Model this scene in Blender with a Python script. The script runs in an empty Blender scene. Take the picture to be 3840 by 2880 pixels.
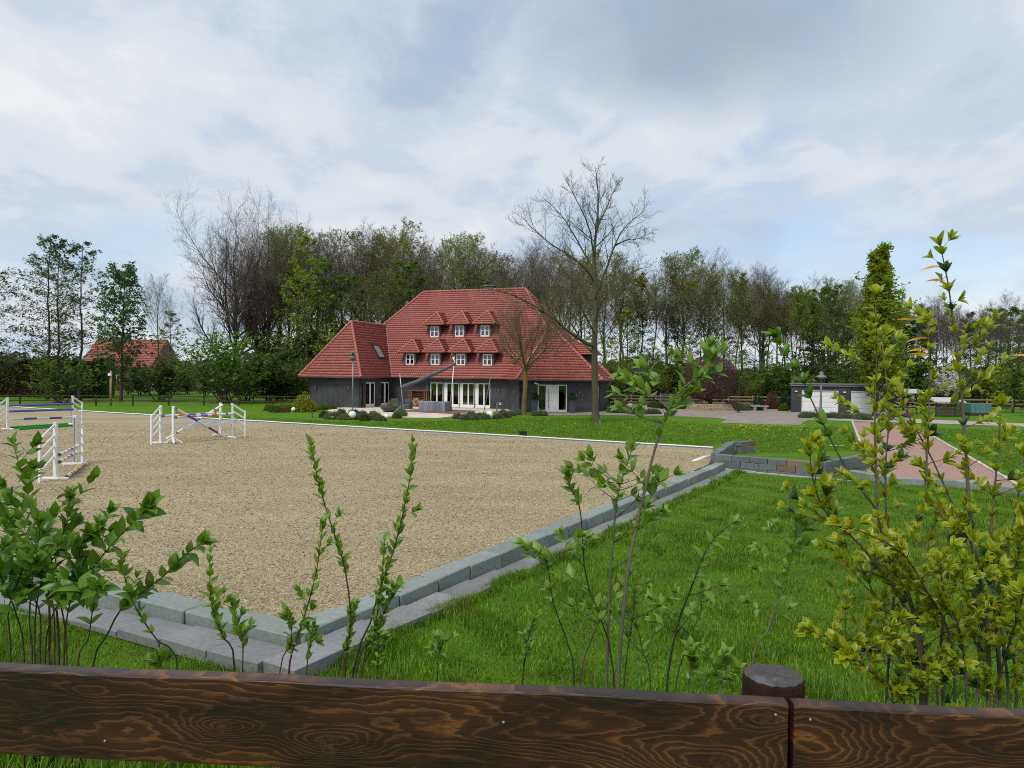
import bpy, bmesh, math, random
import numpy as np
from mathutils import Vector, Matrix

rad = math.radians
scene = bpy.context.scene
col = scene.collection

# ------------------------------------------------------------------ camera
F = 2663.0            # focal length in photo pixels (photo 3840 x 2880)
CAM = Vector((0.0, 0.0, 3.3))
PITCH = math.atan(40.0 / F)      # horizon 40 px above the centre
ROLL = 0.012
_fw = Vector((0, math.cos(PITCH), -math.sin(PITCH)))
_up0 = Vector((0, math.sin(PITCH), math.cos(PITCH)))
_rt0 = Vector((1, 0, 0))
RT = _rt0 * math.cos(ROLL) + _up0 * math.sin(ROLL)
UP = _up0 * math.cos(ROLL) - _rt0 * math.sin(ROLL)
FW = _fw
cd = bpy.data.cameras.new('camera')
cam = bpy.data.objects.new('camera', cd)
col.objects.link(cam)
cam.matrix_world = Matrix.Translation(CAM) @ Matrix((RT, UP, -FW)).transposed().to_4x4()
cd.sensor_width = 36.0
cd.sensor_fit = 'HORIZONTAL'
cd.lens = F / 3840.0 * 36.0
cd.clip_start = 0.05
cd.clip_end = 6000
scene.camera = cam

# ------------------------------------------------------------------ world, sun, exposure
SUN_AZ, SUN_EL = 212.0, 54.0      # compass style: 0 = +Y, clockwise
world = bpy.data.worlds.new('World')
scene.world = world
world.use_nodes = True
wn, wl = world.node_tree.nodes, world.node_tree.links
wn.clear()
def wnode(t, **kw):
    n = wn.new(t)
    for k, v in kw.items(): setattr(n, k, v)
    return n
def wmath(op, a, b=None, clamp=False):
    n = wnode('ShaderNodeMath', operation=op, use_clamp=clamp)
    for i, s in enumerate((a, b)):
        if s is None: continue
        if isinstance(s, (int, float)): n.inputs[i].default_value = s
        else: wl.new(s, n.inputs[i])
    return n.outputs[0]
def build_world():
    sky = wnode('ShaderNodeTexSky', sky_type='NISHITA')
    sky.sun_disc = False
    sky.sun_elevation = rad(SUN_EL)
    sky.sun_rotation = rad(SUN_AZ)
    sky.air_density = 1.0; sky.dust_density = 1.6; sky.ozone_density = 1.0
    tc = wnode('ShaderNodeTexCoord')
    sep = wnode('ShaderNodeSeparateXYZ'); wl.new(tc.outputs['Generated'], sep.inputs[0])
    zc = wmath('MAXIMUM', sep.outputs[2], 0.02)
    zz = wmath('ADD', zc, 0.22)
    cx = wmath('DIVIDE', sep.outputs[0], zz)
    cy = wmath('DIVIDE', sep.outputs[1], zz)
    comb = wnode('ShaderNodeCombineXYZ'); wl.new(cx, comb.inputs[0]); wl.new(cy, comb.inputs[1])
    def noise(scale, detail, rough, off, stretch=(1, 1, 1), rot=0.0, dist=0.0):
        mp = wnode('ShaderNodeMapping'); wl.new(comb.outputs[0], mp.inputs[0])
        mp.inputs['Location'].default_value = off
        mp.inputs['Scale'].default_value = stretch
        mp.inputs['Rotation'].default_value = (0, 0, rot)
        n = wnode('ShaderNodeTexNoise'); wl.new(mp.outputs[0], n.inputs['Vector'])
        n.inputs['Scale'].default_value = scale; n.inputs['Detail'].default_value = detail
        n.inputs['Roughness'].default_value = rough; n.inputs['Distortion'].default_value = dist
        return n.outputs['Fac']
    def ramp(fac, stops):
        r = wnode('ShaderNodeValToRGB'); wl.new(fac, r.inputs[0])
        e = r.color_ramp.elements
        while len(e) < len(stops): e.new(0.5)
        for x, (p, c) in zip(e, stops): x.position = p; x.color = c
        r.color_ramp.interpolation = 'EASE'
        return r.outputs[0]
    def mix(fac, a, b, mode='MIX'):
        m = wnode('ShaderNodeMix', data_type='RGBA', blend_type=mode)
        for s, i in ((fac, 0), (a, 6), (b, 7)):
            if isinstance(s, (int, float)): m.inputs[i].default_value = s
            elif isinstance(s, tuple): m.inputs[i].default_value = s
            else: wl.new(s, m.inputs[i])
        return m.outputs[2]
    big = noise(0.8, 3.0, 0.5, (3.1, 1.7, 0), (1.0, 1.0, 1), 0.3)
    mid = noise(2.0, 6.0, 0.55, (7.3, 2.2, 0), (1.0, 0.8, 1), -0.5, 0.35)
    fine = noise(5.0, 7.0, 0.62, (1.3, 9.2, 0), (1.0, 0.75, 1), -0.5, 0.4)
    # darker rain-cloud base, upper right of the view
    def blob(px, py, sx, sy, rot):
        mp = wnode('ShaderNodeMapping'); wl.new(comb.outputs[0], mp.inputs[0])
        c, s = math.cos(rot), math.sin(rot)
        mp.vector_type = 'TEXTURE'
        mp.inputs['Location'].default_value = (px, py, 0)
        mp.inputs['Rotation'].default_value = (0, 0, rot)
        mp.inputs['Scale'].default_value = (sx, sy, 1)
        ln = wnode('ShaderNodeVectorMath', operation='LENGTH'); wl.new(mp.outputs[0], ln.inputs[0])
        d = wmath('SUBTRACT', 1.0, ln.outputs['Value'])
        return d
    dk = blob(0.40, 1.33, 0.52, 0.30, 0.1)
    dk = wmath('ADD', dk, wmath('MULTIPLY', wmath('SUBTRACT', mid, 0.5), 2.0))
    dk = wmath('ADD', dk, wmath('MULTIPLY', wmath('SUBTRACT', fine, 0.5), 0.9))
    dkm = wmath('MULTIPLY', wmath('SMOOTH_MIN', wmath('MAXIMUM', dk, 0.0), 1.0), 1.0, True)
    # overall cloud tone
    tone = wmath('ADD', wmath('MULTIPLY', big, 0.40), wmath('ADD', wmath('MULTIPLY', mid, 0.40), wmath('MULTIPLY', fine, 0.20)))
    cloud = ramp(tone, [(0.38, (2.55, 3.1, 3.8, 1)), (0.46, (3.15, 3.6, 4.2, 1)), (0.53, (3.85, 4.1, 4.45, 1)), (0.62, (4.6, 4.68, 4.85, 1))])
    cloud = mix(wmath('MULTIPLY', dkm, 0.9), cloud, (1.75, 2.3, 2.8, 1))
    # where the cover is thin the blue sky shows through
    thin = ramp(wmath('ADD', wmath('MULTIPLY', big, 0.6), wmath('MULTIPLY', fine, 0.4)), [(0.36, (1, 1, 1, 1)), (0.50, (0, 0, 0, 1))])
    b1 = wmath('MAXIMUM', wmath('ADD', blob(1.38, 2.42, 0.75, 0.45, 0.2), wmath('MULTIPLY', wmath('SUBTRACT', mid, 0.5), 1.6)), 0.0)
    b2 = wmath('MAXIMUM', wmath('ADD', blob(-1.35, 2.35, 0.6, 0.30, -0.3), wmath('MULTIPLY', wmath('SUBTRACT', mid, 0.5), 1.6)), 0.0)
    thinv = wmath('MINIMUM', wmath('ADD', wmath('MULTIPLY', thin, 0.3), wmath('MULTIPLY', wmath('ADD', b1, b2), 0.8)), 0.6)
    c = mix(thinv, cloud, sky.outputs[0])
    bg = wnode('ShaderNodeBackground'); wl.new(c, bg.inputs[0]); bg.inputs[1].default_value = 0.1
    out = wnode('ShaderNodeOutputWorld'); wl.new(bg.outputs[0], out.inputs[0])
build_world()

ld = bpy.data.lights.new('sun', 'SUN')
ld.energy = 1.5
ld.angle = rad(18)
ld.color = (1.0, 0.955, 0.88)
sun = bpy.data.objects.new('sun', ld)
col.objects.link(sun)
_sd = Vector((math.sin(rad(SUN_AZ)) * math.cos(rad(SUN_EL)), math.cos(rad(SUN_AZ)) * math.cos(rad(SUN_EL)), math.sin(rad(SUN_EL))))
sun.rotation_euler = _sd.to_track_quat('Z', 'Y').to_euler()
sun.location = (-20, -20, 60)

scene.view_settings.view_transform = 'Standard'
scene.view_settings.look = 'None'
scene.view_settings.exposure = 0.9
scene.view_settings.gamma = 1.0
scene.render.engine = 'CYCLES'
scene.cycles.use_denoising = False
scene.cycles.filter_width = 1.0
scene.cycles.max_bounces = 6
scene.cycles.transparent_max_bounces = 8
scene.cycles.caustics_reflective = False
scene.cycles.caustics_refractive = False

# ------------------------------------------------------------------ pixel helpers
def ray(px, py):
    return (FW + RT * ((px - 1920) / F) - UP * ((py - 1440) / F))
def P(px, py, z=0.0):
    """pixel -> point on the level plane z"""
    d = ray(px, py)
    k = (z - CAM.z) / d.z
    return CAM + d * k
def A(px, py, Y):
    """pixel -> point at distance Y in front"""
    d = ray(px, py)
    return CAM + d * (Y / d.y)

# ------------------------------------------------------------------ objects
def put(o, parent=None):
    col.objects.link(o)
    if parent is not None: o.parent = parent
    return o
def tag(o, label=None, cat=None, group=None, kind=None):
    if label: o['label'] = label
    if cat: o['category'] = cat
    if group: o['group'] = group
    if kind: o['kind'] = kind
    return o
def thing(name, label, cat, loc=(0, 0, 0), rz=0.0, group=None):
    o = bpy.data.objects.new(name, None)
    o.empty_display_size = 0.2
    o.location = loc
    o.rotation_euler = (0, 0, rz)
    put(o)
    return tag(o, label, cat, group)
def obj(name, me, mats, parent=None, loc=None, rot=None):
    if not isinstance(mats, (list, tuple)): mats = [mats]
    if len(me.materials) == 0:
        for m in mats: me.materials.append(m)
    o = bpy.data.objects.new(name, me)
    if loc is not None: o.location = loc
    if rot is not None: o.rotation_euler = rot
    return put(o, parent)
def copy_tree(o, parent=None):
    c = o.copy()
    col.objects.link(c)
    if parent is not None: c.parent = parent
    for ch in [x for x in KIDS.get(o.name, [])]:
        copy_tree(ch, c)
    return c
KIDS = {}
def part(name, me, mats, parent, **kw):
    o = obj(name, me, mats, parent, **kw)
    KIDS.setdefault(parent.name, []).append(o)
    return o

def mesh_np(name, parts, smooth=False):
    """parts: list of (verts Nx3, faces MxK, material index)"""
    vs, ls, st, tot, mi = [], [], [], [], []
    vo = lo = 0
    for p in parts:
        v, f, m = p
        v = np.asarray(v, dtype=np.float32).reshape(-1, 3); f = np.asarray(f, dtype=np.int32)
        if len(f) == 0: continue
        k = f.shape[1]
        vs.append(v); ls.append((f + vo).ravel())
        st.append(lo + np.arange(len(f), dtype=np.int32) * k)
        tot.append(np.full(len(f), k, np.int32)); mi.append(np.full(len(f), m, np.int32))
        vo += len(v); lo += f.size
    V = np.concatenate(vs); L = np.concatenate(ls); S = np.concatenate(st); T = np.concatenate(tot); M = np.concatenate(mi)
    me = bpy.data.meshes.new(name)
    me.vertices.add(len(V)); me.vertices.foreach_set('co', V.ravel())
    me.loops.add(len(L)); me.loops.foreach_set('vertex_index', L)
    me.polygons.add(len(S)); me.polygons.foreach_set('loop_start', S); me.polygons.foreach_set('loop_total', T)
    me.polygons.foreach_set('material_index', M)
    if smooth: me.polygons.foreach_set('use_smooth', np.ones(len(S), bool))
    me.update(calc_edges=True)
    return me

class MB:
    """collects boxes, bars, tubes, lathes and prisms into one mesh"""
    def __init__(self): self.v = []; self.f = []; self.m = []; self.mi = 0
    def add(self, vs, fs):
        o = len(self.v)
        self.v += [tuple(x) for x in vs]
        self.f += [tuple(i + o for i in f) for f in fs]
        self.m += [self.mi] * len(fs)
        return self
    def box(self, x0, x1, y0, y1, z0, z1, M=None):
        vs = [Vector(p) for p in ((x0, y0, z0), (x1, y0, z0), (x1, y1, z0), (x0, y1, z0), (x0, y0, z1), (x1, y0, z1), (x1, y1, z1), (x0, y1, z1))]
        if M is not None: vs = [M @ p for p in vs]
        return self.add(vs, [(0, 3, 2, 1), (4, 5, 6, 7), (0, 1, 5, 4), (1, 2, 6, 5), (2, 3, 7, 6), (3, 0, 4, 7)])
    def bar(self, a, b, w, h, up=(0, 0, 1)):
        a = Vector(a); b = Vector(b); d = (b - a); L = d.length; d.normalize()
        s = d.cross(Vector(up))
        if s.length < 1e-4: s = d.cross(Vector((1, 0, 0)))
        s.normalize(); u = s.cross(d)
        vs = []
        for q in (a, b):
            for i, j in ((-1, -1), (1, -1), (1, 1), (-1, 1)): vs.append(q + s * (i * w / 2) + u * (j * h / 2))
        return self.add(vs, [(0, 1, 2, 3), (7, 6, 5, 4), (0, 4, 5, 1), (1, 5, 6, 2), (2, 6, 7, 3), (3, 7, 4, 0)])
    def tube(self, pts, r, k=8, cap=True):
        pts = [Vector(p) for p in pts]; n = len(pts)
        rs = list(r) if isinstance(r, (list, tuple)) else [r] * n
        o = len(self.v); vs = []
        N = None
        for i, p in enumerate(pts):
            T = (pts[min(i + 1, n - 1)] - pts[max(i - 1, 0)]).normalized()
            if N is None:
                N = T.cross(Vector((0, 0, 1)))
                if N.length < 1e-3: N = T.cross(Vector((1, 0, 0)))
            N = (N - T * N.dot(T)).normalized(); B = T.cross(N)
            for j in range(k):
                a = 2 * math.pi * j / k
                vs.append(p + (N * math.cos(a) + B * math.sin(a)) * rs[i])
        fs = []
        for i in range(n - 1):
            for j in range(k):
                j2 = (j + 1) % k
                fs.append((i * k + j, i * k + j2, (i + 1) * k + j2, (i + 1) * k + j))
        if cap:
            fs.append(tuple(range(k))[::-1]); fs.append(tuple((n - 1) * k + j for j in range(k)))
        return self.add(vs, fs)
    def lathe(self, prof, k=16, c=(0, 0, 0), cap=True):
        vs = []; n = len(prof)
        for r, z in prof:
            for j in range(k):
                a = 2 * math.pi * j / k
                vs.append((c[0] + r * math.cos(a), c[1] + r * math.sin(a), c[2] + z))
        fs = []
        for i in range(n - 1):
            for j in range(k):
                j2 = (j + 1) % k
                fs.append((i * k + j, i * k + j2, (i + 1) * k + j2, (i + 1) * k + j))
        if cap:
            fs.append(tuple(range(k))[::-1]); fs.append(tuple((n - 1) * k + j for j in range(k)))
        return self.add(vs, fs)
    def prism(self, poly, z0, z1):
        n = len(poly)
        a = sum(poly[i][0] * poly[(i + 1) % n][1] - poly[(i + 1) % n][0] * poly[i][1] for i in range(n))
        if a < 0: poly = poly[::-1]
        vs = [(p[0], p[1], z0) for p in poly] + [(p[0], p[1], z1) for p in poly]
        fs = [tuple(range(n))[::-1], tuple(range(n, 2 * n))]
        for i in range(n): fs.append((i, (i + 1) % n, n + (i + 1) % n, n + i))
        return self.add(vs, fs)
    def poly(self, pts):
        return self.add(pts, [tuple(range(len(pts)))])
    def mesh(self, name, smooth=False, bevel=0.0, org=None, seg=1):
        v = self.v
        if org is not None: v = [(p[0] - org[0], p[1] - org[1], p[2] - org[2]) for p in v]
        me = bpy.data.meshes.new(name)
        me.from_pydata([tuple(p) for p in v], [], self.f)
        me.polygons.foreach_set('material_index', self.m)
        if smooth: me.polygons.foreach_set('use_smooth', [True] * len(self.f))
        me.update()
        if bevel > 0:
            bm = bmesh.new(); bm.from_mesh(me)
            bmesh.ops.bevel(bm, geom=[e for e in bm.edges], offset=bevel, segments=seg, affect='EDGES', clamp_overlap=True)
            bm.to_mesh(me); bm.free()
        return me

# ------------------------------------------------------------------ materials
def lin(c):
    return tuple(((x / 255.0) / 12.92 if x / 255.0 <= 0.04045 else (((x / 255.0) + 0.055) / 1.055) ** 2.4) for x in c)
class NT:
    """small node-tree helper"""
    def __init__(self, name):
        self.mat = bpy.data.materials.new(name); self.mat.use_nodes = True
        self.n = self.mat.node_tree.nodes; self.l = self.mat.node_tree.links
        self.n.clear()
        self.out = self.n.new('ShaderNodeOutputMaterial')
        self._tc = None
    def node(self, t, **kw):
        x = self.n.new(t)
        for k, v in kw.items(): setattr(x, k, v)
        return x
    def set(self, sock, s):
        if s is None: return
        if isinstance(s, bpy.types.NodeSocket): self.l.new(s, sock)
        elif isinstance(s, (tuple, list)):
            sock.default_value = (tuple(s) + (1,)) if (len(s) == 3 and sock.type == 'RGBA') else tuple(s)
        else: sock.default_value = s
    def tc(self, which='Object'):
        if self._tc is None: self._tc = self.node('ShaderNodeTexCoord')
        return self._tc.outputs[which]
    def geo(self, which):
        return self.node('ShaderNodeNewGeometry').outputs[which]
    def mapping(self, vec, loc=(0, 0, 0), rot=(0, 0, 0), scale=(1, 1, 1)):
        m = self.node('ShaderNodeMapping'); self.l.new(vec, m.inputs[0])
        m.inputs[1].default_value = loc; m.inputs[2].default_value = rot; m.inputs[3].default_value = scale
        return m.outputs[0]
    def noise(self, vec, scale, detail=4, rough=0.55, dist=0.0, out='Fac'):
        n = self.node('ShaderNodeTexNoise'); self.set(n.inputs['Vector'], vec)
        n.inputs['Scale'].default_value = scale; n.inputs['Detail'].default_value = detail
        n.inputs['Roughness'].default_value = rough; n.inputs['Distortion'].default_value = dist
        return n.outputs[out]
    def math(self, op, a, b=None, c=None, clamp=False):
        n = self.node('ShaderNodeMath', operation=op, use_clamp=clamp)
        for i, s in enumerate((a, b, c)): self.set(n.inputs[i], s) if s is not None else None
        return n.outputs[0]
    def ramp(self, fac, stops, interp='LINEAR'):
        r = self.node('ShaderNodeValToRGB'); self.set(r.inputs[0], fac)
        e = r.color_ramp.elements
        while len(e) < len(stops): e.new(0.5)
        for x, (p, c) in zip(e, stops):
            x.position = p; x.color = (tuple(c) + (1,)) if len(c) == 3 else c
        r.color_ramp.interpolation = interp
        return r.outputs[0]
    def mix(self, fac, a, b, mode='MIX'):
        m = self.node('ShaderNodeMix', data_type='RGBA', blend_type=mode)
        self.set(m.inputs[0], fac); self.set(m.inputs[6], a); self.set(m.inputs[7], b)
        return m.outputs[2]
    def hsv(self, c, h=0.5, s=1.0, v=1.0):
        n = self.node('ShaderNodeHueSaturation')
        self.set(n.inputs['Hue'], h); self.set(n.inputs['Saturation'], s); self.set(n.inputs['Value'], v); self.set(n.inputs['Color'], c)
        return n.outputs[0]
    def bump(self, h, strength=0.3, dist=0.02):
        b = self.node('ShaderNodeBump'); self.l.new(h, b.inputs['Height'])
        b.inputs['Strength'].default_value = strength; b.inputs['Distance'].default_value = dist
        return b.outputs[0]
    def principled(self, base, rough=0.7, normal=None, spec=0.4, metal=0.0, emit=None, emit_s=0.0):
        p = self.node('ShaderNodeBsdfPrincipled')
        self.set(p.inputs['Base Color'], base); self.set(p.inputs['Roughness'], rough)
        p.inputs['Specular IOR Level'].default_value = spec; p.inputs['Metallic'].default_value = metal
        if normal is not None: self.l.new(normal, p.inputs['Normal'])
        return p.outputs[0]
    def done(self, sh):
        self.l.new(sh, self.out.inputs[0]); return self.mat

def rough_mat(name, c1, c2, scale=8.0, rough=0.75, bump=0.2, bdist=0.01, spec=0.35, detail=5, c3=None, big=0.0, metal=0.0, coord='Object', isl=0.0):
    """surface with two mixed tones, large soft variation and fine relief"""
    t = NT(name); v = t.tc(coord)
    f = t.noise(v, scale, detail, 0.6)
    c = t.ramp(f, [(0.3, c1), (0.7, c2)])
    if c3 is not None:
        c = t.mix(t.ramp(t.noise(v, scale * 0.23, 4, 0.6), [(0.48, (0, 0, 0)), (0.66, (1, 1, 1))]), c, c3)
    if isl > 0:
        r = t.geo('Random Per Island')
        c = t.hsv(c, 0.5, 1.0, t.math('ADD', 1.0 - isl, t.math('MULTIPLY', r, 2 * isl)))
    if big > 0:
        c = t.hsv(c, 0.5, 1.0, t.math('ADD', 1.0 - big, t.math('MULTIPLY', t.noise(v, 0.7, 3), 2 * big)))
    nb = t.bump(t.noise(v, scale * 3, 4, 0.6), bump, bdist) if bump > 0 else None
    return t.done(t.principled(c, rough, nb, spec, metal))

def leaf_mat(name, c1, c2, trans=0.35, rough=0.5, spec=0.35, c3=None, sc=0.35):
    t = NT(name)
    r = t.geo('Random Per Island')
    oi = t.node('ShaderNodeObjectInfo')
    c = t.mix(r, c1, c2)
    if c3 is not None:
        c = t.mix(t.ramp(t.noise(t.tc('Object'), sc, 2), [(0.42, (0, 0, 0)), (0.6, (1, 1, 1))]), c, c3)
    c = t.hsv(c, t.math('ADD', 0.485, t.math('MULTIPLY', oi.outputs['Random'], 0.03)), 1.0, t.math('ADD', 0.8, t.math('MULTIPLY', oi.outputs['Random'], 0.4)))
    p = t.principled(c, rough, None, spec)
    tr = t.node('ShaderNodeBsdfTranslucent'); t.set(tr.inputs[0], t.hsv(c, 0.49, 1.1, 1.3))
    m = t.node('ShaderNodeMixShader'); m.inputs[0].default_value = trans
    t.l.new(p, m.inputs[1]); t.l.new(tr.outputs[0], m.inputs[2])
    return t.done(m.outputs[0])

M = {}
M['white'] = rough_mat('white_paint', (0.72, 0.72, 0.71), (0.80, 0.80, 0.79), 6, 0.5, 0.05, big=0.05)
M['white_worn'] = rough_mat('white_worn_paint', (0.62, 0.62, 0.60), (0.80, 0.80, 0.78), 14, 0.55, 0.1, big=0.06)
M['galv'] = rough_mat('galvanised_metal', (0.22, 0.23, 0.24), (0.32, 0.33, 0.34), 20, 0.45, 0.05, metal=0.6)
M['grey_metal'] = rough_mat('grey_metal', (0.12, 0.13, 0.14), (0.17, 0.18, 0.19), 12, 0.5, 0.05)
M['dark_metal'] = rough_mat('dark_metal', (0.018, 0.02, 0.022), (0.03, 0.032, 0.036), 10, 0.45, 0.05)
M['slate'] = rough_mat('slate_cladding', (0.05, 0.056, 0.066), (0.085, 0.092, 0.105), 9, 0.6, 0.2)
M['lead'] = rough_mat('lead_flashing', (0.11, 0.12, 0.11), (0.26, 0.26, 0.23), 5, 0.6, 0.2)
M['black'] = rough_mat('black_board', (0.012, 0.012, 0.014), (0.022, 0.022, 0.025), 8, 0.6, 0.1)
M['curtain'] = rough_mat('curtain_cloth', (0.30, 0.29, 0.27), (0.42, 0.41, 0.38), 12, 0.9, 0.0)
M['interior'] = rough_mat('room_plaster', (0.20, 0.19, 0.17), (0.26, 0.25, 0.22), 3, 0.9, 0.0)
def mk_glass():
    t = NT('window_glass')
    lw = t.node('ShaderNodeFresnel'); lw.inputs[0].default_value = 1.5
    g = t.node('ShaderNodeBsdfGlossy'); g.inputs['Roughness'].default_value = 0.02
    tr = t.node('ShaderNodeBsdfTransparent'); tr.inputs[0].default_value = (0.55, 0.58, 0.58, 1)
    m = t.node('ShaderNodeMixShader')
    t.l.new(t.math('ADD', t.math('MULTIPLY', lw.outputs[0], 1.0), 0.07, clamp=True), m.inputs[0])
    t.l.new(tr.outputs[0], m.inputs[1]); t.l.new(g.outputs[0], m.inputs[2])
    return t.done(m.outputs[0])
M['glass'] = mk_glass()
# ------------------------------------------------------------------ ground
rng = np.random.default_rng(7)
random.seed(11)
def sstep(a, b, x):
    t = np.clip((x - a) / (b - a), 0, 1); return t * t * (3 - 2 * t)
def hgt(x, y):
    """bank that carries the near fence, falling to the level lawn"""
    d = y + 0.072 * x - 1.5
    return 1.5 * (1 - sstep(1.0, 6.0, d))

def grass_material():
    t = NT('lawn_grass'); v = t.geo('Position')
    f = t.noise(v, 55.0, 5, 0.7)
    c = t.ramp(f, [(0.25, (0.040, 0.110, 0.003)), (0.55, (0.088, 0.205, 0.006)), (0.8, (0.150, 0.275, 0.014))])
    streak = t.noise(t.mapping(v, rot=(0, 0, 0.5), scale=(0.5, 1.5, 1)), 1.3, 7, 0.72)
    c = t.hsv(c, 0.5, 1.0, t.ramp(streak, [(0.32, (0.66,) * 3), (0.5, (0.98,) * 3), (0.68, (1.24,) * 3)]))
    c = t.hsv(c, t.ramp(t.noise(v, 0.5, 4, 0.6), [(0.35, (0.51,) * 3), (0.65, (0.485,) * 3)]), 1.0, 1.0)
    dry = t.ramp(t.noise(v, 0.32, 5, 0.62), [(0.56, (0, 0, 0)), (0.74, (1, 1, 1))])
    c = t.mix(t.math('MULTIPLY', dry, 0.5), c, (0.14, 0.15, 0.02))
    return t.done(t.principled(c, 0.85, t.bump(t.noise(v, 40, 4, 0.7), 0.9, 0.06), 0.15))
M['lawn'] = grass_material()

def axis(breaks):
    out = []
    for a, b, s in breaks: out += list(np.arange(a, b, s))
    out.append(breaks[-1][1]); return np.array(out)
gx = axis([(-2500, -300, 550), (-300, -60, 40), (-60, -12, 4), (-12, 12, 0.3), (12, 60, 4), (60, 300, 40), (300, 2501, 550)])
gy = axis([(-60, -3, 6), (-3, 12, 0.3), (12, 120, 4), (120, 400, 40), (400, 3001, 650)])
X, Y = np.meshgrid(gx, gy, indexing='ij')
Z = hgt(X, Y)
near = (np.abs(X) < 14) & (Y < 12)
Z = Z + np.where(near, 0.018 * np.sin(X * 2.1 + 1.3 * np.sin(Y * 1.7)) * np.cos(Y * 2.6), 0) * (Y < 7)
nI, nJ = X.shape
idx = np.arange(nI * nJ).reshape(nI, nJ)
q = np.stack([idx[:-1, :-1], idx[1:, :-1], idx[1:, 1:], idx[:-1, 1:]], -1).reshape(-1, 4)
g = obj('lawn_ground', mesh_np('lawn_ground', [(np.stack([X, Y, Z], -1).reshape(-1, 3), q, 0)], True), M['lawn'])
tag(g, kind='structure')

def sheet(name, poly, z, mat, kind='structure', thick=None):
    mb = MB()
    n = len(poly); a = sum(poly[i][0] * poly[(i + 1) % n][1] - poly[(i + 1) % n][0] * poly[i][1] for i in range(n))
    if a < 0: poly = poly[::-1]
    if thick: mb.prism([(p[0], p[1]) for p in poly], z - thick, z)
    else: mb.poly([(p[0], p[1], z) for p in poly])
    o = obj(name, mb.mesh(name), mat)
    return tag(o, kind=kind)

# ---- forest floor and meadow
def floor_material():
    t = NT('forest_floor'); v = t.geo('Position')
    f = t.noise(v, 3.0, 6, 0.7)
    c = t.ramp(f, [(0.3, (0.035, 0.028, 0.018)), (0.5, (0.075, 0.055, 0.032)), (0.62, (0.05, 0.075, 0.018)), (0.8, (0.08, 0.12, 0.025))])
    return t.done(t.principled(c, 0.95, t.bump(f, 0.8, 0.2), 0.1))
M['floor'] = floor_material()
sheet('forest_floor', [(-75, 108), (-30, 100), (-14, 84), (2, 88), (12, 80), (30, 84), (42, 78), (75, 80), (200, 120), (200, 230), (-160, 230)], 0.03, M['floor'])

# ---- lane unseen behind the camera, added on the bank for its neutral bounce light
sheet('bounce_lane', [(-60, -40), (60, -40), (60, -3.4), (-60, 5.0 if False else 0.2)], 1.53, rough_mat('asphalt_bounce_lane', (0.045, 0.045, 0.046), (0.085, 0.083, 0.08), 40, 0.9, 0.4))
# ---- arena
ND = Vector((-2.55, 8.3, 0)); AU = Vector((9.75, 16.3, 0)).normalized(); AV = Vector((-AU.y, AU.x, 0))   # along the right kerb / to the left
WALLC = Vector((7.2, 25.4, 0))
FR = Vector((8.6, 30.2, 0))
FARD = Vector((-40 - 8.4, 55.6 - 30.2, 0)).normalized()
NEARD = Vector((-5.45, 2.80, 0)).normalized()
FL = FR + FARD * 72
NL = ND + NEARD * 72
SANDZ = 0.12
def sand_material():
    t = NT('arena_sand'); v = t.geo('Position')
    f1 = t.noise(v, 34.0, 6, 0.75)
    c = t.ramp(f1, [(0.28, (0.11, 0.085, 0.048)), (0.45, (0.30, 0.25, 0.145)), (0.60, (0.42, 0.36, 0.225)), (0.78, (0.60, 0.55, 0.42))])
    f2 = t.noise(v, 9.0, 5, 0.7)
    c = t.hsv(c, 0.5, 1.0, t.ramp(f2, [(0.3, (0.74,) * 3), (0.7, (1.18,) * 3)]))
    f3 = t.noise(t.mapping(v, rot=(0, 0, 0.55), scale=(0.5, 1.2, 1)), 0.45, 5, 0.6)
    c = t.hsv(c, 0.5, 1.0, t.ramp(f3, [(0.35, (0.86,) * 3), (0.68, (1.12,) * 3)]))
    h = t.math('ADD', t.math('MULTIPLY', f1, 0.4), t.math('ADD', f2, t.noise(t.mapping(v, rot=(0, 0, 0.5), scale=(0.6, 1.5, 1)), 2.2, 4, 0.6)))
    return t.done(t.principled(c, 0.95, t.bump(h, 0.75, 0.05), 0.1))
M['sand'] = sand_material()
sheet('arena_sand', [ND + (AU + NEARD) * 0.1, WALLC + AV * 0.1, FR, FL, NL + AU * 0.1], SANDZ, M['sand'])

# ---- paved surfaces round the house
def paving_material(name, c1, c2, mortar, bw, bh, rot, sc=1.0):
    t = NT(name); v = t.mapping(t.geo('Position'), rot=(0, 0, rot))
    b = t.node('ShaderNodeTexBrick'); t.set(b.inputs['Vector'], v)
    b.inputs['Scale'].default_value = sc; b.inputs['Brick Width'].default_value = bw; b.inputs['Row Height'].default_value = bh
    b.inputs['Mortar Size'].default_value = 0.012; b.inputs['Bias'].default_value = 0.0
    t.set(b.inputs['Color1'], c1); t.set(b.inputs['Color2'], c2); t.set(b.inputs['Mortar'], mortar)
    c = t.hsv(b.outputs['Color'], 0.5, 1.0, t.ramp(t.noise(v, 0.8, 5, 0.6), [(0.3, (0.8,) * 3), (0.7, (1.15,) * 3)]))
    return t.done(t.principled(c, 0.85, t.bump(b.outputs['Fac'], -0.4, 0.01), 0.25))
M['cobble'] = paving_material('driveway_setts', (0.31, 0.265, 0.235), (0.24, 0.205, 0.185), (0.15, 0.13, 0.11), 0.24, 0.13, 0.3)
M['path'] = paving_material('path_paving', (0.42, 0.385, 0.35), (0.34, 0.31, 0.28), (0.20, 0.18, 0.16), 0.3, 0.2, 0.1)
M['terrace'] = paving_material('terrace_slabs', (0.60, 0.53, 0.43), (0.55, 0.485, 0.39), (0.40, 0.35, 0.28), 0.8, 0.4, 0.366)
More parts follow.
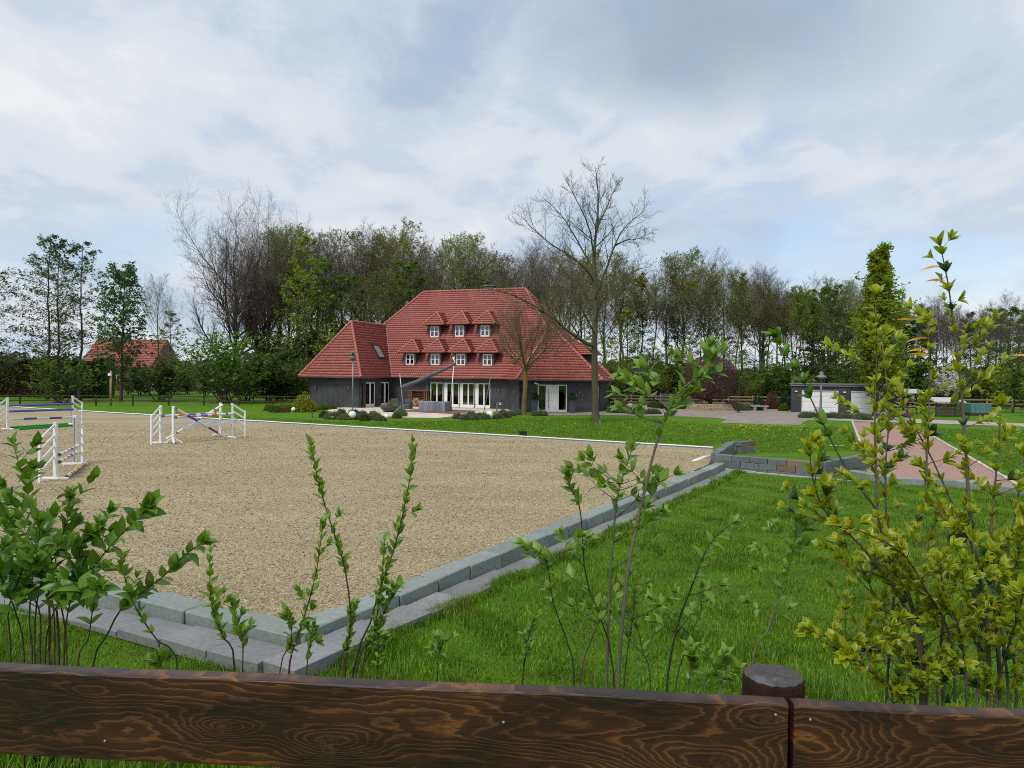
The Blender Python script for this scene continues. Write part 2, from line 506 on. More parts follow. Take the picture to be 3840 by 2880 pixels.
M['gravel_red'] = rough_mat('red_gravel', (0.22, 0.13, 0.108), (0.43, 0.285, 0.245), 26, 0.9, 0.6, 0.02, 0.1, 6, coord='Object', big=0.12)
def px_sheet(name, pts, z, mat, **kw):
    return sheet(name, [P(x, y, z) for x, y in pts], z, mat, **kw)
px_sheet('terrace_paving', [(1222, 1541), (1262, 1546), (1310, 1551), (1400, 1557), (1470, 1562), (1530, 1566), (1640, 1567), (1712, 1560), (1790, 1550), (1870, 1541), (1975, 1540), (1930, 1514), (1640, 1512), (1440, 1510), (1330, 1524), (1250, 1530)], 0.016, M['terrace'])
px_sheet('terrace_deck', [(1484, 1541), (1578, 1532), (1800, 1540), (1702, 1553)], 0.024, rough_mat('deck_boards', (0.15, 0.075, 0.055), (0.20, 0.105, 0.078), 6, 0.75, 0.2))
px_sheet('driveway_paving', [(1990, 1556), (2110, 1557), (2260, 1556), (2400, 1559), (2560, 1562), (2690, 1567), (2722, 1573), (2700, 1585), (2790, 1588), (2900, 1592), (3002, 1593), (3012, 1582), (3030, 1575), (3220, 1580), (3500, 1588), (3900, 1601), (3900, 1590), (3420, 1572), (3340, 1565), (3330, 1552), (2960, 1540), (2860, 1525), (2440, 1517), (2260, 1517), (2215, 1540), (2000, 1540)], 0.012, M['cobble'])
px_sheet('garden_path', [(3215, 1580), (3500, 1588), (3900, 1602), (3900, 1590), (3430, 1571), (3330, 1563), (3010, 1566)], 0.020, M['path'])
px_sheet('gravel_path', [(3198, 1582), (3412, 1588), (3500, 1640), (3640, 1722), (3830, 1832), (3900, 1868), (3780, 1845), (3590, 1818), (3342, 1807), (3265, 1794), (3225, 1715), (3232, 1660)], 0.016, M['gravel_red'])
# ------------------------------------------------------------------ house
def brick_material(name, c1, c2, c3, mortar, off=0.0):
    t = NT(name)
    s = t.node('ShaderNodeSeparateXYZ'); t.l.new(t.tc('Object'), s.inputs[0])
    cb = t.node('ShaderNodeCombineXYZ'); t.l.new(s.outputs[0], cb.inputs[0]); t.l.new(s.outputs[2], cb.inputs[1])
    b = t.node('ShaderNodeTexBrick'); t.l.new(cb.outputs[0], b.inputs['Vector'])
    b.inputs['Scale'].default_value = 1.0; b.inputs['Brick Width'].default_value = 0.27; b.inputs['Row Height'].default_value = 0.095
    b.inputs['Mortar Size'].default_value = 0.007; b.inputs['Mortar Smooth'].default_value = 0.2; b.inputs['Bias'].default_value = 0.1
    t.set(b.inputs['Color1'], c1); t.set(b.inputs['Color2'], c2); t.set(b.inputs['Mortar'], mortar)
    f = t.noise(t.mapping(cb.outputs[0], scale=(4.0, 12.0, 1)), 1.0, 2, 0.5)
    c = t.mix(t.ramp(f, [(0.5, (0, 0, 0)), (0.68, (0.5, 0.5, 0.5))]), b.outputs['Color'], c3)
    c = t.mix(b.outputs['Fac'], c, mortar)
    c = t.hsv(c, 0.5, 1.0, t.ramp(t.noise(cb.outputs[0], 0.9, 4), [(0.3, (0.8,) * 3), (0.7, (1.2,) * 3)]))
    return t.done(t.principled(c, 0.55, t.bump(b.outputs['Fac'], -0.5, 0.01), 0.4))
M['brick'] = brick_material('dark_clinker', (0.013, 0.014, 0.020), (0.034, 0.033, 0.042), (0.055, 0.040, 0.036), (0.125, 0.125, 0.13))
M['brick_plain'] = rough_mat('clinker_end', (0.02, 0.02, 0.025), (0.04, 0.04, 0.045), 10, 0.6, 0.2)
def tile_material(name, c1, c2, c3):
    t = NT(name); v = t.tc('Object')
    f = t.noise(v, 5.0, 4, 0.6)
    c = t.ramp(f, [(0.3, c1), (0.7, c2)])
    cell = t.node('ShaderNodeTexVoronoi', feature='F1'); t.set(cell.inputs['Vector'], v); cell.inputs['Scale'].default_value = 3.6
    sc = t.node('ShaderNodeSeparateColor'); t.l.new(cell.outputs['Color'], sc.inputs[0])
    c = t.hsv(c, 0.5, 1.0, t.math('ADD', 0.85, t.math('MULTIPLY', sc.outputs[0], 0.30)))
    c = t.mix(t.math('MULTIPLY', t.ramp(t.noise(v, 0.6, 5, 0.65), [(0.5, (0, 0, 0)), (0.72, (1, 1, 1))]), 0.35), c, c3)
    return t.done(t.principled(c, 0.5, t.bump(t.noise(v, 30, 3), 0.1, 0.01), 0.4))
M['tile'] = tile_material('red_clay_tiles', (0.23, 0.054, 0.040), (0.325, 0.085, 0.062), (0.17, 0.055, 0.042))
M['ridge'] = tile_material('red_ridge_tiles', (0.29, 0.095, 0.068), (0.37, 0.13, 0.095), (0.22, 0.085, 0.06))

def tiles_mesh(name, poly, tw=0.215, rh=0.30, amp=0.034, lip=0.05):
    """real pantile courses over a convex planar polygon; poly[0] -> poly[1] is the eave"""
    Pn = [Vector(p) for p in poly]
    u = (Pn[1] - Pn[0]).normalized()
    n = (Pn[1] - Pn[0]).cross(Pn[2] - Pn[0]).normalized()
    if n.z < 0: n = -n
    v = n.cross(u)
    if v.z < 0: v = -v
    p2 = np.array([((p - Pn[0]).dot(u), (p - Pn[0]).dot(v)) for p in Pn])
    vmax = p2[:, 1].max(); umin, umax = p2[:, 0].min(), p2[:, 0].max()
    def span(vv):
        vv = min(max(vv, 1e-4), vmax - 1e-4); xs = []
        m = len(p2)
        for i in range(m):
            a, b = p2[i], p2[(i + 1) % m]
            if (a[1] - vv) * (b[1] - vv) <= 0 and abs(a[1] - b[1]) > 1e-9:
                xs.append(a[0] + (b[0] - a[0]) * (vv - a[1]) / (b[1] - a[1]))
        return (min(xs), max(xs)) if xs else (0, 0)
    k = 5
    us = np.arange(math.floor(umin / tw) * tw, umax + tw, tw / k)
    ph = (us / tw) % 1.0
    wave = amp * (np.cos(2 * np.pi * ph) * 0.6 + np.cos(4 * np.pi * ph + 0.6) * 0.18 + 0.5)
    U = np.array(u); V = np.array(v); N = np.array(n); O = np.array(Pn[0])
    parts = []
    rows = int(math.ceil(vmax / rh))
    for r in range(rows):
        v0 = r * rh - 0.03; v1 = min((r + 1) * rh, vmax)
        s0, s1 = span(v0 + 0.03), span(v1)
        sag = 0.006 * math.sin(r * 1.7)
        ub = np.clip(us, s0[0], s0[1]); ut = np.clip(us, s1[0], s1[1])
        bot = O + ub[:, None] * U + v0 * V + (wave + lip + sag)[:, None] * N
        top = O + ut[:, None] * U + v1 * V + (wave * 0.75)[:, None] * N
        low = O + ub[:, None] * U + (v0 + 0.012) * V + (np.zeros_like(wave) - 0.005)[:, None] * N
        m = len(us); vv = np.concatenate([bot, top, low])
        i = np.arange(m - 1)
        keep = (ub[1:] - ub[:-1] > 1e-5) | (ut[1:] - ut[:-1] > 1e-5)
        i = i[keep]
        f1 = np.stack([i, i + 1, m + i + 1, m + i], 1)
        kb = (ub[1:] - ub[:-1] > 1e-5)
        j = np.arange(m - 1)[kb]
        f2 = np.stack([2 * m + j, 2 * m + j + 1, j + 1, j], 1)
        parts.append((vv, np.concatenate([f1, f2]), 0))
    return mesh_np(name, parts, False)

def ridge_mesh(name, a, b, r=0.13, step=0.38):
    a = Vector(a); b = Vector(b); d = b - a; L = d.length; d.normalize()
    n = max(1, int(round(L / step))); mb = MB()
    for i in range(n):
        p = a + d * (L * i / n); q = a + d * (L * (i + 1) / n + 0.03)
        mb.tube([p, p + d * 0.05, q], [r * 1.12, r * 1.08, r * 0.9], 8)
    return mb.mesh(name, True)

TH = rad(-21.0)
HO = Vector((-11.7, 69.2, 0))
ax_a = Vector((math.cos(TH), math.sin(TH), 0)); ax_b = Vector((-math.sin(TH), math.cos(TH), 0))
def HL(p):
    """world -> house-local"""
    d = Vector(p) - HO
    return Vector((d.dot(ax_a), d.dot(ax_b), d.z))
def HW(s, t, z): return HO + ax_a * s + ax_b * t + Vector((0, 0, z))
house = thing('farmhouse', 'large dark brick farmhouse with steep red tiled hipped roof and white dormer windows', 'house', HO, TH)

EZ = 2.78; TAN = (11.8 - EZ) / 7.5
# entry wing frame (turned against the main block)
EA = HL(P(1947, 1546, 0)); EB = HL((7.3, 61.9, 0))
EA.z = EB.z = 0
eu = (EB - EA).normalized(); en = Vector((-eu.y, eu.x, 0))       # along the facade, inwards
WW = 5.75; WL = 5.33       # left wing width, projection

def wall(name, a, b, h, openings=(), th=0.3, mat=None, parent=house, z0=-0.1):
    """brick wall from a to b (house-local), outside on its right-hand side; openings = (x0, x1, zb, zt)"""
    a = Vector((a[0], a[1], 0)); b = Vector((b[0], b[1], 0)); L = (b - a).length
    rz = math.atan2(b.y - a.y, b.x - a.x)
    mb = MB(); x = 0.0
    for (x0, x1, zb, zt) in sorted(openings):
        if x0 > x: mb.box(x, x0, 0, th, z0, h)
        if zb > z0: mb.box(x0, x1, 0, th, z0, zb)
        if zt < h: mb.box(x0, x1, 0, th, zt, h)
        x = x1
    if x < L: mb.box(x, L, 0, th, z0, h)
    o = obj(name, mb.mesh(name), mat or M['brick'], parent, loc=(a.x, a.y, 0), rot=(0, 0, rz))
    return o

def glazed(name, a, rz, x0, x1, zb, zt, cols=2, rows=1, fr=0.10, mull=0.12, side=0.0, bottom=0.16, parent=house, y=0.06):
    """white framed glazing set into an opening; wall-local x, z; each pane a sub-part"""
    mb = MB(); W = x1 - x0
    d0, d1 = y, y + 0.08
    mb.box(x0, x0 + fr + side, d0, d1, zb, zt); mb.box(x1 - fr, x1, d0, d1, zb, zt)
    mb.box(x0 + fr + side, x1 - fr, d0, d1, zt - fr, zt); mb.box(x0 + fr + side, x1 - fr, d0, d1, zb, zb + bottom)
    gx0, gx1, gz0, gz1 = x0 + fr + side, x1 - fr, zb + bottom, zt - fr
    panes = []
    cw = (gx1 - gx0 - mull * (cols - 1)) / cols; rhh = (gz1 - gz0 - 0.05 * (rows - 1)) / rows
    for c in range(cols):
        px0 = gx0 + c * (cw + mull)
        if c: mb.box(px0 - mull, px0, d0 - 0.01, d1 - 0.004, gz0, gz1)
        for r in range(rows):
            pz0 = gz0 + r * (rhh + 0.05)
            if r: mb.box(px0, px0 + cw, d0 + 0.004, d1 - 0.006, pz0 - 0.05, pz0)
            panes.append((px0, px0 + cw, pz0, pz0 + rhh))
    o = obj(name, mb.mesh(name), M['white'], parent, loc=(a[0], a[1], 0), rot=(0, 0, rz))
    for p in panes:
        g = MB(); g.box(p[0], p[1], d0 + 0.03, d0 + 0.045, p[2], p[3])
        obj('pane', g.mesh('pane'), M['glass'], o)
    return o

def px_s(px, t):
    """photo column -> s on the wall line t = const (house-local)"""
    # point on ray with local t
    d = ray(px, 1500); d.z = 0
    dl = Vector((d.dot(ax_a), d.dot(ax_b))); c = HL((0, 0, 0))
    k = (t - c.y) / dl.y
    return c.x + dl.x * k
def px_on(px, a, b):
    """photo column -> distance along the local line a-b"""
    a = Vector((a[0], a[1])); b = Vector((b[0], b[1])); u = (b - a).normalized()
    d = ray(px, 1500); dl = Vector((d.x * ax_a.x + d.y * ax_a.y, d.x * ax_b.x + d.y * ax_b.y)); c = HL((0, 0, 0)); c = Vector((c.x, c.y))
    # c + k dl = a + m u
    det = dl.x * (-u.y) - (-u.x) * dl.y
    r = a - c
    m = (dl.x * r.y - dl.y * r.x) / det
    return m

# ---- walls
mf0, mf1 = (0.0, 0.0), (19.2, 0.0)
units = []
for x0, x1 in ((1612.4, 1662.3), (1663.7, 1720.2), (1722, 1777.3), (1780.2, 1838)):
    units.append((px_s(x0, 0), px_s(x1, 0)))
units = [(units[i][0], (units[i + 1][0] - 0.05 if i < 3 else units[i][1])) for i in range(4)]
ops = [(u0, u1, 0.02, 2.36) for u0, u1 in units]
wall('front_wall', mf0, mf1, EZ, ops)
for i, (u0, u1) in enumerate(units):
    d = glazed('terrace_door', (0, 0), 0.0, u0, u1, 0.03, 2.35, 2, 1, 0.09, 0.13, 0.0 if i == 0 else 0.26, 0.3)
    if i:
        for z in (0.35, 2.05):
            hb = MB(); hb.box(u0 + 0.0, u0 + 0.09, 0.03, 0.058, z, z + 0.05)
            obj('hinge', hb.mesh('hinge'), M['black'], d)
lint = MB(); lint.box(units[0][0] - 0.45, units[3][1], -0.03, -0.003, 2.36, EZ - 0.02); lint.box(units[0][0] - 0.45, units[0][0] - 0.2, -0.03, -0.003, 0, 2.36)
obj('lintel_board', lint.mesh('lintel_board'), M['slate'], house)
# left wing
w0 = (-WW, -WL); w1 = (0.0, -WL)
wall('wing_front_wall', w0, w1, EZ)
fl_a, fl_b = (0.0, -WL), (0.0, 0.0)
fo = []
for x0, x1 in ((1372, 1407.5), (1429, 1460.5)):
    m0, m1 = px_on(x0, fl_a, fl_b), px_on(x1, fl_a, fl_b); fo.append((m0, m1, 0.02, 2.32))
wall('wing_flank_wall', fl_a, fl_b, EZ, fo)
for (m0, m1, zb, zt) in fo:
    glazed('wing_door', fl_a, math.pi / 2, m0, m1, 0.03, 2.31, 2, 1, 0.10, 0.2, 0.0, 0.28)
wall('wing_left_wall', (-WW, 1.0), (-WW, -WL), EZ)
wall('left_wall', (-7.4, 14.0), (-7.4, 1.0), EZ)
wall('left_return_wall', (-7.4, 1.0), (-WW, 1.0), EZ)
wall('rear_wall', (16.5, 14.0), (-7.4, 14.0), EZ)
# entry wing
e_door = (px_on(2016, EA, EB), px_on(2127, EA, EB))
wall('entry_wall', EA, EB, EZ, [(e_door[0], e_door[1], 0.02, 2.38)])
erz = math.atan2(eu.y, eu.x)
EF = EA + en * 4.3
wall('entry_flank_wall', EF, EA, EZ)
rw_b = EB + (HL((9.05, 66.1, 0)) - EB); rw_b.z = 0
wall('right_wall', EB, rw_b, EZ, [(0.30, 1.25, 0.02, 2.25)])
rrz = math.atan2(rw_b.y - EB.y, rw_b.x - EB.x)
glazed('side_door', EB, rrz, 0.30, 1.25, 0.03, 2.24, 1, 1, 0.12, 0.1, 0.0, 0.9)
wall('right_rear_wall', rw_b, (16.5, 12.0), EZ)
# entry door unit: side light, door leaf, side light
def entry():
    x0, x1 = e_door; W = x1 - x0
    mb = MB()
    xs = [x0, x0 + W * 0.29, x0 + W * 0.70, x1]
    for x in (xs[0], xs[1] - 0.04, xs[2] - 0.05): mb.box(x, x + 0.10, 0.05, 0.14, 0.03, 2.37)
    mb.box(x1 - 0.10, x1, 0.05, 0.14, 0.03, 2.37)
    mb.box(x0 + 0.1, x1 - 0.1, 0.054, 0.136, 2.28, 2.37)
    mb.box(x0 + 0.1, xs[1] - 0.04, 0.054, 0.136, 0.03, 0.2); mb.box(xs[2] + 0.05, x1 - 0.1, 0.054, 0.136, 0.03, 0.2)
    o = obj('entrance_door', mb.mesh('entrance_door'), M['white'], house, loc=(EA.x, EA.y, 0), rot=(0, 0, erz))
    lf = MB(); lf.box(xs[1] + 0.065, xs[2] - 0.055, 0.07, 0.13, 0.04, 2.275); obj('door_leaf', lf.mesh('door_leaf'), M['white'], o)
    hd = MB(); hx = xs[1] + 0.22
    hd.tube([(hx, 0.0, 0.35), (hx, 0.0, 1.95)], 0.022, 8); hd.tube([(hx, 0.0, 0.5), (hx, 0.07, 0.5)], 0.012, 6); hd.tube([(hx, 0.0, 1.8), (hx, 0.07, 1.8)], 0.012, 6)
    hd.tube([(hx - 0.09, 0.05, 1.02), (hx - 0.09, 0.075, 1.02)], 0.03, 8)
    obj('handle', hd.mesh('handle'), M['galv'], o)
    for a, b in ((xs[0] + 0.1, xs[1] - 0.04), (xs[2] + 0.05, x1 - 0.1)):
        g = MB(); g.box(a, b, 0.085, 0.10, 0.2, 2.28); obj('pane', g.mesh('pane'), M['glass'], o)
entry()
# rooms behind the glass
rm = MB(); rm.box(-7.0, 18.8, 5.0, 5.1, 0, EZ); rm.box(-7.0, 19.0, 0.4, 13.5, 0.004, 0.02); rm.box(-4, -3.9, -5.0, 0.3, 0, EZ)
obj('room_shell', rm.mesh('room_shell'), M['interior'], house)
for s0, s1, t0 in ((units[0][0] + 0.05, units[0][0] + 0.28, 0.22), (units[1][1] - 0.25, units[1][1] - 0.02, 0.22), (units[3][1] - 0.3, units[3][1] - 0.02, 0.22)):
    mb = MB(); n = 7
    for i in range(n): mb.box(s0 + (s1 - s0) * i / n, s0 + (s1 - s0) * (i + 0.9) / n, t0 + 0.02 * (i % 2), t0 + 0.03 + 0.02 * (i % 2), 0.05, 2.3)
    obj('curtain', mb.mesh('curtain'), M['curtain'], house)
for (m0, m1, zb, zt) in fo:
    mb = MB(); n = 8
    for i in range(n):
        yy = fl_a[1] + m0 + (m1 - m0) * (0.45 + 0.55 * i / n)
        mb.box(-0.30 - 0.02 * (i % 2), -0.27 - 0.02 * (i % 2), yy, yy + (m1 - m0) * 0.06, 0.05, 2.25)
    obj('curtain', mb.mesh('curtain'), M['curtain'], house)

# ---- roofs
def roof(name, polys, ridges, base_name=None):
    """polys: named faces; each gets real tile courses"""
    root = None
    for i, poly in enumerate(polys):
        o = tag(obj(name, tiles_mesh(name, poly), M['tile'], house), kind='stuff')
        # boarding just under the tiles
        P3 = [Vector(p) for p in poly]; n = (P3[1] - P3[0]).cross(P3[2] - P3[0]).normalized(); n = n if n.z > 0 else -n
        mb = MB(); mb.poly([p - n * 0.03 for p in P3]); obj('roof_boarding', mb.mesh('roof_boarding'), M['black'], o)
    for a, b in ridges:
        obj('ridge_tiles', ridge_mesh('ridge_tiles', a, b), M['ridge'], house)
OV = 0.5
s_l, s_r = -0.36 - 7.5, 11.15 + 7.5
RL, RR = (-0.36, 7, 11.8), (11.15, 7, 11.8)
c_fl, c_fr, c_br, c_bl = (s_l, -OV, EZ), (s_r, -OV, EZ), (s_r, 14.5, EZ), (s_l, 14.5, EZ)
up = lambda p, dz: (p[0], p[1], p[2] + dz)
roof('main_roof_tiles', [[c_fl, c_fr, RR, RL], [c_fr, c_br, RR], [c_br, c_bl, RL, RR], [c_bl, c_fl, RL]],
     [(up(RL, 0.06), up(RR, 0.06)), (up(c_fl, 0.06), up(RL, 0.06)), (up(c_br, 0.06), up(RR, 0.06)), (up(c_fr, 0.05), up(RR, 0.06))])
# left wing roof
wx0, wx1 = -WW - 0.75, OV * 0.5; wf = -WL - OV
wm = (wx0 + wx1) / 2 - 0.0
WZ = 8.05
wr0 = (wm, wf + 3.45, WZ); wr1 = (wm, 4.2, WZ)
a0, a1, a2, a3 = (wx0, wf, EZ - 0.02), (wx1, wf, EZ - 0.02), (wx1, 4.2, EZ - 0.02), (wx0, 4.2, EZ - 0.02)
roof('wing_roof_tiles', [[a0, a1, wr0], [a1, a2, wr1, wr0], [a3, a0, wr0, wr1]],
     [(up(wr0, 0.05), up(wr1, 0.05)), (up(a0, 0.05), up(wr0, 0.05)), (up(a1, 0.05), up(wr0, 0.05))])
# entry wing roof
el = EA - eu * 0.45 - en * 0.5; er = EB + eu * 0.45 - en * 0.5; el.z = er.z = EZ - 0.02
ru = (er - el).normalized(); rn = Vector((-ru.y, ru.x, 0))
apx = el + ru * ((er - el).length * 0.55) + rn * 4.1; apx.z = 7.6
bcn = HL((9.55, 66.7, EZ - 0.02)); bcn.z = EZ - 0.02
btp = apx + (bcn - er) * 0.85
fbk = el + rn * 7.0; abk = apx + rn * 4.5
bbk = bcn + Vector((-4.0, 6.0, 0)); 
roof('entry_roof_tiles', [[el, er, apx], [er, bcn, btp, apx], [fbk, el, apx, abk]],
     [(up(er, 0.05), up(apx, 0.05)), (up(el, 0.05), up(apx, 0.05)), (up(apx, 0.05), up(btp, 0.05)), (up(bcn, 0.03), up(btp, 0.05))])
roof('entry_rear_tiles', [[bcn, bbk, btp]], [])
# lead valley between wing and main roof
vl = MB(); va, vb = Vector((wx1 + 0.02, -OV, EZ + 0.05)), Vector((wm, wf + 3.45 + 0, 0))
dv = (WZ - EZ) / TAN
vl.bar((wx1 + 0.02, -OV + 0.02, EZ + 0.06), (wm + 0.02, -OV + dv, WZ + 0.04), 0.34, 0.06, (0.3, -0.6, 0.7))
obj('valley_flashing', vl.mesh('valley_flashing'), M['lead'], house)
# soffits, gutters, downpipes
sf = MB()
sf.poly([(s_l, -OV, EZ - 0.06), (s_r, -OV, EZ - 0.06), (s_r, 14.5, EZ - 0.06), (s_l, 14.5, EZ - 0.06)][::-1])
sf.poly([(wx0, wf, EZ - 0.08), (wx1, wf, EZ - 0.08), (wx1, 0, EZ - 0.08), (wx0, 0, EZ - 0.08)][::-1])
sf.poly([up(el, -0.05), up(er, -0.05), up(bcn, -0.05), up(bbk, -0.05), up(fbk, -0.05)][::-1])
obj('soffit', sf.mesh('soffit'), M['black'], house)
def gutter(a, b):
    mb = MB(); a = Vector(a); b = Vector(b)
    mb.tube([a, b], 0.075, 8); obj('gutter', mb.mesh('gutter', True), M['dark_metal'], house)
for a, b in (((wx1 + 0.1, -OV - 0.05, EZ - 0.05), (px_s(1885, -0.5), -OV - 0.05, EZ - 0.05)), ((wx0, wf - 0.05, EZ - 0.07), (wx1 + 0.05, wf - 0.05, EZ - 0.07)), ((wx1 + 0.06, wf, EZ - 0.07), (wx1 + 0.06, -OV, EZ - 0.07)),
             (tuple(el - rn * 0.05 + Vector((0, 0, -0.05))), tuple(er - rn * 0.05 + Vector((0, 0, -0.05)))), (tuple(er + Vector((0.06, 0, -0.05))), tuple(bcn + Vector((0.06, 0, -0.05))))):
    gutter(a, b)
def downpipe(top, foot_top, z=0):
    t = Vector(top); f = Vector(foot_top); mb = MB()
    mb.tube([t, t + Vector((0, 0, -0.15)), f.lerp(t, 0.5) + Vector((0, 0, -0.12)), f, Vector((f.x, f.y, z))], 0.05, 8)
    obj('downpipe', mb.mesh('downpipe', True), M['dark_metal'], house)
downpipe((wx1 + 0.06, wf + 0.2, EZ - 0.1), (0.09, -WL + 0.12, 2.2))
downpipe((wx1 + 0.06, -OV - 0.1, EZ - 0.1), (0.09, -0.6, 2.2))
downpipe(tuple(el + rn * 0.2 + Vector((0, 0, -0.1))), tuple(EA - en * 0.08 + eu * 0.35 + Vector((0, 0, 2.0))))
bw = Vector((rw_b.x, rw_b.y, 0)); downpipe(tuple(bcn + Vector((0, 0.0, -0.1))), (bw.x + 0.1, bw.y - 0.1, 2.0))
# chimney
cs = 6.3
c0 = HL(A(1855, 1100, 74.5)); cs = c0.x
mb = MB(); mb.box(cs - 0.45, cs + 0.45, 6.9, 7.7, 10.6, 12.25); ch = obj('chimney', mb.mesh('chimney'), M['slate'], house)
mb = MB(); mb.box(cs - 0.55, cs + 0.55, 6.8, 7.8, 12.25, 12.32)
for dx in (-0.42, 0.42): mb.box(cs + dx - 0.03, cs + dx + 0.03, 7.0, 7.6, 12.32, 12.55)
prof = [(cs - 0.62 + 1.24 * i / 8, 12.55 + 0.16 * math.sin(math.pi * i / 8)) for i in range(9)]
for i in range(8):
    (xa, za), (xb, zb) = prof[i], prof[i + 1]
    mb.add([(xa, 6.75, za), (xb, 6.75, zb), (xb, 7.85, zb), (xa, 7.85, za), (xa, 6.75, za + 0.04), (xb, 6.75, zb + 0.04), (xb, 7.85, zb + 0.04), (xa, 7.85, za + 0.04)],
           [(0, 3, 2, 1), (4, 5, 6, 7), (0, 1, 5, 4), (2, 3, 7, 6), (1, 2, 6, 5), (3, 0, 4, 7)])
obj('chimney_cowl', mb.mesh('chimney_cowl'), M['lead'], ch)

# ---- dormers
def ray_plane_main(px, py):
    """pixel -> house-local point on the main front slope"""
    d = ray(px, py); dl = Vector((d.dot(ax_a), d.dot(ax_b), d.z)); c = HL((0, 0, 0)); c.z = CAM.z
    # z = EZ + TAN (t + OV)
    k = (EZ + TAN * (c.y + OV) - c.z) / (dl.z - TAN * dl.y)
    return c + dl * k
def dormer(px, py):
    b = ray_plane_main(px, py); s0, t0, z0 = b.x, b.y - 0.02, b.z - 0.02
    W, Hh = 0.66, 1.22
    def tz(z): return (z - EZ) / TAN - OV       # where the slope reaches z
    ez = z0 + Hh; bw_ = 1.17; bh = 1.28
    mb = MB()
    # cheeks and face surround
    for sg in (-1, 1):
        x = s0 + sg * W
        pts = [(x, t0, z0), (x, t0, ez), (x, tz(ez) + 0.1, ez)]
        pts2 = [(x - sg * 0.1, p[1], p[2]) for p in pts]
        o = len(mb.v); mb.add(pts + pts2, [(0, 1, 2), (5, 4, 3), (0, 3, 4, 1), (1, 4, 5, 2), (2, 5, 3, 0)])
    w = 0.46
    mb.box(s0 - W, s0 - w, t0 - 0.02, t0 + 0.06, z0, ez); mb.box(s0 + w, s0 + W, t0 - 0.02, t0 + 0.06, z0, ez)
    mb.box(s0 - w, s0 + w, t0 - 0.02, t0 + 0.06, z0 + 1.12, ez); mb.box(s0 - W, s0 + W, t0 - 0.06, t0 + 0.05, z0 - 0.1, z0 - 0.001)
    d = obj('dormer', mb.mesh('dormer'), M['slate'], house)
    # white casement
    wm_ = MB(); y0, y1 = t0 - 0.03, t0 + 0.04
    fz0, fz1 = z0 + 0.02, z0 + 1.12
    wm_.box(s0 - w, s0 - w + 0.09, y0, y1, fz0, fz1); wm_.box(s0 + w - 0.09, s0 + w, y0, y1, fz0, fz1)
    wm_.box(s0 - w + 0.09, s0 + w - 0.09, y0, y1, fz1 - 0.09, fz1); wm_.box(s0 - w + 0.09, s0 + w - 0.09, y0, y1, fz0, fz0 + 0.13)
    wm_.box(s0 - 0.065, s0 + 0.065, y0 - 0.01, y1 - 0.004, fz0 + 0.13, fz1 - 0.09)
    zm = (fz0 + 0.13 + fz1 - 0.09) / 2
    for sg in (-1, 1):
        xa, xb = sorted((s0 + sg * 0.065, s0 + sg * (w - 0.09))); wm_.box(xa, xb, y0 + 0.006, y1 - 0.008, zm - 0.025, zm + 0.025)
    wf_ = obj('window_frame', wm_.mesh('window_frame'), M['white'], d)
    for sg in (-1, 1):
        for (za, zb_) in ((fz0 + 0.13, zm - 0.025), (zm + 0.025, fz1 - 0.09)):
            xa, xb = sorted((s0 + sg * 0.065, s0 + sg * (w - 0.09)))
            g = MB(); g.box(xa, xb, t0, t0 + 0.012, za, zb_); obj('pane', g.mesh('pane'), M['glass'], wf_)
    bk = MB(); bk.box(s0 - W + 0.1, s0 + W - 0.1, t0 + 0.6, t0 + 0.65, z0 + 0.3, ez); obj('blind', bk.mesh('blind'), M['interior'], d)
    # little hipped roof
    fo_ = t0 - 0.38
    e0, e1 = (s0 - bw_, fo_, ez), (s0 + bw_, fo_, ez)
    ap = (s0, fo_ + 0.95, ez + bh)
    er_, el_ = (s0 + bw_, tz(ez) + 0.05, ez), (s0 - bw_, tz(ez) + 0.05, ez)
    rb = (s0, tz(ez + bh) + 0.1, ez + bh)
    for poly in ([e0, e1, ap], [e1, er_, rb, ap], [el_, e0, ap, rb]):
        tag(obj('dormer_tiles', tiles_mesh('dormer_tiles', poly, 0.2, 0.27, 0.03, 0.045), M['tile'], d), kind='stuff')
        Q = [Vector(p) for p in poly]; n = (Q[1] - Q[0]).cross(Q[2] - Q[0]).normalized(); n = n if n.z > 0 else -n
        m2 = MB(); m2.poly([p - n * 0.02 for p in Q]); obj('roof_boarding', m2.mesh('roof_boarding'), M['black'], d)
    for a, b2 in ((e0, ap), (e1, ap), (ap, rb)):
        obj('ridge_tiles', ridge_mesh('ridge_tiles', up(a, 0.04), up(b2, 0.04), 0.1, 0.34), M['ridge'], d)
    m3 = MB(); m3.poly([(s0 - bw_, fo_, ez - 0.02), (s0 + bw_, fo_, ez - 0.02), (s0 + bw_, tz(ez), ez - 0.02), (s0 - bw_, tz(ez), ez - 0.02)][::-1])
    obj('soffit', m3.mesh('soffit'), M['black'], d)
for px, py in ((1538, 1369), (1632, 1369.5), (1728.5, 1370.5), (1828, 1372), (1629.6, 1265), (1723, 1263), (1819, 1262.5)):
    dormer(px, py)
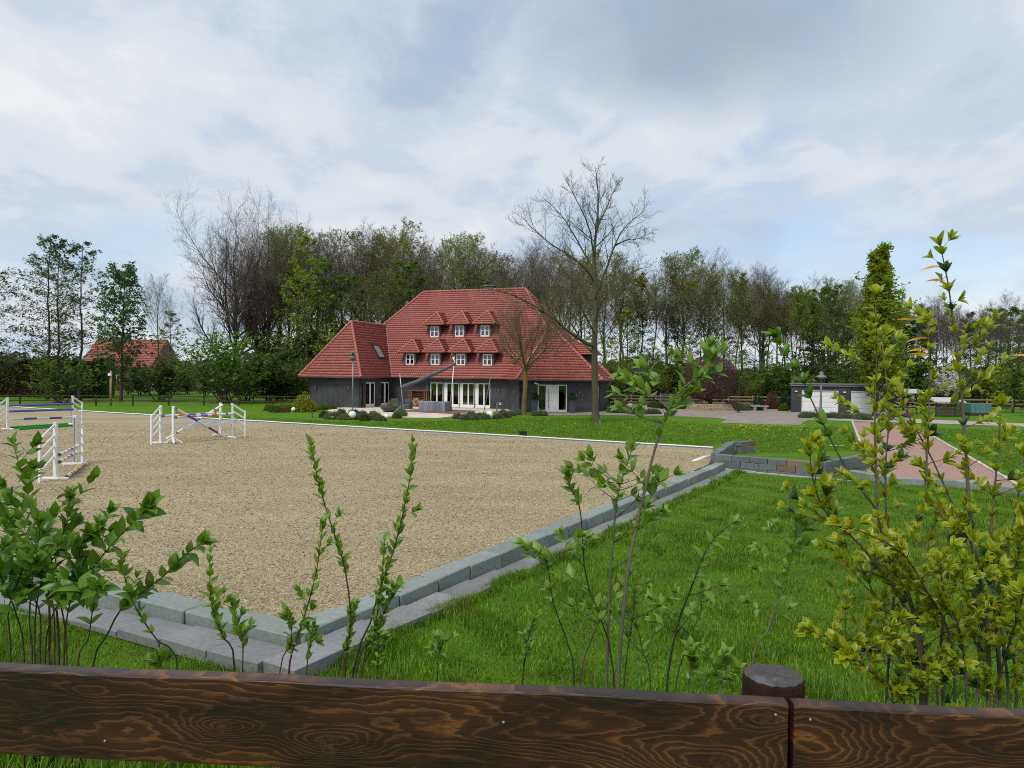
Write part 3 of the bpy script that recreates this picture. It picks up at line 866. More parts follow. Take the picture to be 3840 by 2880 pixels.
# dormer on the right-hand slope, seen from the side
def side_dormer():
    t = 0.42
    e = er.lerp(bcn, t); r_ = apx.lerp(btp, t)
    d = (r_ - e); run = Vector((d.x, d.y, 0)); k = d.z / run.length; inn = run.normalized(); al = (bcn - er).normalized()
    b = e + d * 0.24; z0 = b.z; top = z0 + 1.15
    mb = MB()
    for sg in (-1, 1):
        o_ = b + al * (0.62 * sg); back = o_ + inn * ((top - z0) / k)
        mb.add([o_, Vector((o_.x, o_.y, top)), Vector((back.x, back.y, top))], [(0, 1, 2) if sg > 0 else (2, 1, 0)])
    mb.add([b - al * 0.62 + Vector((0, 0, -0.02)), b + al * 0.62 + Vector((0, 0, -0.02)), b + al * 0.62, b - al * 0.62], [(0, 1, 2, 3), (2, 4 - 6, 5 - 6, 3)] if False else [(0, 1, 2, 3)])
    q0 = b - al * 0.62; q1 = b + al * 0.62
    dd = obj('dormer', mb.mesh('dormer'), M['slate'], house)
    w = MB(); w.bar(q0 + Vector((0, 0, 0.07)), q1 + Vector((0, 0, 0.07)), 0.08, 0.12); w.bar(Vector((q0.x, q0.y, top - 0.06)), Vector((q1.x, q1.y, top - 0.06)), 0.08, 0.12)
    for f_ in (0.0, 0.5, 1.0):
        p_ = q0.lerp(q1, 0.05 + 0.9 * f_); w.bar(Vector((p_.x, p_.y, z0)), Vector((p_.x, p_.y, top)), 0.09, 0.12, tuple(inn))
    wf2 = obj('window_frame', w.mesh('window_frame'), M['white'], dd)
    g = MB(); g.add([q0, q1, Vector((q1.x, q1.y, top)), Vector((q0.x, q0.y, top))], [(0, 1, 2, 3)]); obj('pane', g.mesh('pane'), M['glass'], wf2)
    ez = top; f0 = b - inn * 0.35 - al * 1.1; f1 = b - inn * 0.35 + al * 1.1
    f0.z = f1.z = ez; ap = b + inn * 0.55; ap.z = ez + 1.0
    bl = (ez - z0) / k; g0 = b - al * 1.1 + inn * bl; g1 = b + al * 1.1 + inn * bl; g0.z = g1.z = ez
    rb = b + inn * ((ap.z - z0) / k); rb.z = ap.z
    for poly in ([f0, f1, ap], [f1, g1, rb, ap], [g0, f0, ap, rb]):
        tag(obj('dormer_tiles', tiles_mesh('dormer_tiles', poly, 0.2, 0.27, 0.03, 0.045), M['tile'], dd), kind='stuff')
        m2 = MB(); m2.poly([Vector(p) - Vector((0, 0, 0.03)) for p in poly]); obj('roof_boarding', m2.mesh('roof_boarding'), M['black'], dd)
    for a_, b_ in ((f0, ap), (f1, ap), (ap, rb)):
        obj('ridge_tiles', ridge_mesh('ridge_tiles', a_ + Vector((0, 0, 0.04)), b_ + Vector((0, 0, 0.04)), 0.1, 0.34), M['ridge'], dd)
side_dormer()
# roof windows
def roof_window(c, u, v, w, h):
    c = Vector(c); u = Vector(u).normalized(); v = Vector(v); v = (v - u * v.dot(u)).normalized(); n = u.cross(v)
    if n.z < 0: n = -n
    c = c + n * 0.08
    mb = MB()
    for a, b, ww in ((c - u * w / 2 - v * h / 2, c - u * w / 2 + v * h / 2, 0.14), (c + u * w / 2 - v * h / 2, c + u * w / 2 + v * h / 2, 0.14), (c - u * w / 2 - v * h / 2, c + u * w / 2 - v * h / 2, 0.14), (c - u * w / 2 + v * h / 2, c + u * w / 2 + v * h / 2, 0.22)):
        mb.bar(a, b, ww, 0.16, tuple(n))
    o = obj('roof_window', mb.mesh('roof_window'), M['dark_metal'], house)
    g = MB(); z = n * 0.03
    g.poly([c - u * w / 2 - v * h / 2 + z, c + u * w / 2 - v * h / 2 + z, c + u * w / 2 + v * h / 2 + z, c - u * w / 2 + v * h / 2 + z])
    obj('pane', g.mesh('pane'), M['roofglass'], o)
t_ = NT('roof_window_glass'); M['roofglass'] = t_.done(t_.principled((0.22, 0.24, 0.24), 0.06, None, 0.9))
def ray_on(px, py, p0, n):
    d = ray(px, py); dl = Vector((d.dot(ax_a), d.dot(ax_b), d.z)); c = HL((0, 0, 0)); c.z = CAM.z
    k = (Vector(p0) - c).dot(n) / dl.dot(n); return c + dl * k
fu = Vector((0, 1, 0)); fvv = (Vector(wr0) - Vector(a1)); fvv.y = 0
fn = fu.cross(fvv).normalized()
roof_window(ray_on(1417, 1319, a1, fn), fu, fvv, 1.15, 1.55)
n_f = (apx - el).cross(rn); n_f.normalize()
roof_window(ray_on(1944, 1348, el, n_f), rn, (apx - el), 0.9, 1.1)
# wall lamps and camera
for px, py, (a_, b_) in ((1185, 1452, (w0, w1)), (1308, 1454, (w0, w1)), (2171, 1471, (EA, EB)), (1994, 1471, (EA, EB)), (1872, 1463, (mf0, mf1))):
    m_ = px_on(px, a_, b_); A2 = Vector((a_[0], a_[1], 0)); B2 = Vector((b_[0], b_[1], 0)); u2 = (B2 - A2).normalized(); o2 = Vector((u2.y, -u2.x, 0))
    p = A2 + u2 * m_; wp = HW(p.x, p.y, 0); zz = 3.3 - (py - (1400 + 0.012 * (px - 1920))) / F * wp.y
    mb = MB(); mb.lathe([(0.0, -0.12), (0.055, -0.12), (0.055, 0.12), (0.0, 0.12)], 10, tuple(p + o2 * 0.1 + Vector((0, 0, zz)))); mb.bar(p + Vector((0, 0, zz)), p + o2 * 0.08 + Vector((0, 0, zz)), 0.05, 0.05)
    obj('wall_lamp', mb.mesh('wall_lamp'), M['grey_metal'], house)
m_ = px_on(2009, EA, EB); p = EA + eu * m_ - en * 0.25; mb = MB(); mb.tube([p + Vector((0, 0, 2.45)), p + en * 0.25 + Vector((0, 0, 2.5))], 0.03, 6); mb.bar(p - eu * 0.2 + Vector((0, 0, 2.5)), p + eu * 0.12 + Vector((0, 0, 2.42)), 0.12, 0.12)
obj('security_camera', mb.mesh('security_camera'), M['white'], house)
# ------------------------------------------------------------------ stone kerbs, slabs, walls
def stone_material(name, c1, c2, rust=0.0):
    t = NT(name); v = t.geo('Position'); oi = t.node('ShaderNodeObjectInfo')
    f = t.noise(v, 14, 6, 0.65)
    c = t.ramp(f, [(0.3, c1), (0.7, c2)])
    r = t.ramp(t.noise(v, 3.0, 5, 0.65), [(0.55, (0, 0, 0)), (0.7, (1, 1, 1))])
    c = t.mix(t.math('MULTIPLY', r, rust), c, (0.22, 0.12, 0.05))
    c = t.mix(t.math('MULTIPLY', t.ramp(t.noise(v, 1.7, 4), [(0.5, (0, 0, 0)), (0.75, (1, 1, 1))]), 0.35), c, tuple(min(1, x * 1.3) for x in c2))
    c = t.hsv(c, t.math('ADD', 0.49, t.math('MULTIPLY', oi.outputs['Random'], 0.02)), 1.0, t.math('ADD', 0.85, t.math('MULTIPLY', oi.outputs['Random'], 0.3)))
    return t.done(t.principled(c, 0.8, t.bump(t.noise(v, 22, 6, 0.7), 0.5, 0.015), 0.3))
M['stone'] = stone_material('grey_green_stone', (0.155, 0.185, 0.170), (0.235, 0.27, 0.25), 0.05)
M['stone_blue'] = stone_material('blue_grey_stone', (0.085, 0.10, 0.105), (0.145, 0.165, 0.17), 0.1)
M['stone_rust'] = stone_material('rusty_stone', (0.13, 0.105, 0.07), (0.19, 0.14, 0.09), 0.8)
M['slab'] = stone_material('grey_paving_slab', (0.145, 0.148, 0.155), (0.21, 0.213, 0.22), 0.0)
M['concrete'] = rough_mat('concrete', (0.30, 0.30, 0.29), (0.42, 0.42, 0.40), 9, 0.85, 0.3)
M['joint'] = rough_mat('joint_dirt', (0.10, 0.085, 0.065), (0.17, 0.145, 0.11), 30, 0.95, 0.4)

def block_mesh(name, L, W, H, seed, jit=0.012, bev=0.008):
    r = random.Random(seed); bm = bmesh.new()
    bmesh.ops.create_cube(bm, size=1.0)
    bmesh.ops.scale(bm, vec=(L, W, H), verts=bm.verts)
    bmesh.ops.translate(bm, vec=(0, 0, H / 2), verts=bm.verts)
    for v in bm.verts: v.co += Vector((r.uniform(-1, 1), r.uniform(-1, 1), r.uniform(-0.6, 0.6))) * jit
    bmesh.ops.bevel(bm, geom=list(bm.edges), offset=bev, segments=1, affect='EDGES', clamp_overlap=True)
    me = bpy.data.meshes.new(name); bm.to_mesh(me); bm.free()
    return me
KB = [block_mesh('kerb_block', 0.838, 0.36, 0.34, i, 0.018, 0.016) for i in range(5)]
SL = [block_mesh('paving_slab', 0.775, 0.50, 0.22, 20 + i, 0.006, 0.008) for i in range(4)]
def row(root, name, meshes, a, d, n, pitch, off, z, mat, rzj=0.018, zj=0.014, L=1.0):
    ang = math.atan2(d.y, d.x)
    for i in range(n):
        p = a + d * (pitch * (i + 0.5)) + off
        zz_ = z + (0.14 * max(0.0, 1 - (p - ND).length / 4.5) if name == 'paving_slab' else 0.0)
        o = part(name, random.choice(meshes), mat, root, loc=p - root.location + Vector((0, 0, zz_ + random.uniform(-zj, zj))), rot=(random.uniform(-0.008, 0.008), random.uniform(-0.008, 0.008), ang + random.uniform(-rzj, rzj)))
out_r = -AV      # outside of the right kerb
out_n = Vector((-NEARD.y, NEARD.x, 0)); out_n = out_n if out_n.y < 0 else -out_n
kr = thing('stone_kerb', 'grey-green stone block kerb along the right side of the riding arena', 'kerb', ND)
row(kr, 'kerb_block', KB, ND, AU, 22, 0.875, Vector((0, 0, 0)), -0.09, M['stone'])
kn = thing('stone_kerb', 'grey-green stone block kerb along the near left side of the riding arena', 'kerb', ND)
row(kn, 'kerb_block', KB, ND - NEARD * 0.12 + AU * 0.0, NEARD, 34, 0.875, Vector((0, 0, 0)), -0.07, M['stone'])
sr = thing('paving_strip', 'strip of dark grey slabs between right arena kerb and long grass', 'paving', ND)
row(sr, 'paving_slab', SL, ND - AU * 0.62, AU, 26, 0.79, out_r * 0.47, -0.195, M['slab'])
sn = thing('paving_strip', 'strip of dark grey slabs below the near left arena kerb', 'paving', ND)
row(sn, 'paving_slab', SL, ND - NEARD * 0.2, NEARD, 36, 0.79, out_n * 0.47, -0.193, M['slab'])
jb = MB()
for a, d, o in ((ND - AU * 0.75, AU, out_r), (ND - NEARD * 0.5, NEARD, out_n)):
    L = 21.5 if d is AU else 30
    q = [a - o * 0.25, a + d * L - o * 0.25, a + d * L + o * 0.74, a + o * 0.74]
    jb.poly([(p.x, p.y, 0.012 if d is AU else 0.018) for p in (q if (q[1] - q[0]).cross(q[2] - q[0]).z > 0 else q[::-1])])
tag(obj('joint_bed', jb.mesh('joint_bed'), M['joint']), kind='structure')
# drain hose lying at the left kerb
# ---- white edging on the far side
wk = thing('arena_edging', 'long low white-topped concrete edging on the far side of the arena', 'kerb', FR)
fa = math.atan2(FARD.y, FARD.x)
cm = MB(); cm.box(-0.745, 0.745, -0.06, 0.06, -0.05, 0.235); cmm = cm.mesh('edging_board')
tm = MB(); tm.box(-0.747, 0.747, -0.10, 0.10, 0.238, 0.275); tmm = tm.mesh('edging_cap', bevel=0.01)
for i in range(46):
    p = FARD * (1.5 * (i + 0.5)) + Vector((0, 0, random.uniform(-0.006, 0.006)))
    b = part('edging_board', cmm, M['concrete'], wk, loc=p, rot=(0, 0, fa + random.uniform(-0.004, 0.004)))
    part('edging_cap', tmm, M['white_worn'], b)
# ---- stone retaining wall by the arena corner
SB = [block_mesh('wall_stone', 0.60, 0.30, 0.195, 40 + i, 0.008, 0.007) for i in range(6)]
def stone_wall(root, a, b, courses, z0=0.0, pitch=0.615, h=0.2, rust=0.08, first=0):
    a = Vector(a); b = Vector(b); d = (b - a); d.z = 0; L = d.length; d.normalize(); ang = math.atan2(d.y, d.x)
    for c in range(courses):
        n = int(round(L / pitch)); off = 0.0 if (c + first) % 2 == 0 else 0.5
        for i in range(n + (1 if off else 0)):
            x = (i + 0.5 - off) * pitch; x = min(max(x, 0.18), L - 0.18)
            sc = 1.0
            if off and i in (0, n): sc = 0.5
            p = a + d * x
            o = part('wall_stone', random.choice(SB), M['stone_blue'], root, loc=p - root.location + Vector((0, 0, z0 + c * h)), rot=(0, 0, ang + random.uniform(-0.01, 0.01)))
            o.scale.x = sc
            if random.random() < rust:
                o.material_slots[0].link = 'OBJECT'; o.material_slots[0].material = M['stone_rust']
W0 = P(2674, 1756, 0); W1 = P(2745, 1655, 0.52); W2 = P(3066, 1792, 0); W3 = P(3248, 1703, 0.52)
W1.z = W3.z = 0
sw = thing('stone_wall', 'low wall of grey stone blocks turning round the arena corner', 'wall', W0)
stone_wall(sw, W0 + (W2 - W0).normalized() * 0.1, W2, 3, -0.08, rust=0.10)
stone_wall(sw, W0 + (W1 - W0).normalized() * 0.35, W1, 3, -0.08, first=1)
stone_wall(sw, W2 + (W3 - W2).normalized() * 0.2, W3, 3, -0.08, first=1, rust=0.12)
stone_wall(sw, W1 + Vector((0.25, -0.05, 0)), W1 + Vector((1.0, 0.5, 0)), 3, -0.08)
k2 = thing('stone_kerb', 'grey stone block kerb along the near end of the red gravel path', 'kerb', P(3190, 1785, 0))
q = [P(3190, 1785, 0), P(3342, 1812, 0), P(3592, 1826, 0), P(3800, 1852, 0), P(3960, 1880, 0)]
for a, b in zip(q[:-1], q[1:]):
    d = b - a; n = max(1, int(round(d.length / 0.8))); row(k2, 'kerb_block', KB, a, d.normalized(), n, d.length / n, Vector((0, 0, 0)), -0.14, M['stone'])
# low white foot strip in front of the wall
fs = MB()
fsd = (W2 - W0).normalized(); fso = Vector((fsd.y, -fsd.x, 0)); 
fsr = thing('edging_strip', 'narrow pale stone edging strip at the foot of the stone wall', 'kerb', W0)
ESM = block_mesh('edging_stone', 0.74, 0.09, 0.1, 70, 0.004, 0.006)
row(fsr, 'edging_stone', [ESM], W0 - fsd * 1.4, fsd, 8, 0.75, fso * 0.24, -0.05, M['concrete'])
# white pipe edging from slab end to the wall
pp = MB(); p0 = P(2600, 1742, 0.0); p1 = P(2668, 1722, 0.0)
pp.tube([p0 + Vector((0, 0, 0.10)), p0.lerp(p1, 0.5) + Vector((0, 0, 0.13)), p1 + Vector((0, 0, 0.12))], 0.075, 10)
tag(obj('drain_pipe', pp.mesh('drain_pipe', True, org=p0), M['white_worn'], loc=p0), 'short white pipe edging lying at the arena corner beside the stone wall', 'pipe')
hz_ = MB(); h0 = P(0, 2290, 0.05); h1 = P(150, 2312, 0.05)
hz_.tube([h0 + (h0 - h1) * 3, h0, h0.lerp(h1, .5), h1], 0.02, 8)
tag(obj('drain_hose', hz_.mesh('drain_hose', True, org=h1), M['grey_metal'], loc=h1), 'thin grey pipe lying against the near left arena kerb', 'pipe')
# edging stones of the gravel path
ES2 = [block_mesh('edging_stone', 0.46, 0.12, 0.14, 80 + i, 0.008, 0.008) for i in range(3)]
M['pale_stone'] = stone_material('pale_edging_stone', (0.38, 0.34, 0.30), (0.52, 0.47, 0.42), 0.0)
for pts, lab in (([(3196, 1582), (3220, 1645), (3245, 1712)], 'pale stone edging on the left side of the red gravel path'), ([(3412, 1588), (3500, 1638), (3640, 1720), (3832, 1830)], 'pale stone edging on the right side of the red gravel path')):
    ww = [P(x, y, 0) for x, y in pts]
    r_ = thing('path_edging', lab, 'kerb', ww[0])
    for a, b in zip(ww[:-1], ww[1:]):
        d = b - a; n = max(1, int(round(d.length / 0.48))); row(r_, 'edging_stone', ES2, a, d.normalized(), n, d.length / n, Vector((0, 0, 0)), -0.08, M['pale_stone'])

# ------------------------------------------------------------------ show jumps
def stripe_mats():
    d = {}
    for k, c in (('white', (0.72, 0.72, 0.70)), ('blue', (0.085, 0.095, 0.42)), ('purple', (0.10, 0.055, 0.34)), ('orange', (0.75, 0.13, 0.02)), ('sky', (0.03, 0.20, 0.62)), ('grey', (0.12, 0.12, 0.12)), ('green', (0.012, 0.30, 0.045)), ('yellow', (0.75, 0.45, 0.02)), ('red', (0.6, 0.07, 0.03))):
        d[k] = rough_mat('pole_' + k, tuple(x * 0.88 for x in c), c, 9, 0.45, 0.05)
    return d
SM = stripe_mats(); SK = list(SM)
def jump_pole(label, a, b, bands, r=0.05, group=None):
    """bands: list of (colour, share)"""
    a = Vector(a); b = Vector(b); mb = MB(); tot = sum(s for _, s in bands); x = 0
    used = []
    for c, s in bands:
        if c not in used: used.append(c)
        mb.mi = used.index(c)
        mb.tube([a.lerp(b, x / tot) - a, a.lerp(b, (x + s) / tot) - a], r, 12, cap=True); x += s
    o = obj('jump_pole', mb.mesh('jump_pole', False), [SM[c] for c in used], loc=a)
    return tag(o, label, 'pole', group)
def standard(label, base, yaw, wing=1, H=1.6, ww=0.62, drop=0.35, face='grey'):
    """inner upright with a slatted wing going outwards along local +x * wing; local y across the foot"""
    t = thing('jump_standard', label, 'jump stand', (base.x, base.y, SANDZ), yaw, 'white jump stands')
    mb = MB(); mb.box(-0.045, 0.045, -0.045, 0.045, 0.06, H); mb.box(-0.05, 0.05, -0.05, 0.05, H, H + 0.02); part('upright', mb.mesh('upright', bevel=0.004), M['white'], t)
    st = MB(); st.box(-wing * 0.046 - 0.004, -wing * 0.046 + 0.004, -0.03, 0.03, 0.1, H - 0.05); part('cup_track', st.mesh('cup_track'), M['galv'], t)
    ft = MB(); ft.box(-0.05, 0.05, -0.38, 0.38, 0.0, 0.06); part('foot', ft.mesh('foot', bevel=0.006), M['white'], t)
    if wing and ww > 0:
        x1 = wing * ww
        mb = MB(); mb.box(x1 - 0.035, x1 + 0.035, -0.035, 0.035, 0.0, H - drop); part('outer_post', mb.mesh('outer_post', bevel=0.004), M['white'], t)
        for k in range(5):
            z = H - 0.05 - k * 0.30
            if z - drop < 0.1: break
            sl = MB(); sl.bar((wing * 0.046, 0, z), (x1 - wing * 0.036, 0, z - drop), 0.025, 0.07); part('slat', sl.mesh('slat'), M['white'], t)
    return t
def plain_post(label, base, yaw, H=1.6):
    t = thing('jump_post', label, 'jump stand', (base.x, base.y, SANDZ), yaw, 'white jump stands')
    mb = MB(); mb.box(-0.05, 0.05, -0.05, 0.05, 0.05, H); part('upright', mb.mesh('upright', bevel=0.004), M['white'], t)
    for k in range(4):
        a = math.pi / 4 + k * math.pi / 2
        f_ = MB(); f_.bar((0.03 * math.cos(a), 0.03 * math.sin(a), 0.24), (0.36 * math.cos(a), 0.36 * math.sin(a), 0.03), 0.05, 0.06); part('leg', f_.mesh('leg'), M['white'], t)
    return t
def G(px, py): return P(px, py, SANDZ)
def at_h(base, px, py):
    """height of a photo point above the sand at this base"""
    d = ray(px, py); k = base.y / d.y; return CAM.z + d.z * k
V3 = lambda b, z: Vector((b.x, b.y, z))
# blue jump, far left
A0, A1 = G(28, 1610), G(272, 1592); ya = math.atan2(A1.y - A0.y, A1.x - A0.x)
standard('white slatted jump stand at the left end of the blue pole fence', A0, ya, -1)
standard('white slatted jump stand at the right end of the blue pole fence', A1, ya, 1)
ia = (A1 - A0).normalized() * 0.05
zs = [(at_h(A0, 30, 1521), at_h(A1, 270, 1514)), (at_h(A0, 30, 1543), at_h(A1, 270, 1535)), (at_h(A0, 30, 1572), at_h(A1, 270, 1565))]
off = Vector((0.09 * math.sin(ya), -0.09 * math.cos(ya), 0))
for (z0, z1), lab, bands in zip(zs, ('topmost blue pole of the far left jump', 'second blue pole under the top blue pole', 'white and purple banded pole below the two blue poles'),
        ([('grey', 1), ('blue', 26), ('grey', 1)], [('blue', 1)], [('white', 5), ('purple', 5), ('white', 5), ('purple', 5), ('white', 5)])):
    jump_pole(lab, V3(A0, z0) + ia + off, V3(A1, z1) - ia + off, bands, 0.055)
for lab, (x0, y0), (x1, y1) in (('long green plank lying nearer under the blue jump', (72, 1613), (272, 1600)), ('long green plank lying behind the nearer green plank', (38, 1609), (255, 1595))):
    a, b = G(x0, y0), G(x1, y1); mb = MB(); mb.bar(V3(a, SANDZ + 0.07) - a, V3(b, SANDZ + 0.07) - a, 0.08, 0.12)
    tag(obj('jump_plank', mb.mesh('jump_plank', bevel=0.01), SM['green'], loc=a), lab, 'plank')
# cross-pole oxer in the middle
L0 = G(602, 1662); p1 = G(650, 1663); p2 = G(827, 1635); R0 = G(870, 1641)
yl = math.atan2(p2.y - L0.y, p2.x - L0.x); yr = math.atan2(R0.y - p1.y, R0.x - p1.x)
standard('white slatted jump stand at the left end of the cross-pole jump', L0, yl + 0.15, -1)
plain_post('plain white post with splayed feet at the left of the cross-pole jump', p1, yl)
plain_post('plain white post at the right rear of the cross-pole jump', p2, yr)
standard('white slatted jump stand at the right end of the cross-pole jump', R0, yr - 0.35, 1)
oy = Vector((0.09 * math.sin(yl), -0.09 * math.cos(yl), 0))
cb = [('grey', 0.4), ('white', 3.5), ('orange', 1.5), ('white', 1.2), ('sky', 2), ('white', 1.2), ('orange', 1.5), ('white', 2.5), ('grey', 0.6), ('white', 2)]
jump_pole('rear white pole with orange and blue bands on the cross-pole jump', V3(L0, at_h(L0, 610, 1560)) + oy, V3(p2, at_h(p2, 820, 1547)) + oy, cb)
jump_pole('front white pole with orange and blue bands on the cross-pole jump', V3(p1, at_h(p1, 658, 1565)) + oy, V3(R0, at_h(R0, 867, 1550)) + oy, cb)
X0 = V3(p1, at_h(p1, 655, 1531)) + oy * 1.2; gx1 = G(849, 1646)
jump_pole('white and purple pole sloping down to the right across the jump', X0, V3(gx1, SANDZ + 0.05), [('grey', 0.5), ('white', 4), ('purple', 4), ('white', 4.5), ('purple', 4), ('white', 4)])
X1 = V3(p2, at_h(p2, 822, 1518)) + oy * 1.2; gx0 = G(622, 1652)
jump_pole('white banded pole sloping down to the left across the jump', X1, V3(gx0, SANDZ + 0.05), [('white', 3), ('grey', 0.6), ('white', 3), ('orange', 1), ('white', 1.5), ('sky', 1.4), ('white', 3.5), ('red', 1), ('white', 2.5), ('grey', 0.6), ('white', 3.5)])
def filler(label, a, b, za, zb, wavy):
    a = V3(a, za); b = V3(b, zb); d = b - a; L = d.length; n = 40 if wavy else 2; u = d.normalized(); s = u.cross(Vector((0, 0, 1))).normalized() * 0.015
    vs, fs = [], []
    for i in range(n + 1):
        x = i / n; p = d * x; wv = 0.05 * math.sin(x * 2 * math.pi * 3.5) if wavy else 0.0
        for q_ in (-s, s): vs += [p + q_ + Vector((0, 0, -0.075 + wv)), p + q_ + Vector((0, 0, 0.075 + (wv if wavy else 0)))]
    for i in range(n):
        o = i * 4; fs += [(o, o + 4, o + 5, o + 1), (o + 2, o + 3, o + 7, o + 6), (o + 1, o + 5, o + 7, o + 3), (o, o + 2, o + 6, o + 4)]
    fs += [(0, 1, 3, 2), (n * 4, n * 4 + 2, n * 4 + 3, n * 4 + 1)]
    mb = MB(); mb.add(vs, fs)
    tag(obj('jump_plank', mb.mesh('jump_plank'), M['white'], loc=a), label, 'plank')
filler('straight white plank hung at the rear of the cross-pole jump', L0, p2, at_h(L0, 612, 1597), at_h(p2, 820, 1578), False)
filler('white plank with wavy edges hung at the front of the cross-pole jump', p1, R0, at_h(p1, 660, 1602), at_h(R0, 865, 1585), True)
# near jump on the left
B0, B1 = G(208, 1797), G(281, 1742); yb = math.atan2(B1.y - B0.y, B1.x - B0.x)
standard('nearest white slatted jump stand, partly behind shrub leaves', B0, yb - 0.5, -1, ww=0.6)
standard('white slatted jump stand with grey track at the rear of the nearest jump', B1, yb - 0.25, 1, ww=0.55)
ob = Vector((-0.09 * math.sin(yb), 0.09 * math.cos(yb), 0)) * -1
bb = [('grey', .4), ('white', 2), ('grey', .5), ('white', 2), ('orange', 1.2), ('white', 1), ('sky', 1.8), ('white', 1), ('orange', 1.2), ('white', 3)]
jump_pole('upper white pole with orange and blue bands on the nearest jump', V3(B0, at_h(B0, 210, 1706)) + ob, V3(B1, at_h(B1, 284, 1672)) + ob, bb)
jump_pole('lower white pole with orange and blue bands on the nearest jump', V3(B0, at_h(B0, 210, 1733)) + ob, V3(B1, at_h(B1, 284, 1695)) + ob, bb)
g0, g1 = G(249, 1795), G(320, 1740)
jump_pole('white pole with yellow band lying on the sand before the nearest jump', V3(g0, SANDZ + 0.05), V3(g1, SANDZ + 0.05), [('grey', .4), ('white', 2), ('red', .6), ('white', .8), ('red', .6), ('white', 1.4), ('yellow', 2.2), ('white', 1.2), ('red', .6), ('white', .8), ('red', .6), ('white', 2.4)])
# little black spotlight by the edging
sp = P(1955, 1640, 0.0)
mb = MB(); mb.box(-0.22, 0.22, -0.08, 0.08, 0.0, 0.05); mb.box(-0.2, 0.2, -0.1, 0.1, 0.06, 0.26); mb.box(-0.03, 0.03, -0.03, 0.03, 0.04, 0.08)
tag(obj('floodlight', mb.mesh('floodlight'), M['black'], loc=sp + Vector((0.1, 0.7, 0.0))), 'small black floodlight on the lawn behind the white edging', 'floodlight')
# ------------------------------------------------------------------ trees
def nrm(v): return v / np.maximum(np.linalg.norm(v, axis=-1, keepdims=True), 1e-9)
def perp_basis(T):
    ref = np.where(np.abs(T[..., 2:3]) < 0.9, np.array([0, 0, 1.0]), np.array([1.0, 0, 0]))
    Nn = nrm(np.cross(T, ref)); Bn = np.cross(T, Nn); return Nn, Bn
def tubes(Pt, R, k):
    """Pt (B,n,3), R (B,n) -> verts, quads"""
    B, n, _ = Pt.shape
    T = np.empty_like(Pt); T[:, 1:-1] = Pt[:, 2:] - Pt[:, :-2]; T[:, 0] = Pt[:, 1] - Pt[:, 0]; T[:, -1] = Pt[:, -1] - Pt[:, -2]
    T = nrm(T)
    N0, _ = perp_basis(T[:, 0]); Ns = [N0]
    for i in range(1, n):
        q = Ns[-1] - T[:, i] * np.sum(Ns[-1] * T[:, i], -1, keepdims=True); Ns.append(nrm(q))
    Nn = np.stack(Ns, 1); Bn = np.cross(T, Nn)
    a = np.arange(k) * 2 * np.pi / k
    v = Pt[:, :, None, :] + R[:, :, None, None] * (np.cos(a)[None, None, :, None] * Nn[:, :, None, :] + np.sin(a)[None, None, :, None] * Bn[:, :, None, :])
    idx = np.arange(B * n * k).reshape(B, n, k); nx = np.roll(idx, -1, axis=2)
    q = np.stack([idx[:, :-1], nx[:, :-1], nx[:, 1:], idx[:, 1:]], -1).reshape(-1, 4)
    return v.reshape(-1, 3), q
def paths(rg, start, d, L, npts, up, wig, droop=0.0):
    """grow B paths"""
    B = len(start); P_ = np.empty((B, npts, 3)); P_[:, 0] = start; d = nrm(d)
    st = (L / (npts - 1))[:, None]
    for i in range(1, npts):
        d = d + np.array([0, 0, 1.0]) * (up / (npts - 1)) + rg.normal(0, wig, (B, 3))
        if droop: d = d - np.array([0, 0, 1.0]) * droop * (i / npts) / (npts - 1)
        d = nrm(d); P_[:, i] = P_[:, i - 1] + d * st
    return P_
def level(rg, Pt, R, c, t0, t1, ang, asd, lr, npts, up, wig, rr=0.6, taper=0.25, shape=None, droop=0.0, flat=0.0, minr=0.004, absl=None):
    B, n, _ = Pt.shape
    t = t0 + (t1 - t0) * (np.arange(c)[None] + rg.random((B, c))) / c
    x = t * (n - 1); i = np.minimum(x.astype(int), n - 2); f = (x - i)[..., None]
    b = np.arange(B)[:, None]
    pos = Pt[b, i] * (1 - f) + Pt[b, i + 1] * f
    T = nrm(Pt[b, i + 1] - Pt[b, i])
    r = (R[b, i] * (1 - f[..., 0]) + R[b, i + 1] * f[..., 0])
    plen = np.sum(np.linalg.norm(Pt[:, 1:] - Pt[:, :-1], axis=-1), 1)[:, None]
    Nn, Bn = perp_basis(T)
    phi = np.arange(c)[None] * 2.39996 + rg.random((B, 1)) * 6.28 + rg.normal(0, 0.4, (B, c))
    a = ang + rg.normal(0, asd, (B, c))
    d = np.cos(a)[..., None] * T + np.sin(a)[..., None] * (np.cos(phi)[..., None] * Nn + np.sin(phi)[..., None] * Bn)
    if flat: d[..., 2] *= (1 - flat)
    L = plen * lr if absl is None else np.full((B, 1), absl)
    L = L * (1.0 if shape is None else shape((t - t0) / max(t1 - t0, 1e-6))) * rg.uniform(0.75, 1.2, (B, c))
    Pc = paths(rg, pos.reshape(-1, 3), d.reshape(-1, 3), L.reshape(-1), npts, up, wig, droop)
    r0 = np.maximum(np.minimum(r * rr, r * 0.85), minr).reshape(-1, 1)
    Rc = r0 * np.linspace(1, taper, npts)[None]
    return Pc, Rc
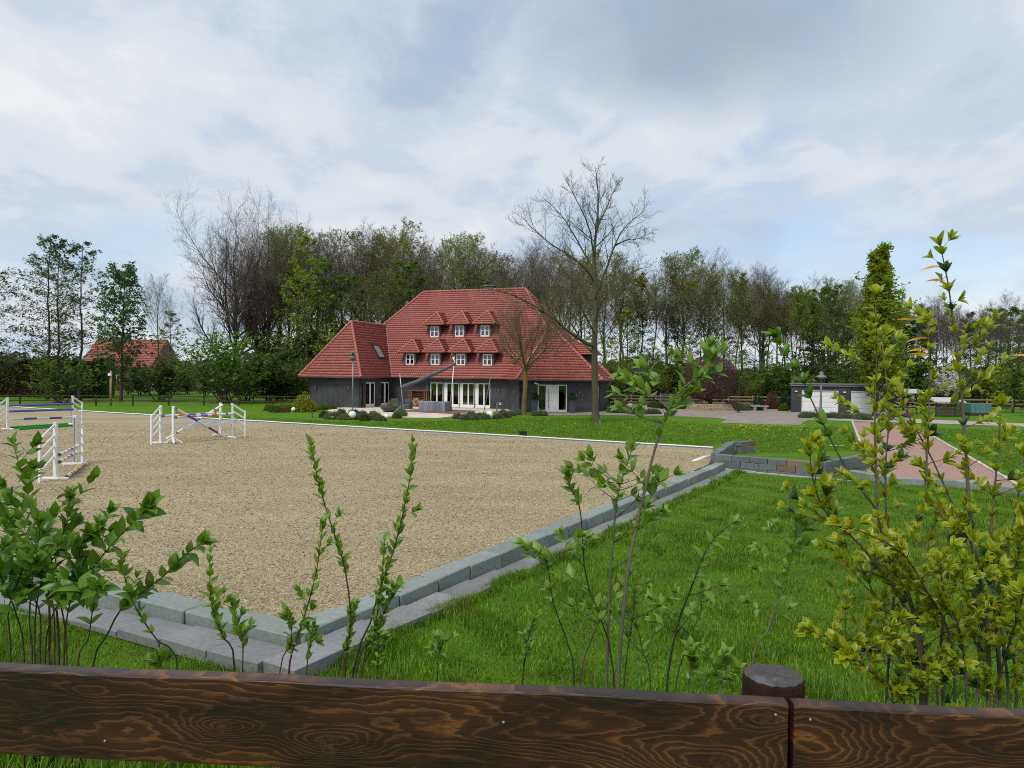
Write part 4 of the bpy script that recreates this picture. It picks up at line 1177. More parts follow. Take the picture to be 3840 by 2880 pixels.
def leaves(rg, Pt, per, size, t0=0.2, spread=0.1, flat=0.0, asp=0.6, sdv=0.3):
    """leaf quads (diamond) scattered along paths"""
    B, n, _ = Pt.shape
    cnt = B * per; b = np.repeat(np.arange(B), per)
    x = (t0 + (1 - t0) * rg.random(cnt)) * (n - 1); i = np.minimum(x.astype(int), n - 2); f = (x - i)[:, None]
    c = Pt[b, i] * (1 - f) + Pt[b, i + 1] * f + rg.normal(0, spread, (cnt, 3))
    u = rg.normal(0, 1, (cnt, 3)); u[:, 2] *= (1 - flat); u = nrm(u)
    w = rg.normal(0, 1, (cnt, 3)); w[:, 2] *= (1 - flat); w = nrm(w - u * np.sum(u * w, -1, keepdims=True))
    s = (size * np.exp(rg.normal(0, sdv, cnt)))[:, None]
    bend = np.cross(u, w) * s * 0.15
    v = np.stack([c - u * s * 0.5, c + w * s * 0.5 * asp + bend, c + u * s * 0.5, c - w * s * 0.5 * asp + bend], 1).reshape(-1, 3)
    return v, np.arange(cnt * 4).reshape(-1, 4)

def bark_material(name, c1, c2, green=None, gz=6.0):
    t = NT(name); v = t.tc('Object')
    f = t.noise(t.mapping(v, scale=(1, 1, 0.25)), 9.0, 5, 0.7)
    c = t.ramp(f, [(0.3, c1), (0.7, c2)])
    if green is not None:
        g = t.ramp(t.noise(v, 1.3, 4, 0.6), [(0.40, (0, 0, 0)), (0.6, (1, 1, 1))])
        c = t.mix(t.math('MULTIPLY', g, 0.7), c, green)
    return t.done(t.principled(c, 0.9, t.bump(f, 0.8, 0.03), 0.15))
M['bark'] = bark_material('beech_bark', (0.050, 0.044, 0.036), (0.120, 0.106, 0.085), (0.085, 0.095, 0.038))
M['bark_dark'] = bark_material('dark_bark', (0.032, 0.028, 0.023), (0.080, 0.068, 0.055))
M['bark_tree'] = bark_material('maple_bark', (0.060, 0.050, 0.036), (0.125, 0.105, 0.075), (0.10, 0.098, 0.045))
M['bark_moss'] = bark_material('mossy_bark', (0.09, 0.07, 0.042), (0.15, 0.12, 0.065), (0.17, 0.14, 0.03))
M['twig'] = rough_mat('twig_bark', (0.080, 0.063, 0.052), (0.14, 0.112, 0.092), 3, 0.9, 0.0)
M['twig_purple'] = rough_mat('budding_twigs', (0.092, 0.070, 0.062), (0.155, 0.118, 0.102), 3, 0.9, 0.0)
M['twig_green'] = rough_mat('greenish_twigs', (0.085, 0.078, 0.036), (0.13, 0.12, 0.055), 3, 0.9, 0.0)
M['lf_spring'] = leaf_mat('spring_leaves', (0.140, 0.195, 0.020), (0.220, 0.280, 0.032), 0.45)
M['lf_olive'] = leaf_mat('olive_young_leaves', (0.150, 0.160, 0.022), (0.220, 0.220, 0.036), 0.45)
M['lf_green'] = leaf_mat('hornbeam_leaves', (0.068, 0.145, 0.016), (0.125, 0.215, 0.026), 0.45)
M['lf_dark'] = leaf_mat('dark_leaves', (0.042, 0.092, 0.014), (0.080, 0.142, 0.022), 0.4)
M['lf_alder'] = leaf_mat('alder_leaves', (0.042, 0.075, 0.020), (0.075, 0.115, 0.028), 0.35)
M['lf_chest'] = leaf_mat('chestnut_leaves', (0.035, 0.098, 0.014), (0.070, 0.150, 0.020), 0.35)
M['lf_yellow'] = leaf_mat('yellow_green_leaves', (0.16, 0.215, 0.018), (0.25, 0.305, 0.026), 0.5)
M['lf_lime'] = leaf_mat('lime_leaves', (0.20, 0.25, 0.020), (0.30, 0.33, 0.030), 0.4)
M['lf_rust'] = leaf_mat('rusty_leaves', (0.12, 0.055, 0.028), (0.18, 0.085, 0.040), 0.3)
M['lf_brown'] = leaf_mat('dry_brown_leaves', (0.150, 0.082, 0.052), (0.22, 0.125, 0.078), 0.3)
M['lf_gloss'] = leaf_mat('laurel_leaves', (0.012, 0.032, 0.012), (0.030, 0.060, 0.018), 0.15, 0.3, 0.5)
M['lf_grey'] = leaf_mat('heather_leaves', (0.105, 0.125, 0.060), (0.165, 0.165, 0.085), 0.3)
M['lf_lav'] = leaf_mat('lavender_leaves', (0.085, 0.135, 0.060), (0.135, 0.195, 0.085), 0.3)
M['blossom'] = leaf_mat('white_blossom', (0.62, 0.60, 0.58), (0.75, 0.73, 0.70), 0.4)
M['magenta'] = leaf_mat('magenta_flowers', (0.38, 0.03, 0.36), (0.50, 0.06, 0.48), 0.3)

PROTO = {}
def proto(key, trunk_parts, crown_parts, tm, cm, H):
    """store a tree as two meshes, height H"""
    PROTO[key] = (mesh_np('trunk', trunk_parts, True), mesh_np('crown', crown_parts, False), tm, cm, H)
def tree(key, name, label, cat, X, Y, h, z=0.0, rz=None, group=None, wide=1.0):
    tr, cr, tm, cm, H = PROTO[key]
    o = thing(name, label, cat, (X, Y, z), random.uniform(0, 6.28) if rz is None else rz, group)
    s = h / H; o.scale = (s * wide, s * wide, s)
    part('trunk', tr, tm, o); part('crown', cr, cm, o)
    return o
def trunk_path(rg, H, r0, r1, n=14, wig=0.02, lean=0.0):
    z = np.linspace(-0.3, H, n); w = np.cumsum(rg.normal(0, wig, (n, 2)), 0); w -= w[0]
    Pt = np.stack([w[:, 0] + lean * z, w[:, 1], z], -1)[None]
    R = (r0 + (r1 - r0) * np.linspace(0, 1, n) ** 0.8)[None]
    R[:, 0] *= 1.35; R[:, 1] *= 1.05
    return Pt, R
def make_forest(key, seed, H=21.0, r0=0.24, clear=0.38, n1=22, leafmat='lf_spring', per=2, lsize=0.22, twigmat='twig_purple', ang=0.75, up=0.9, lr=0.40, flat=0.0, bark='bark', dense=4, n3=6):
    rg = np.random.default_rng(seed)
    P0, R0 = trunk_path(rg, H * 0.93, r0, 0.035, 16, 0.10)
    shp = lambda t: np.clip(1.15 - 0.75 * t, 0.25, 1.2)
    P1, R1 = level(rg, P0, R0, n1, clear, 0.985, ang, 0.15, lr, 9, up, 0.06, 0.42, 0.15, shp, flat=flat)
    P2, R2 = level(rg, P1, R1, 9, 0.15, 0.98, 0.7, 0.2, 0.42, 6, up * 0.5, 0.10, 0.6, 0.25, lambda t: 1.1 - 0.6 * t, flat=flat)
    P3, R3 = level(rg, P2, R2, n3, 0.12, 0.98, 0.7, 0.25, 0.45, 4, up * 0.4, 0.14, 0.7, 0.4, flat=flat, minr=0.009)
    P4, R4 = level(rg, P3, R3, dense, 0.15, 1.0, 0.6, 0.3, 0.6, 3, 0.25, 0.15, 0.8, 0.5, minr=0.0065)
    tp = [(*tubes(P0, R0, 9), 0), (*tubes(P1, R1, 6), 0), (*tubes(P2, R2, 4), 0)]
    cp = [(*tubes(P3, R3, 3), 0), (*tubes(P4, R4, 3), 0)]
    mats = [M[twigmat]]
    if per > 0:
        cp.append((*leaves(rg, P3, per, lsize, 0.1, 0.10, flat * 0.8), 1)); cp.append((*leaves(rg, P4, max(1, per // 2), lsize, 0.3, 0.06, flat * 0.8), 1)); mats.append(M[leafmat])
    proto(key, tp, cp, M[bark], mats, H)
def make_layered(key, seed, H=18.0, r0=0.2, clear=0.12, n1=34, leafmat='lf_green', per=5, lsize=0.30, lr=0.26, bark='bark_dark', up=0.25, wide_low=True, n2=9, n3=4):
    """tree with level sprays of foliage down most of the stem (hornbeam, alder)"""
    rg = np.random.default_rng(seed)
    P0, R0 = trunk_path(rg, H * 0.97, r0, 0.02, 16, 0.07)
    shp = (lambda t: np.clip(1.25 - 1.0 * t, 0.18, 1.2)) if wide_low else (lambda t: np.clip(0.75 + 0.8 * t - 1.35 * t * t, 0.15, 1.2))
    P1, R1 = level(rg, P0, R0, n1, clear, 0.99, 1.2, 0.18, lr, 8, up, 0.05, 0.3, 0.2, shp, droop=0.15)
    P2, R2 = level(rg, P1, R1, n2, 0.2, 1.0, 0.8, 0.2, 0.40, 5, 0.1, 0.08, 0.6, 0.3, lambda t: 1.1 - 0.6 * t, flat=0.5)
    P3, R3 = level(rg, P2, R2, n3, 0.2, 1.0, 0.7, 0.3, 0.5, 3, 0.05, 0.1, 0.7, 0.5, flat=0.5, minr=0.006)
    tp = [(*tubes(P0, R0, 8), 0), (*tubes(P1, R1, 5), 0)]
    cp = [(*tubes(P2, R2, 3), 0), (*tubes(P3, R3, 3), 0), (*leaves(rg, P3, per, lsize, 0.0, 0.10, 0.55), 1)]
    proto(key, tp, cp, M[bark], [M['twig'], M[leafmat]], H)
def make_shrub(key, seed, H=3.0, n0=9, leafmat='lf_green', per=6, lsize=0.16, twigmat='twig', spreadang=0.45, bark='bark_dark', n1=9, n2=6, up=0.6):
    rg = np.random.default_rng(seed)
    st = np.zeros((n0, 3)); st[:, :2] = rg.normal(0, 0.12 * H / 3, (n0, 2)); st[:, 2] = -0.05
    a = np.abs(rg.normal(spreadang, 0.25, n0)); ph = rg.random(n0) * 6.28
    d = np.stack([np.sin(a) * np.cos(ph), np.sin(a) * np.sin(ph), np.cos(a)], -1)
    P0 = paths(rg, st, d, H * rg.uniform(0.75, 1.0, n0), 8, up * 0.5, 0.06); R0 = np.linspace(0.03, 0.008, 8)[None] * np.ones((n0, 1)) * H / 3
    P1, R1 = level(rg, P0, R0, n1, 0.15, 0.98, 0.75, 0.2, 0.38, 5, up, 0.1, 0.6, 0.3)
    P2, R2 = level(rg, P1, R1, n2, 0.1, 1.0, 0.7, 0.3, 0.45, 3, 0.3, 0.12, 0.7, 0.5, minr=0.003)
    tp = [(*tubes(P0, R0, 6), 0), (*tubes(P1, R1, 4), 0)]
    cp = [(*tubes(P2, R2, 3), 0)]
    mats = [M[twigmat]]
    if per: cp.append((*leaves(rg, P2, per, lsize, 0.0, 0.05 * H / 3, 0.2), 1)); mats.append(M[leafmat])
    proto(key, tp, cp, M[bark], mats, H)

make_forest('bare_a', 1, per=0, twigmat='twig_purple')
make_forest('bare_b', 2, per=0, twigmat='twig', r0=0.2, clear=0.45, ang=0.65, n1=20)
make_forest('spring_a', 3, per=2, leafmat='lf_spring', lsize=0.15, clear=0.34)
make_forest('spring_b', 4, per=2, leafmat='lf_olive', lsize=0.13, clear=0.42, twigmat='twig_green', ang=0.85)
make_forest('slim', 5, H=20, r0=0.16, clear=0.5, n1=16, per=2, leafmat='lf_spring', lsize=0.18, lr=0.22, ang=0.6)
make_forest('slim_bare', 6, H=20, r0=0.15, clear=0.5, n1=16, per=0, twigmat='twig_purple', lr=0.24, ang=0.55)
make_layered('green_a', 11, n2=8, n3=4, per=4, lsize=0.26)
make_layered('green_b', 12, H=16, clear=0.2, n1=28, leafmat='lf_spring', per=3, lsize=0.24, n2=8)
make_layered('green_c', 13, H=15, clear=0.05, n1=32, leafmat='lf_dark', per=4, lsize=0.28, lr=0.22)
make_layered('alder', 14, H=18, clear=0.22, n1=40, leafmat='lf_alder', per=4, lsize=0.19, lr=0.24, r0=0.19, wide_low=False, n2=7, n3=4, up=0.3)
make_shrub('hazel', 21, H=4.5, n0=11, leafmat='lf_green', per=4, lsize=0.20)
make_shrub('under_dark', 22, H=3.0, n0=10, leafmat='lf_dark', per=4, lsize=0.18)
make_shrub('under_spring', 23, H=3.0, n0=10, leafmat='lf_spring', per=3, lsize=0.15)
make_shrub('bare_shrub', 24, H=2.2, n0=14, per=0, spreadang=0.5)
# chestnut: stout limbs with hanging bunches of large leaves
def make_chestnut():
    rg = np.random.default_rng(31); H = 14.0
    P0, R0 = trunk_path(rg, H * 0.96, 0.17, 0.03, 14, 0.05)
    P1, R1 = level(rg, P0, R0, 38, 0.14, 0.97, 0.9, 0.15, 0.27, 7, 0.7, 0.06, 0.4, 0.3, lambda t: np.clip(0.8 + 0.5 * t - 0.95 * t * t, 0.2, 1.2))
    P2, R2 = level(rg, P1, R1, 7, 0.2, 1.0, 0.8, 0.2, 0.38, 4, 0.4, 0.1, 0.6, 0.4)
    P3, R3 = level(rg, P2, R2, 3, 0.4, 1.0, 0.8, 0.2, 0.45, 3, 0.1, 0.1, 0.8, 0.6, minr=0.006)
    tp = [(*tubes(P0, R0, 8), 0), (*tubes(P1, R1, 5), 0)]
    # leaf bunches at the tips: drooping fingers
    tips = P3[:, -1]; rep = 9; c = np.repeat(tips, rep, 0) + rg.normal(0, 0.07, (len(tips) * rep, 3))
    u = rg.normal(0, 1, c.shape); u[:, 2] = -np.abs(u[:, 2]) * 0.7; u = nrm(u); w = nrm(np.cross(u, rg.normal(0, 1, c.shape))); s = rg.uniform(0.22, 0.36, len(c))[:, None]
    v = np.stack([c, c + u * s * 0.6 + w * s * 0.22, c + u * s, c + u * s * 0.6 - w * s * 0.22], 1).reshape(-1, 3)
    cp = [(*tubes(P2, R2, 3), 0), (*tubes(P3, R3, 3), 0), (v, np.arange(len(v)).reshape(-1, 4), 1)]
    proto('chestnut', tp, cp, M['bark_dark'], [M['twig'], M['lf_chest']], H)
make_chestnut()
def make_oak():
    rg = np.random.default_rng(36); H = 21.0
    P0, R0 = trunk_path(rg, H * 0.55, 0.42, 0.16, 10, 0.10)
    P1, R1 = level(rg, P0, R0, 18, 0.26, 1.0, 0.72, 0.15, 0.95, 12, 0.85, 0.09, 0.55, 0.12, lambda t: 0.85 + 0.25 * t)
    P2, R2 = level(rg, P1, R1, 13, 0.2, 0.98, 0.75, 0.2, 0.38, 7, 0.45, 0.12, 0.6, 0.2, lambda t: 1.1 - 0.6 * t)
    P3, R3 = level(rg, P2, R2, 9, 0.1, 0.98, 0.7, 0.25, 0.42, 4, 0.3, 0.14, 0.7, 0.4, minr=0.010)
    P4, R4 = level(rg, P3, R3, 5, 0.15, 1.0, 0.65, 0.3, 0.6, 3, 0.3, 0.15, 0.8, 0.5, minr=0.0075)
    proto('oak', [(*tubes(P0, R0, 10), 0), (*tubes(P1, R1, 7), 0), (*tubes(P2, R2, 4), 0)], [(*tubes(P3, R3, 3), 0), (*tubes(P4, R4, 3), 0)], M['bark_dark'], [M['twig_purple']], H)
make_oak()
# fastigiate hornbeam
def make_column():
    rg = np.random.default_rng(35); H = 14.0
    P0, R0 = trunk_path(rg, H * 0.96, 0.16, 0.02, 14, 0.03)
    P1, R1 = level(rg, P0, R0, 70, 0.07, 0.97, 0.50, 0.12, 0.30, 9, 1.6, 0.04, 0.3, 0.25, lambda t: np.clip(1.25 - 0.95 * t, 0.25, 1.2) * np.clip(0.55 + 2.5 * t, 0, 1))
    P2, R2 = level(rg, P1, R1, 9, 0.15, 1.0, 0.6, 0.2, 0.24, 4, 0.6, 0.1, 0.6, 0.3)
    P3, R3 = level(rg, P2, R2, 3, 0.2, 1.0, 0.7, 0.2, 0.5, 3, 0.3, 0.1, 0.7, 0.5, minr=0.004)
    cp = [(*tubes(P2, R2, 3), 0), (*leaves(rg, P2, 12, 0.17, 0.1, 0.09), 1), (*leaves(rg, P3, 9, 0.16, 0.1, 0.09), 1)]
    proto('column', [(*tubes(P0, R0, 8), 0), (*tubes(P1, R1, 4), 0)], cp, M['bark_dark'], [M['twig'], M['lf_yellow']], H)
make_column()
def in_shape(rg, n, f):
    out = []
    while sum(len(o) for o in out) < n:
        p = rg.uniform(-1, 1, (n * 2, 3)); out.append(p[f(p)])
    return np.concatenate(out)[:n]
# clipped round hornbeam, still brown
def make_round():
    rg = np.random.default_rng(37); H = 5.0; Rr = 2.45
    P0, R0 = trunk_path(rg, 1.5, 0.24, 0.17, 6, 0.02)
    P1, R1 = level(rg, P0, R0, 26, 0.3, 1.0, 0.85, 0.25, 2.1, 8, 0.5, 0.09, 0.35, 0.2)
    P2, R2 = level(rg, P1, R1, 14, 0.25, 1.0, 0.7, 0.25, 0.30, 5, 0.2, 0.14, 0.6, 0.3)
    def clip(Pt):
        c = np.array([0, 0, 2.75]); d = (Pt - c) / np.array([Rr, Rr, 2.2]); r = (np.abs(d) ** 2.8).sum(-1, keepdims=True) ** (1 / 2.8)
        return c + (Pt - c) / np.maximum(r, 1.0)
    P1, P2 = clip(P1), clip(P2)
    # fine twigs over a squarish-round shell
    th = rg.random(9000) * 6.28; cz = rg.uniform(-1, 1, 9000); sr = np.sqrt(1 - cz * cz)
    dirs = np.stack([sr * np.cos(th), sr * np.sin(th), cz], -1)
    q = (np.abs(dirs) ** 2.8).sum(-1, keepdims=True) ** (1 / 2.8); srf = dirs / q * np.array([Rr, Rr, 2.2])
    dep = 1 - 0.5 * rg.random((9000, 1)) ** 2.2
    st = srf * dep + np.array([0, 0, 2.75]); keep = st[:, 2] > 0.75; st = st[keep]; dn = nrm(srf[keep] + rg.normal(0, 0.7, st.shape))
    P3 = paths(rg, st, dn, rg.uniform(0.25, 0.6, len(st)), 3, 0.2, 0.2); P3 = np.where((clip(P3) - P3) ** 2 > 0.02, clip(P3), P3)
    R3 = np.ones((len(P3), 1)) * np.array([[0.008, 0.006, 0.004]])
    lv = leaves(rg, P3, 2, 0.09, 0.2, 0.04)
    cp = [(*tubes(P3, R3, 3), 0), (*lv, 1)]
    proto('round', [(*tubes(P0, R0, 10), 0), (*tubes(P1, R1, 5), 0), (*tubes(P2, R2, 3), 0)], cp, M['bark_dark'], [M['twig'], M['lf_brown']], H)
make_round()
def make_blossom():
    rg = np.random.default_rng(38); H = 4.2
    P0, R0 = trunk_path(rg, 2.2, 0.08, 0.05, 6, 0.02)
    P1, R1 = level(rg, P0, R0, 12, 0.5, 1.0, 0.6, 0.2, 0.9, 6, 0.8, 0.08, 0.5, 0.3)
    P2, R2 = level(rg, P1, R1, 8, 0.2, 1.0, 0.7, 0.2, 0.4, 4, 0.4, 0.1, 0.6, 0.4)
    proto('blossom', [(*tubes(P0, R0, 8), 0), (*tubes(P1, R1, 5), 0)], [(*tubes(P2, R2, 3), 0), (*leaves(rg, P2, 22, 0.10, 0.0, 0.06, 0, 0.9), 1)], M['bark_dark'], [M['twig'], M['blossom']], H)
make_blossom()
def make_mound(key, seed, leafmat, n=2600, size=0.07, flat=0.2, sd=0.3, hemi=(1, 1, 1)):
    """low cushion shrub, unit radius and height 1, built of short stems and leaves"""
    rg = np.random.default_rng(seed)
    th = rg.random(n) * 6.28; r = np.sqrt(rg.random(n)); lump = 0.72 + 0.28 * np.sin(th * 3 + 1) * np.cos(r * 5) + rg.normal(0, 0.16, n)
    top = np.sqrt(np.clip(1 - r * r, 0.0, 1)) * lump
    st = np.stack([r * np.cos(th) * 0.55, r * np.sin(th) * 0.55, np.zeros(n)], -1)
    en = np.stack([r * np.cos(th), r * np.sin(th), np.maximum(top * rg.uniform(0.75, 1.05, n), 0.05)], -1)
    Pt = np.stack([st, st * 0.4 + en * 0.6 + np.array([0, 0, 0.03]), en], 1)
    sub = Pt[: n // 6]
    cp = [(*leaves(rg, Pt, 4, size, 0.5, 0.075, flat, 0.5), 1), (*tubes(Pt[n // 6: n // 3], np.ones((len(Pt[n // 6: n // 3]), 3)) * 0.004, 3), 0)]
    proto(key, [(*tubes(sub, np.ones((len(sub), 3)) * np.array([[0.008, 0.006, 0.004]]), 3), 0)], cp, M['twig'], [M['twig'], M[leafmat]], 1.0)
make_mound('heather', 41, 'lf_grey'); make_mound('lavender', 42, 'lf_lav', size=0.09); make_mound('lime', 43, 'lf_lime', 1800, 0.10); make_mound('laurel', 44, 'lf_gloss', 1500, 0.13)
make_mound('rusty', 45, 'lf_rust', 2200, 0.08); make_mound('greenb', 46, 'lf_green', 1500, 0.12); make_mound('magenta', 47, 'magenta', 1500, 0.07); make_mound('darkb', 48, 'lf_dark', 1600, 0.11)

def HZ(px): return 1400 + 0.012 * (px - 1920)
def place(key, name, label, cat, px, Yd, top, group=None, wide=1.0, hmin=None):
    X = (px - 1920) / F * Yd; h = CAM.z + (HZ(px) - top) / F * Yd
    return tree(key, name, label, cat, X, Yd, h, group=group, wide=wide)
# ---- individual trees on the left
place('alder', 'alder_tree', 'tall slim alder, leftmost of the three at the picture edge', 'tree', 178, 74, 868, 'alders on the left')
place('alder', 'alder_tree', 'tall slim alder, middle one of the three on the left', 'tree', 214, 76, 885, 'alders on the left')
place('alder', 'alder_tree', 'slim alder standing right of the pair of taller alders', 'tree', 300, 73, 895, 'alders on the left')
place('alder', 'alder_tree', 'alder cut by the left picture edge', 'tree', -30, 72, 960, 'alders on the left')
place('chestnut', 'chestnut_tree', 'fresh green chestnut tree right of the alders', 'tree', 452, 71, 1000, wide=1.0)
place('oak', 'oak_tree', 'broad bare oak with dark spreading crown left of the house', 'tree', 885, 86, 812, wide=0.80)
place('oak', 'oak_tree', 'second bare oak just right of the broad one', 'tree', 985, 92, 862, wide=0.72)
place('hazel', 'hazel_bush', 'rounded green bush in front of the bare oak', 'bush', 850, 70, 1275, wide=1.25)
place('hazel', 'hazel_bush', 'green bush at the foot of the alders', 'bush', 225, 67, 1355, wide=1.3)
place('under_dark', 'leafy_bush', 'low dark bush right of the chestnut trunk', 'bush', 600, 72, 1370, wide=1.3)
place('green_b', 'young_tree', 'young leafy tree between chestnut and bare oak', 'tree', 640, 80, 1160)
place('bare_b', 'bare_tree', 'thin bare tree between chestnut and bare oak', 'tree', 600, 92, 1060)
# ---- the wood
TOP = [(-200, 1180), (0, 1200), (560, 1120), (680, 930), (1000, 880), (1060, 905), (1150, 868), (1230, 920), (1330, 900), (1480, 858), (1560, 885), (1640, 920), (1750, 905), (1900, 965), (2000, 930), (2100, 920), (2250, 965), (2400, 1000), (2500, 985), (2640, 970), (2720, 1035), (2850, 1010), (2900, 1080), (3000, 1065), (3120, 1040), (3200, 1090), (3350, 1125), (3480, 1120), (3600, 1150), (3750, 1110), (3860, 1130), (4000, 1150)]
def top_at(px): return float(np.interp(px, [t[0] for t in TOP], [t[1] for t in TOP]))
ZN = [(1060, 1330, 'behind the left wing'), (1330, 2000, 'behind the main roof'), (2000, 2300, 'behind the big bare tree'), (2300, 2620, 'right of the big bare tree'), (2620, 2900, 'behind the round clipped tree'), (2900, 3200, 'behind the garage'), (3200, 4000, 'at the far right')]
def zone(px):
    for a, b, n in ZN:
        if a <= px < b: return n
    return 'left of the farmhouse'
KN = {'bare_a': 'bare brown beech', 'bare_b': 'bare forked beech', 'spring_a': 'beech in first yellow-green leaf', 'spring_b': 'olive-green budding beech', 'slim': 'slim tall tree in young leaf', 'slim_bare': 'slim bare tall tree', 'green_a': 'dense fresh green hornbeam', 'green_b': 'light green layered hornbeam', 'green_c': 'dark green layered hornbeam'}
rw = random.Random(5)
def wood(px, Yd, key, dtop=0.0, wide=1.2):
    place(key, 'woodland_tree', KN[key] + ' ' + zone(px), 'tree', px, Yd, top_at(px) + dtop, 'trees of the wood behind the house', wide)
# tall named neighbours
wood(1148, 84, 'green_b', 5, 0.9); wood(1200, 88, 'green_a', 60, 0.9); wood(1110, 92, 'spring_a', 20, 0.9); wood(1050, 96, 'spring_a', -10, 0.8)
wood(2560, 92, 'spring_a', 0); wood(2780, 90, 'bare_a', 5, 1.0); wood(2640, 96, 'bare_b', 0)
seq_mid = ['bare_a', 'spring_a', 'bare_b', 'spring_b', 'bare_a', 'bare_b', 'bare_a', 'spring_b', 'slim_bare', 'bare_b']
x = 1000
i = 0
while x < 1980:
    wood(x + rw.uniform(-15, 15), rw.uniform(90, 100), seq_mid[i % 10] if i % 3 else 'bare_a', rw.uniform(0, 50)); x += rw.uniform(48, 80); i += 1
x = 960
while x < 2020:
    wood(x, rw.uniform(104, 118), rw.choice(['bare_a', 'bare_b', 'spring_a', 'slim_bare']), rw.uniform(-10, 60)); x += rw.uniform(60, 95)
x = 1120
while x < 1900:
    wood(x, rw.uniform(86, 90), rw.choice(['green_a', 'green_b', 'green_a', 'spring_a']), rw.uniform(90, 200)); x += rw.uniform(60, 100)
# middle right: open trunks with sky between
x = 2010
while x < 2880:
    wood(x + rw.uniform(-12, 12), rw.uniform(86, 98), rw.choice(['spring_b', 'spring_a', 'bare_a', 'spring_b', 'slim']), rw.uniform(0, 45)); x += rw.uniform(58, 90)
x = 2050
while x < 2900:
    wood(x, rw.uniform(104, 118), rw.choice(['bare_a', 'slim_bare', 'spring_b']), rw.uniform(10, 60)); x += rw.uniform(80, 120)
# right: dense
x = 2880
while x < 3980:
    wood(x + rw.uniform(-10, 10), rw.uniform(82, 92), rw.choice(['green_b', 'slim', 'green_a', 'slim', 'spring_a', 'green_c'] if x < 3250 else ['green_c', 'slim_bare', 'green_a', 'bare_b', 'green_c']), rw.uniform(10, 80)); x += rw.uniform(40, 62)
x = 2860
while x < 3980:
    wood(x, rw.uniform(96, 108), rw.choice(['slim', 'bare_a', 'green_a', 'slim_bare', 'bare_b']), rw.uniform(-5, 40)); x += rw.uniform(42, 66)
x = 2860
while x < 3980:
    wood(x, rw.uniform(112, 126), rw.choice(['bare_a', 'green_c', 'slim_bare']), rw.uniform(0, 50)); x += rw.uniform(55, 80)
# young layered trees between the tall trunks
x = 2230
while x < 2900:
    wood(x, rw.uniform(82, 100), rw.choice(['green_b', 'green_b', 'green_a']), rw.uniform(150, 290), 1.0); x += rw.uniform(38, 62)
# understorey
def under(px, Yd, top, key):
    place(key, 'woodland_bush', {'hazel': 'fresh green bush under the trees ', 'under_dark': 'dark leafy bush under the trees ', 'under_spring': 'pale young-leaved bush under the trees ', 'bare_shrub': 'bare twiggy bush under the trees '}[key] + zone(px), 'bush', px, Yd, top, 'bushes along the edge of the wood', rw.uniform(1.1, 1.7))
x = 930
while x < 1150: under(x, rw.uniform(74, 84), rw.uniform(1340, 1400), rw.choice(['hazel', 'under_dark', 'hazel'])); x += rw.uniform(28, 45)
x = 2250
while x < 2960: under(x, rw.uniform(84, 100), rw.uniform(1370, 1450), rw.choice(['hazel', 'under_spring', 'hazel', 'under_spring'])); x += rw.uniform(32, 52)
x = 2880
while x < 3960: under(x, rw.uniform(80, 92), rw.uniform(1350, 1430), rw.choice(['hazel', 'under_dark', 'under_spring'])); x += rw.uniform(38, 60)
x = 1080
while x < 1500: under(x, rw.uniform(86, 96), rw.uniform(1250, 1330), rw.choice(['hazel', 'under_dark'])); x += rw.uniform(40, 60)
x = -60
while x < 1000: under(x, rw.uniform(84, 96), rw.uniform(1360, 1420), rw.choice(['hazel', 'under_dark', 'under_spring'])); x += rw.uniform(45, 75)
# ---- far wood on the horizon: reads as one mass
def far_wood():
    rg = np.random.default_rng(60); n = 26000
    X = rg.uniform(-330, 330, n); Yd = rg.uniform(250, 330, n)
    Hh = 6.0 + 2.5 * np.sin(X * 0.05) + 2.0 * np.sin(X * 0.13 + 1) + 1.2 * np.sin(X * 0.41)
    c = np.stack([X, Yd, rg.random(n) ** 0.7 * Hh], -1)
    u = nrm(rg.normal(0, 1, (n, 3))); w = nrm(np.cross(u, rg.normal(0, 1, (n, 3)))); s = rg.uniform(0.7, 1.6, n)[:, None]
    v = np.stack([c - u * s, c + w * s * 0.6, c + u * s, c - w * s * 0.6], 1).reshape(-1, 3)
    o = obj('far_wood', mesh_np('far_wood', [(v, np.arange(len(v)).reshape(-1, 4), 0)]), leaf_mat('far_leaves', (0.05, 0.065, 0.045), (0.08, 0.10, 0.06), 0.2))
    tag(o, 'hazy low line of distant woodland on the horizon', 'woodland', kind='stuff')
far_wood()

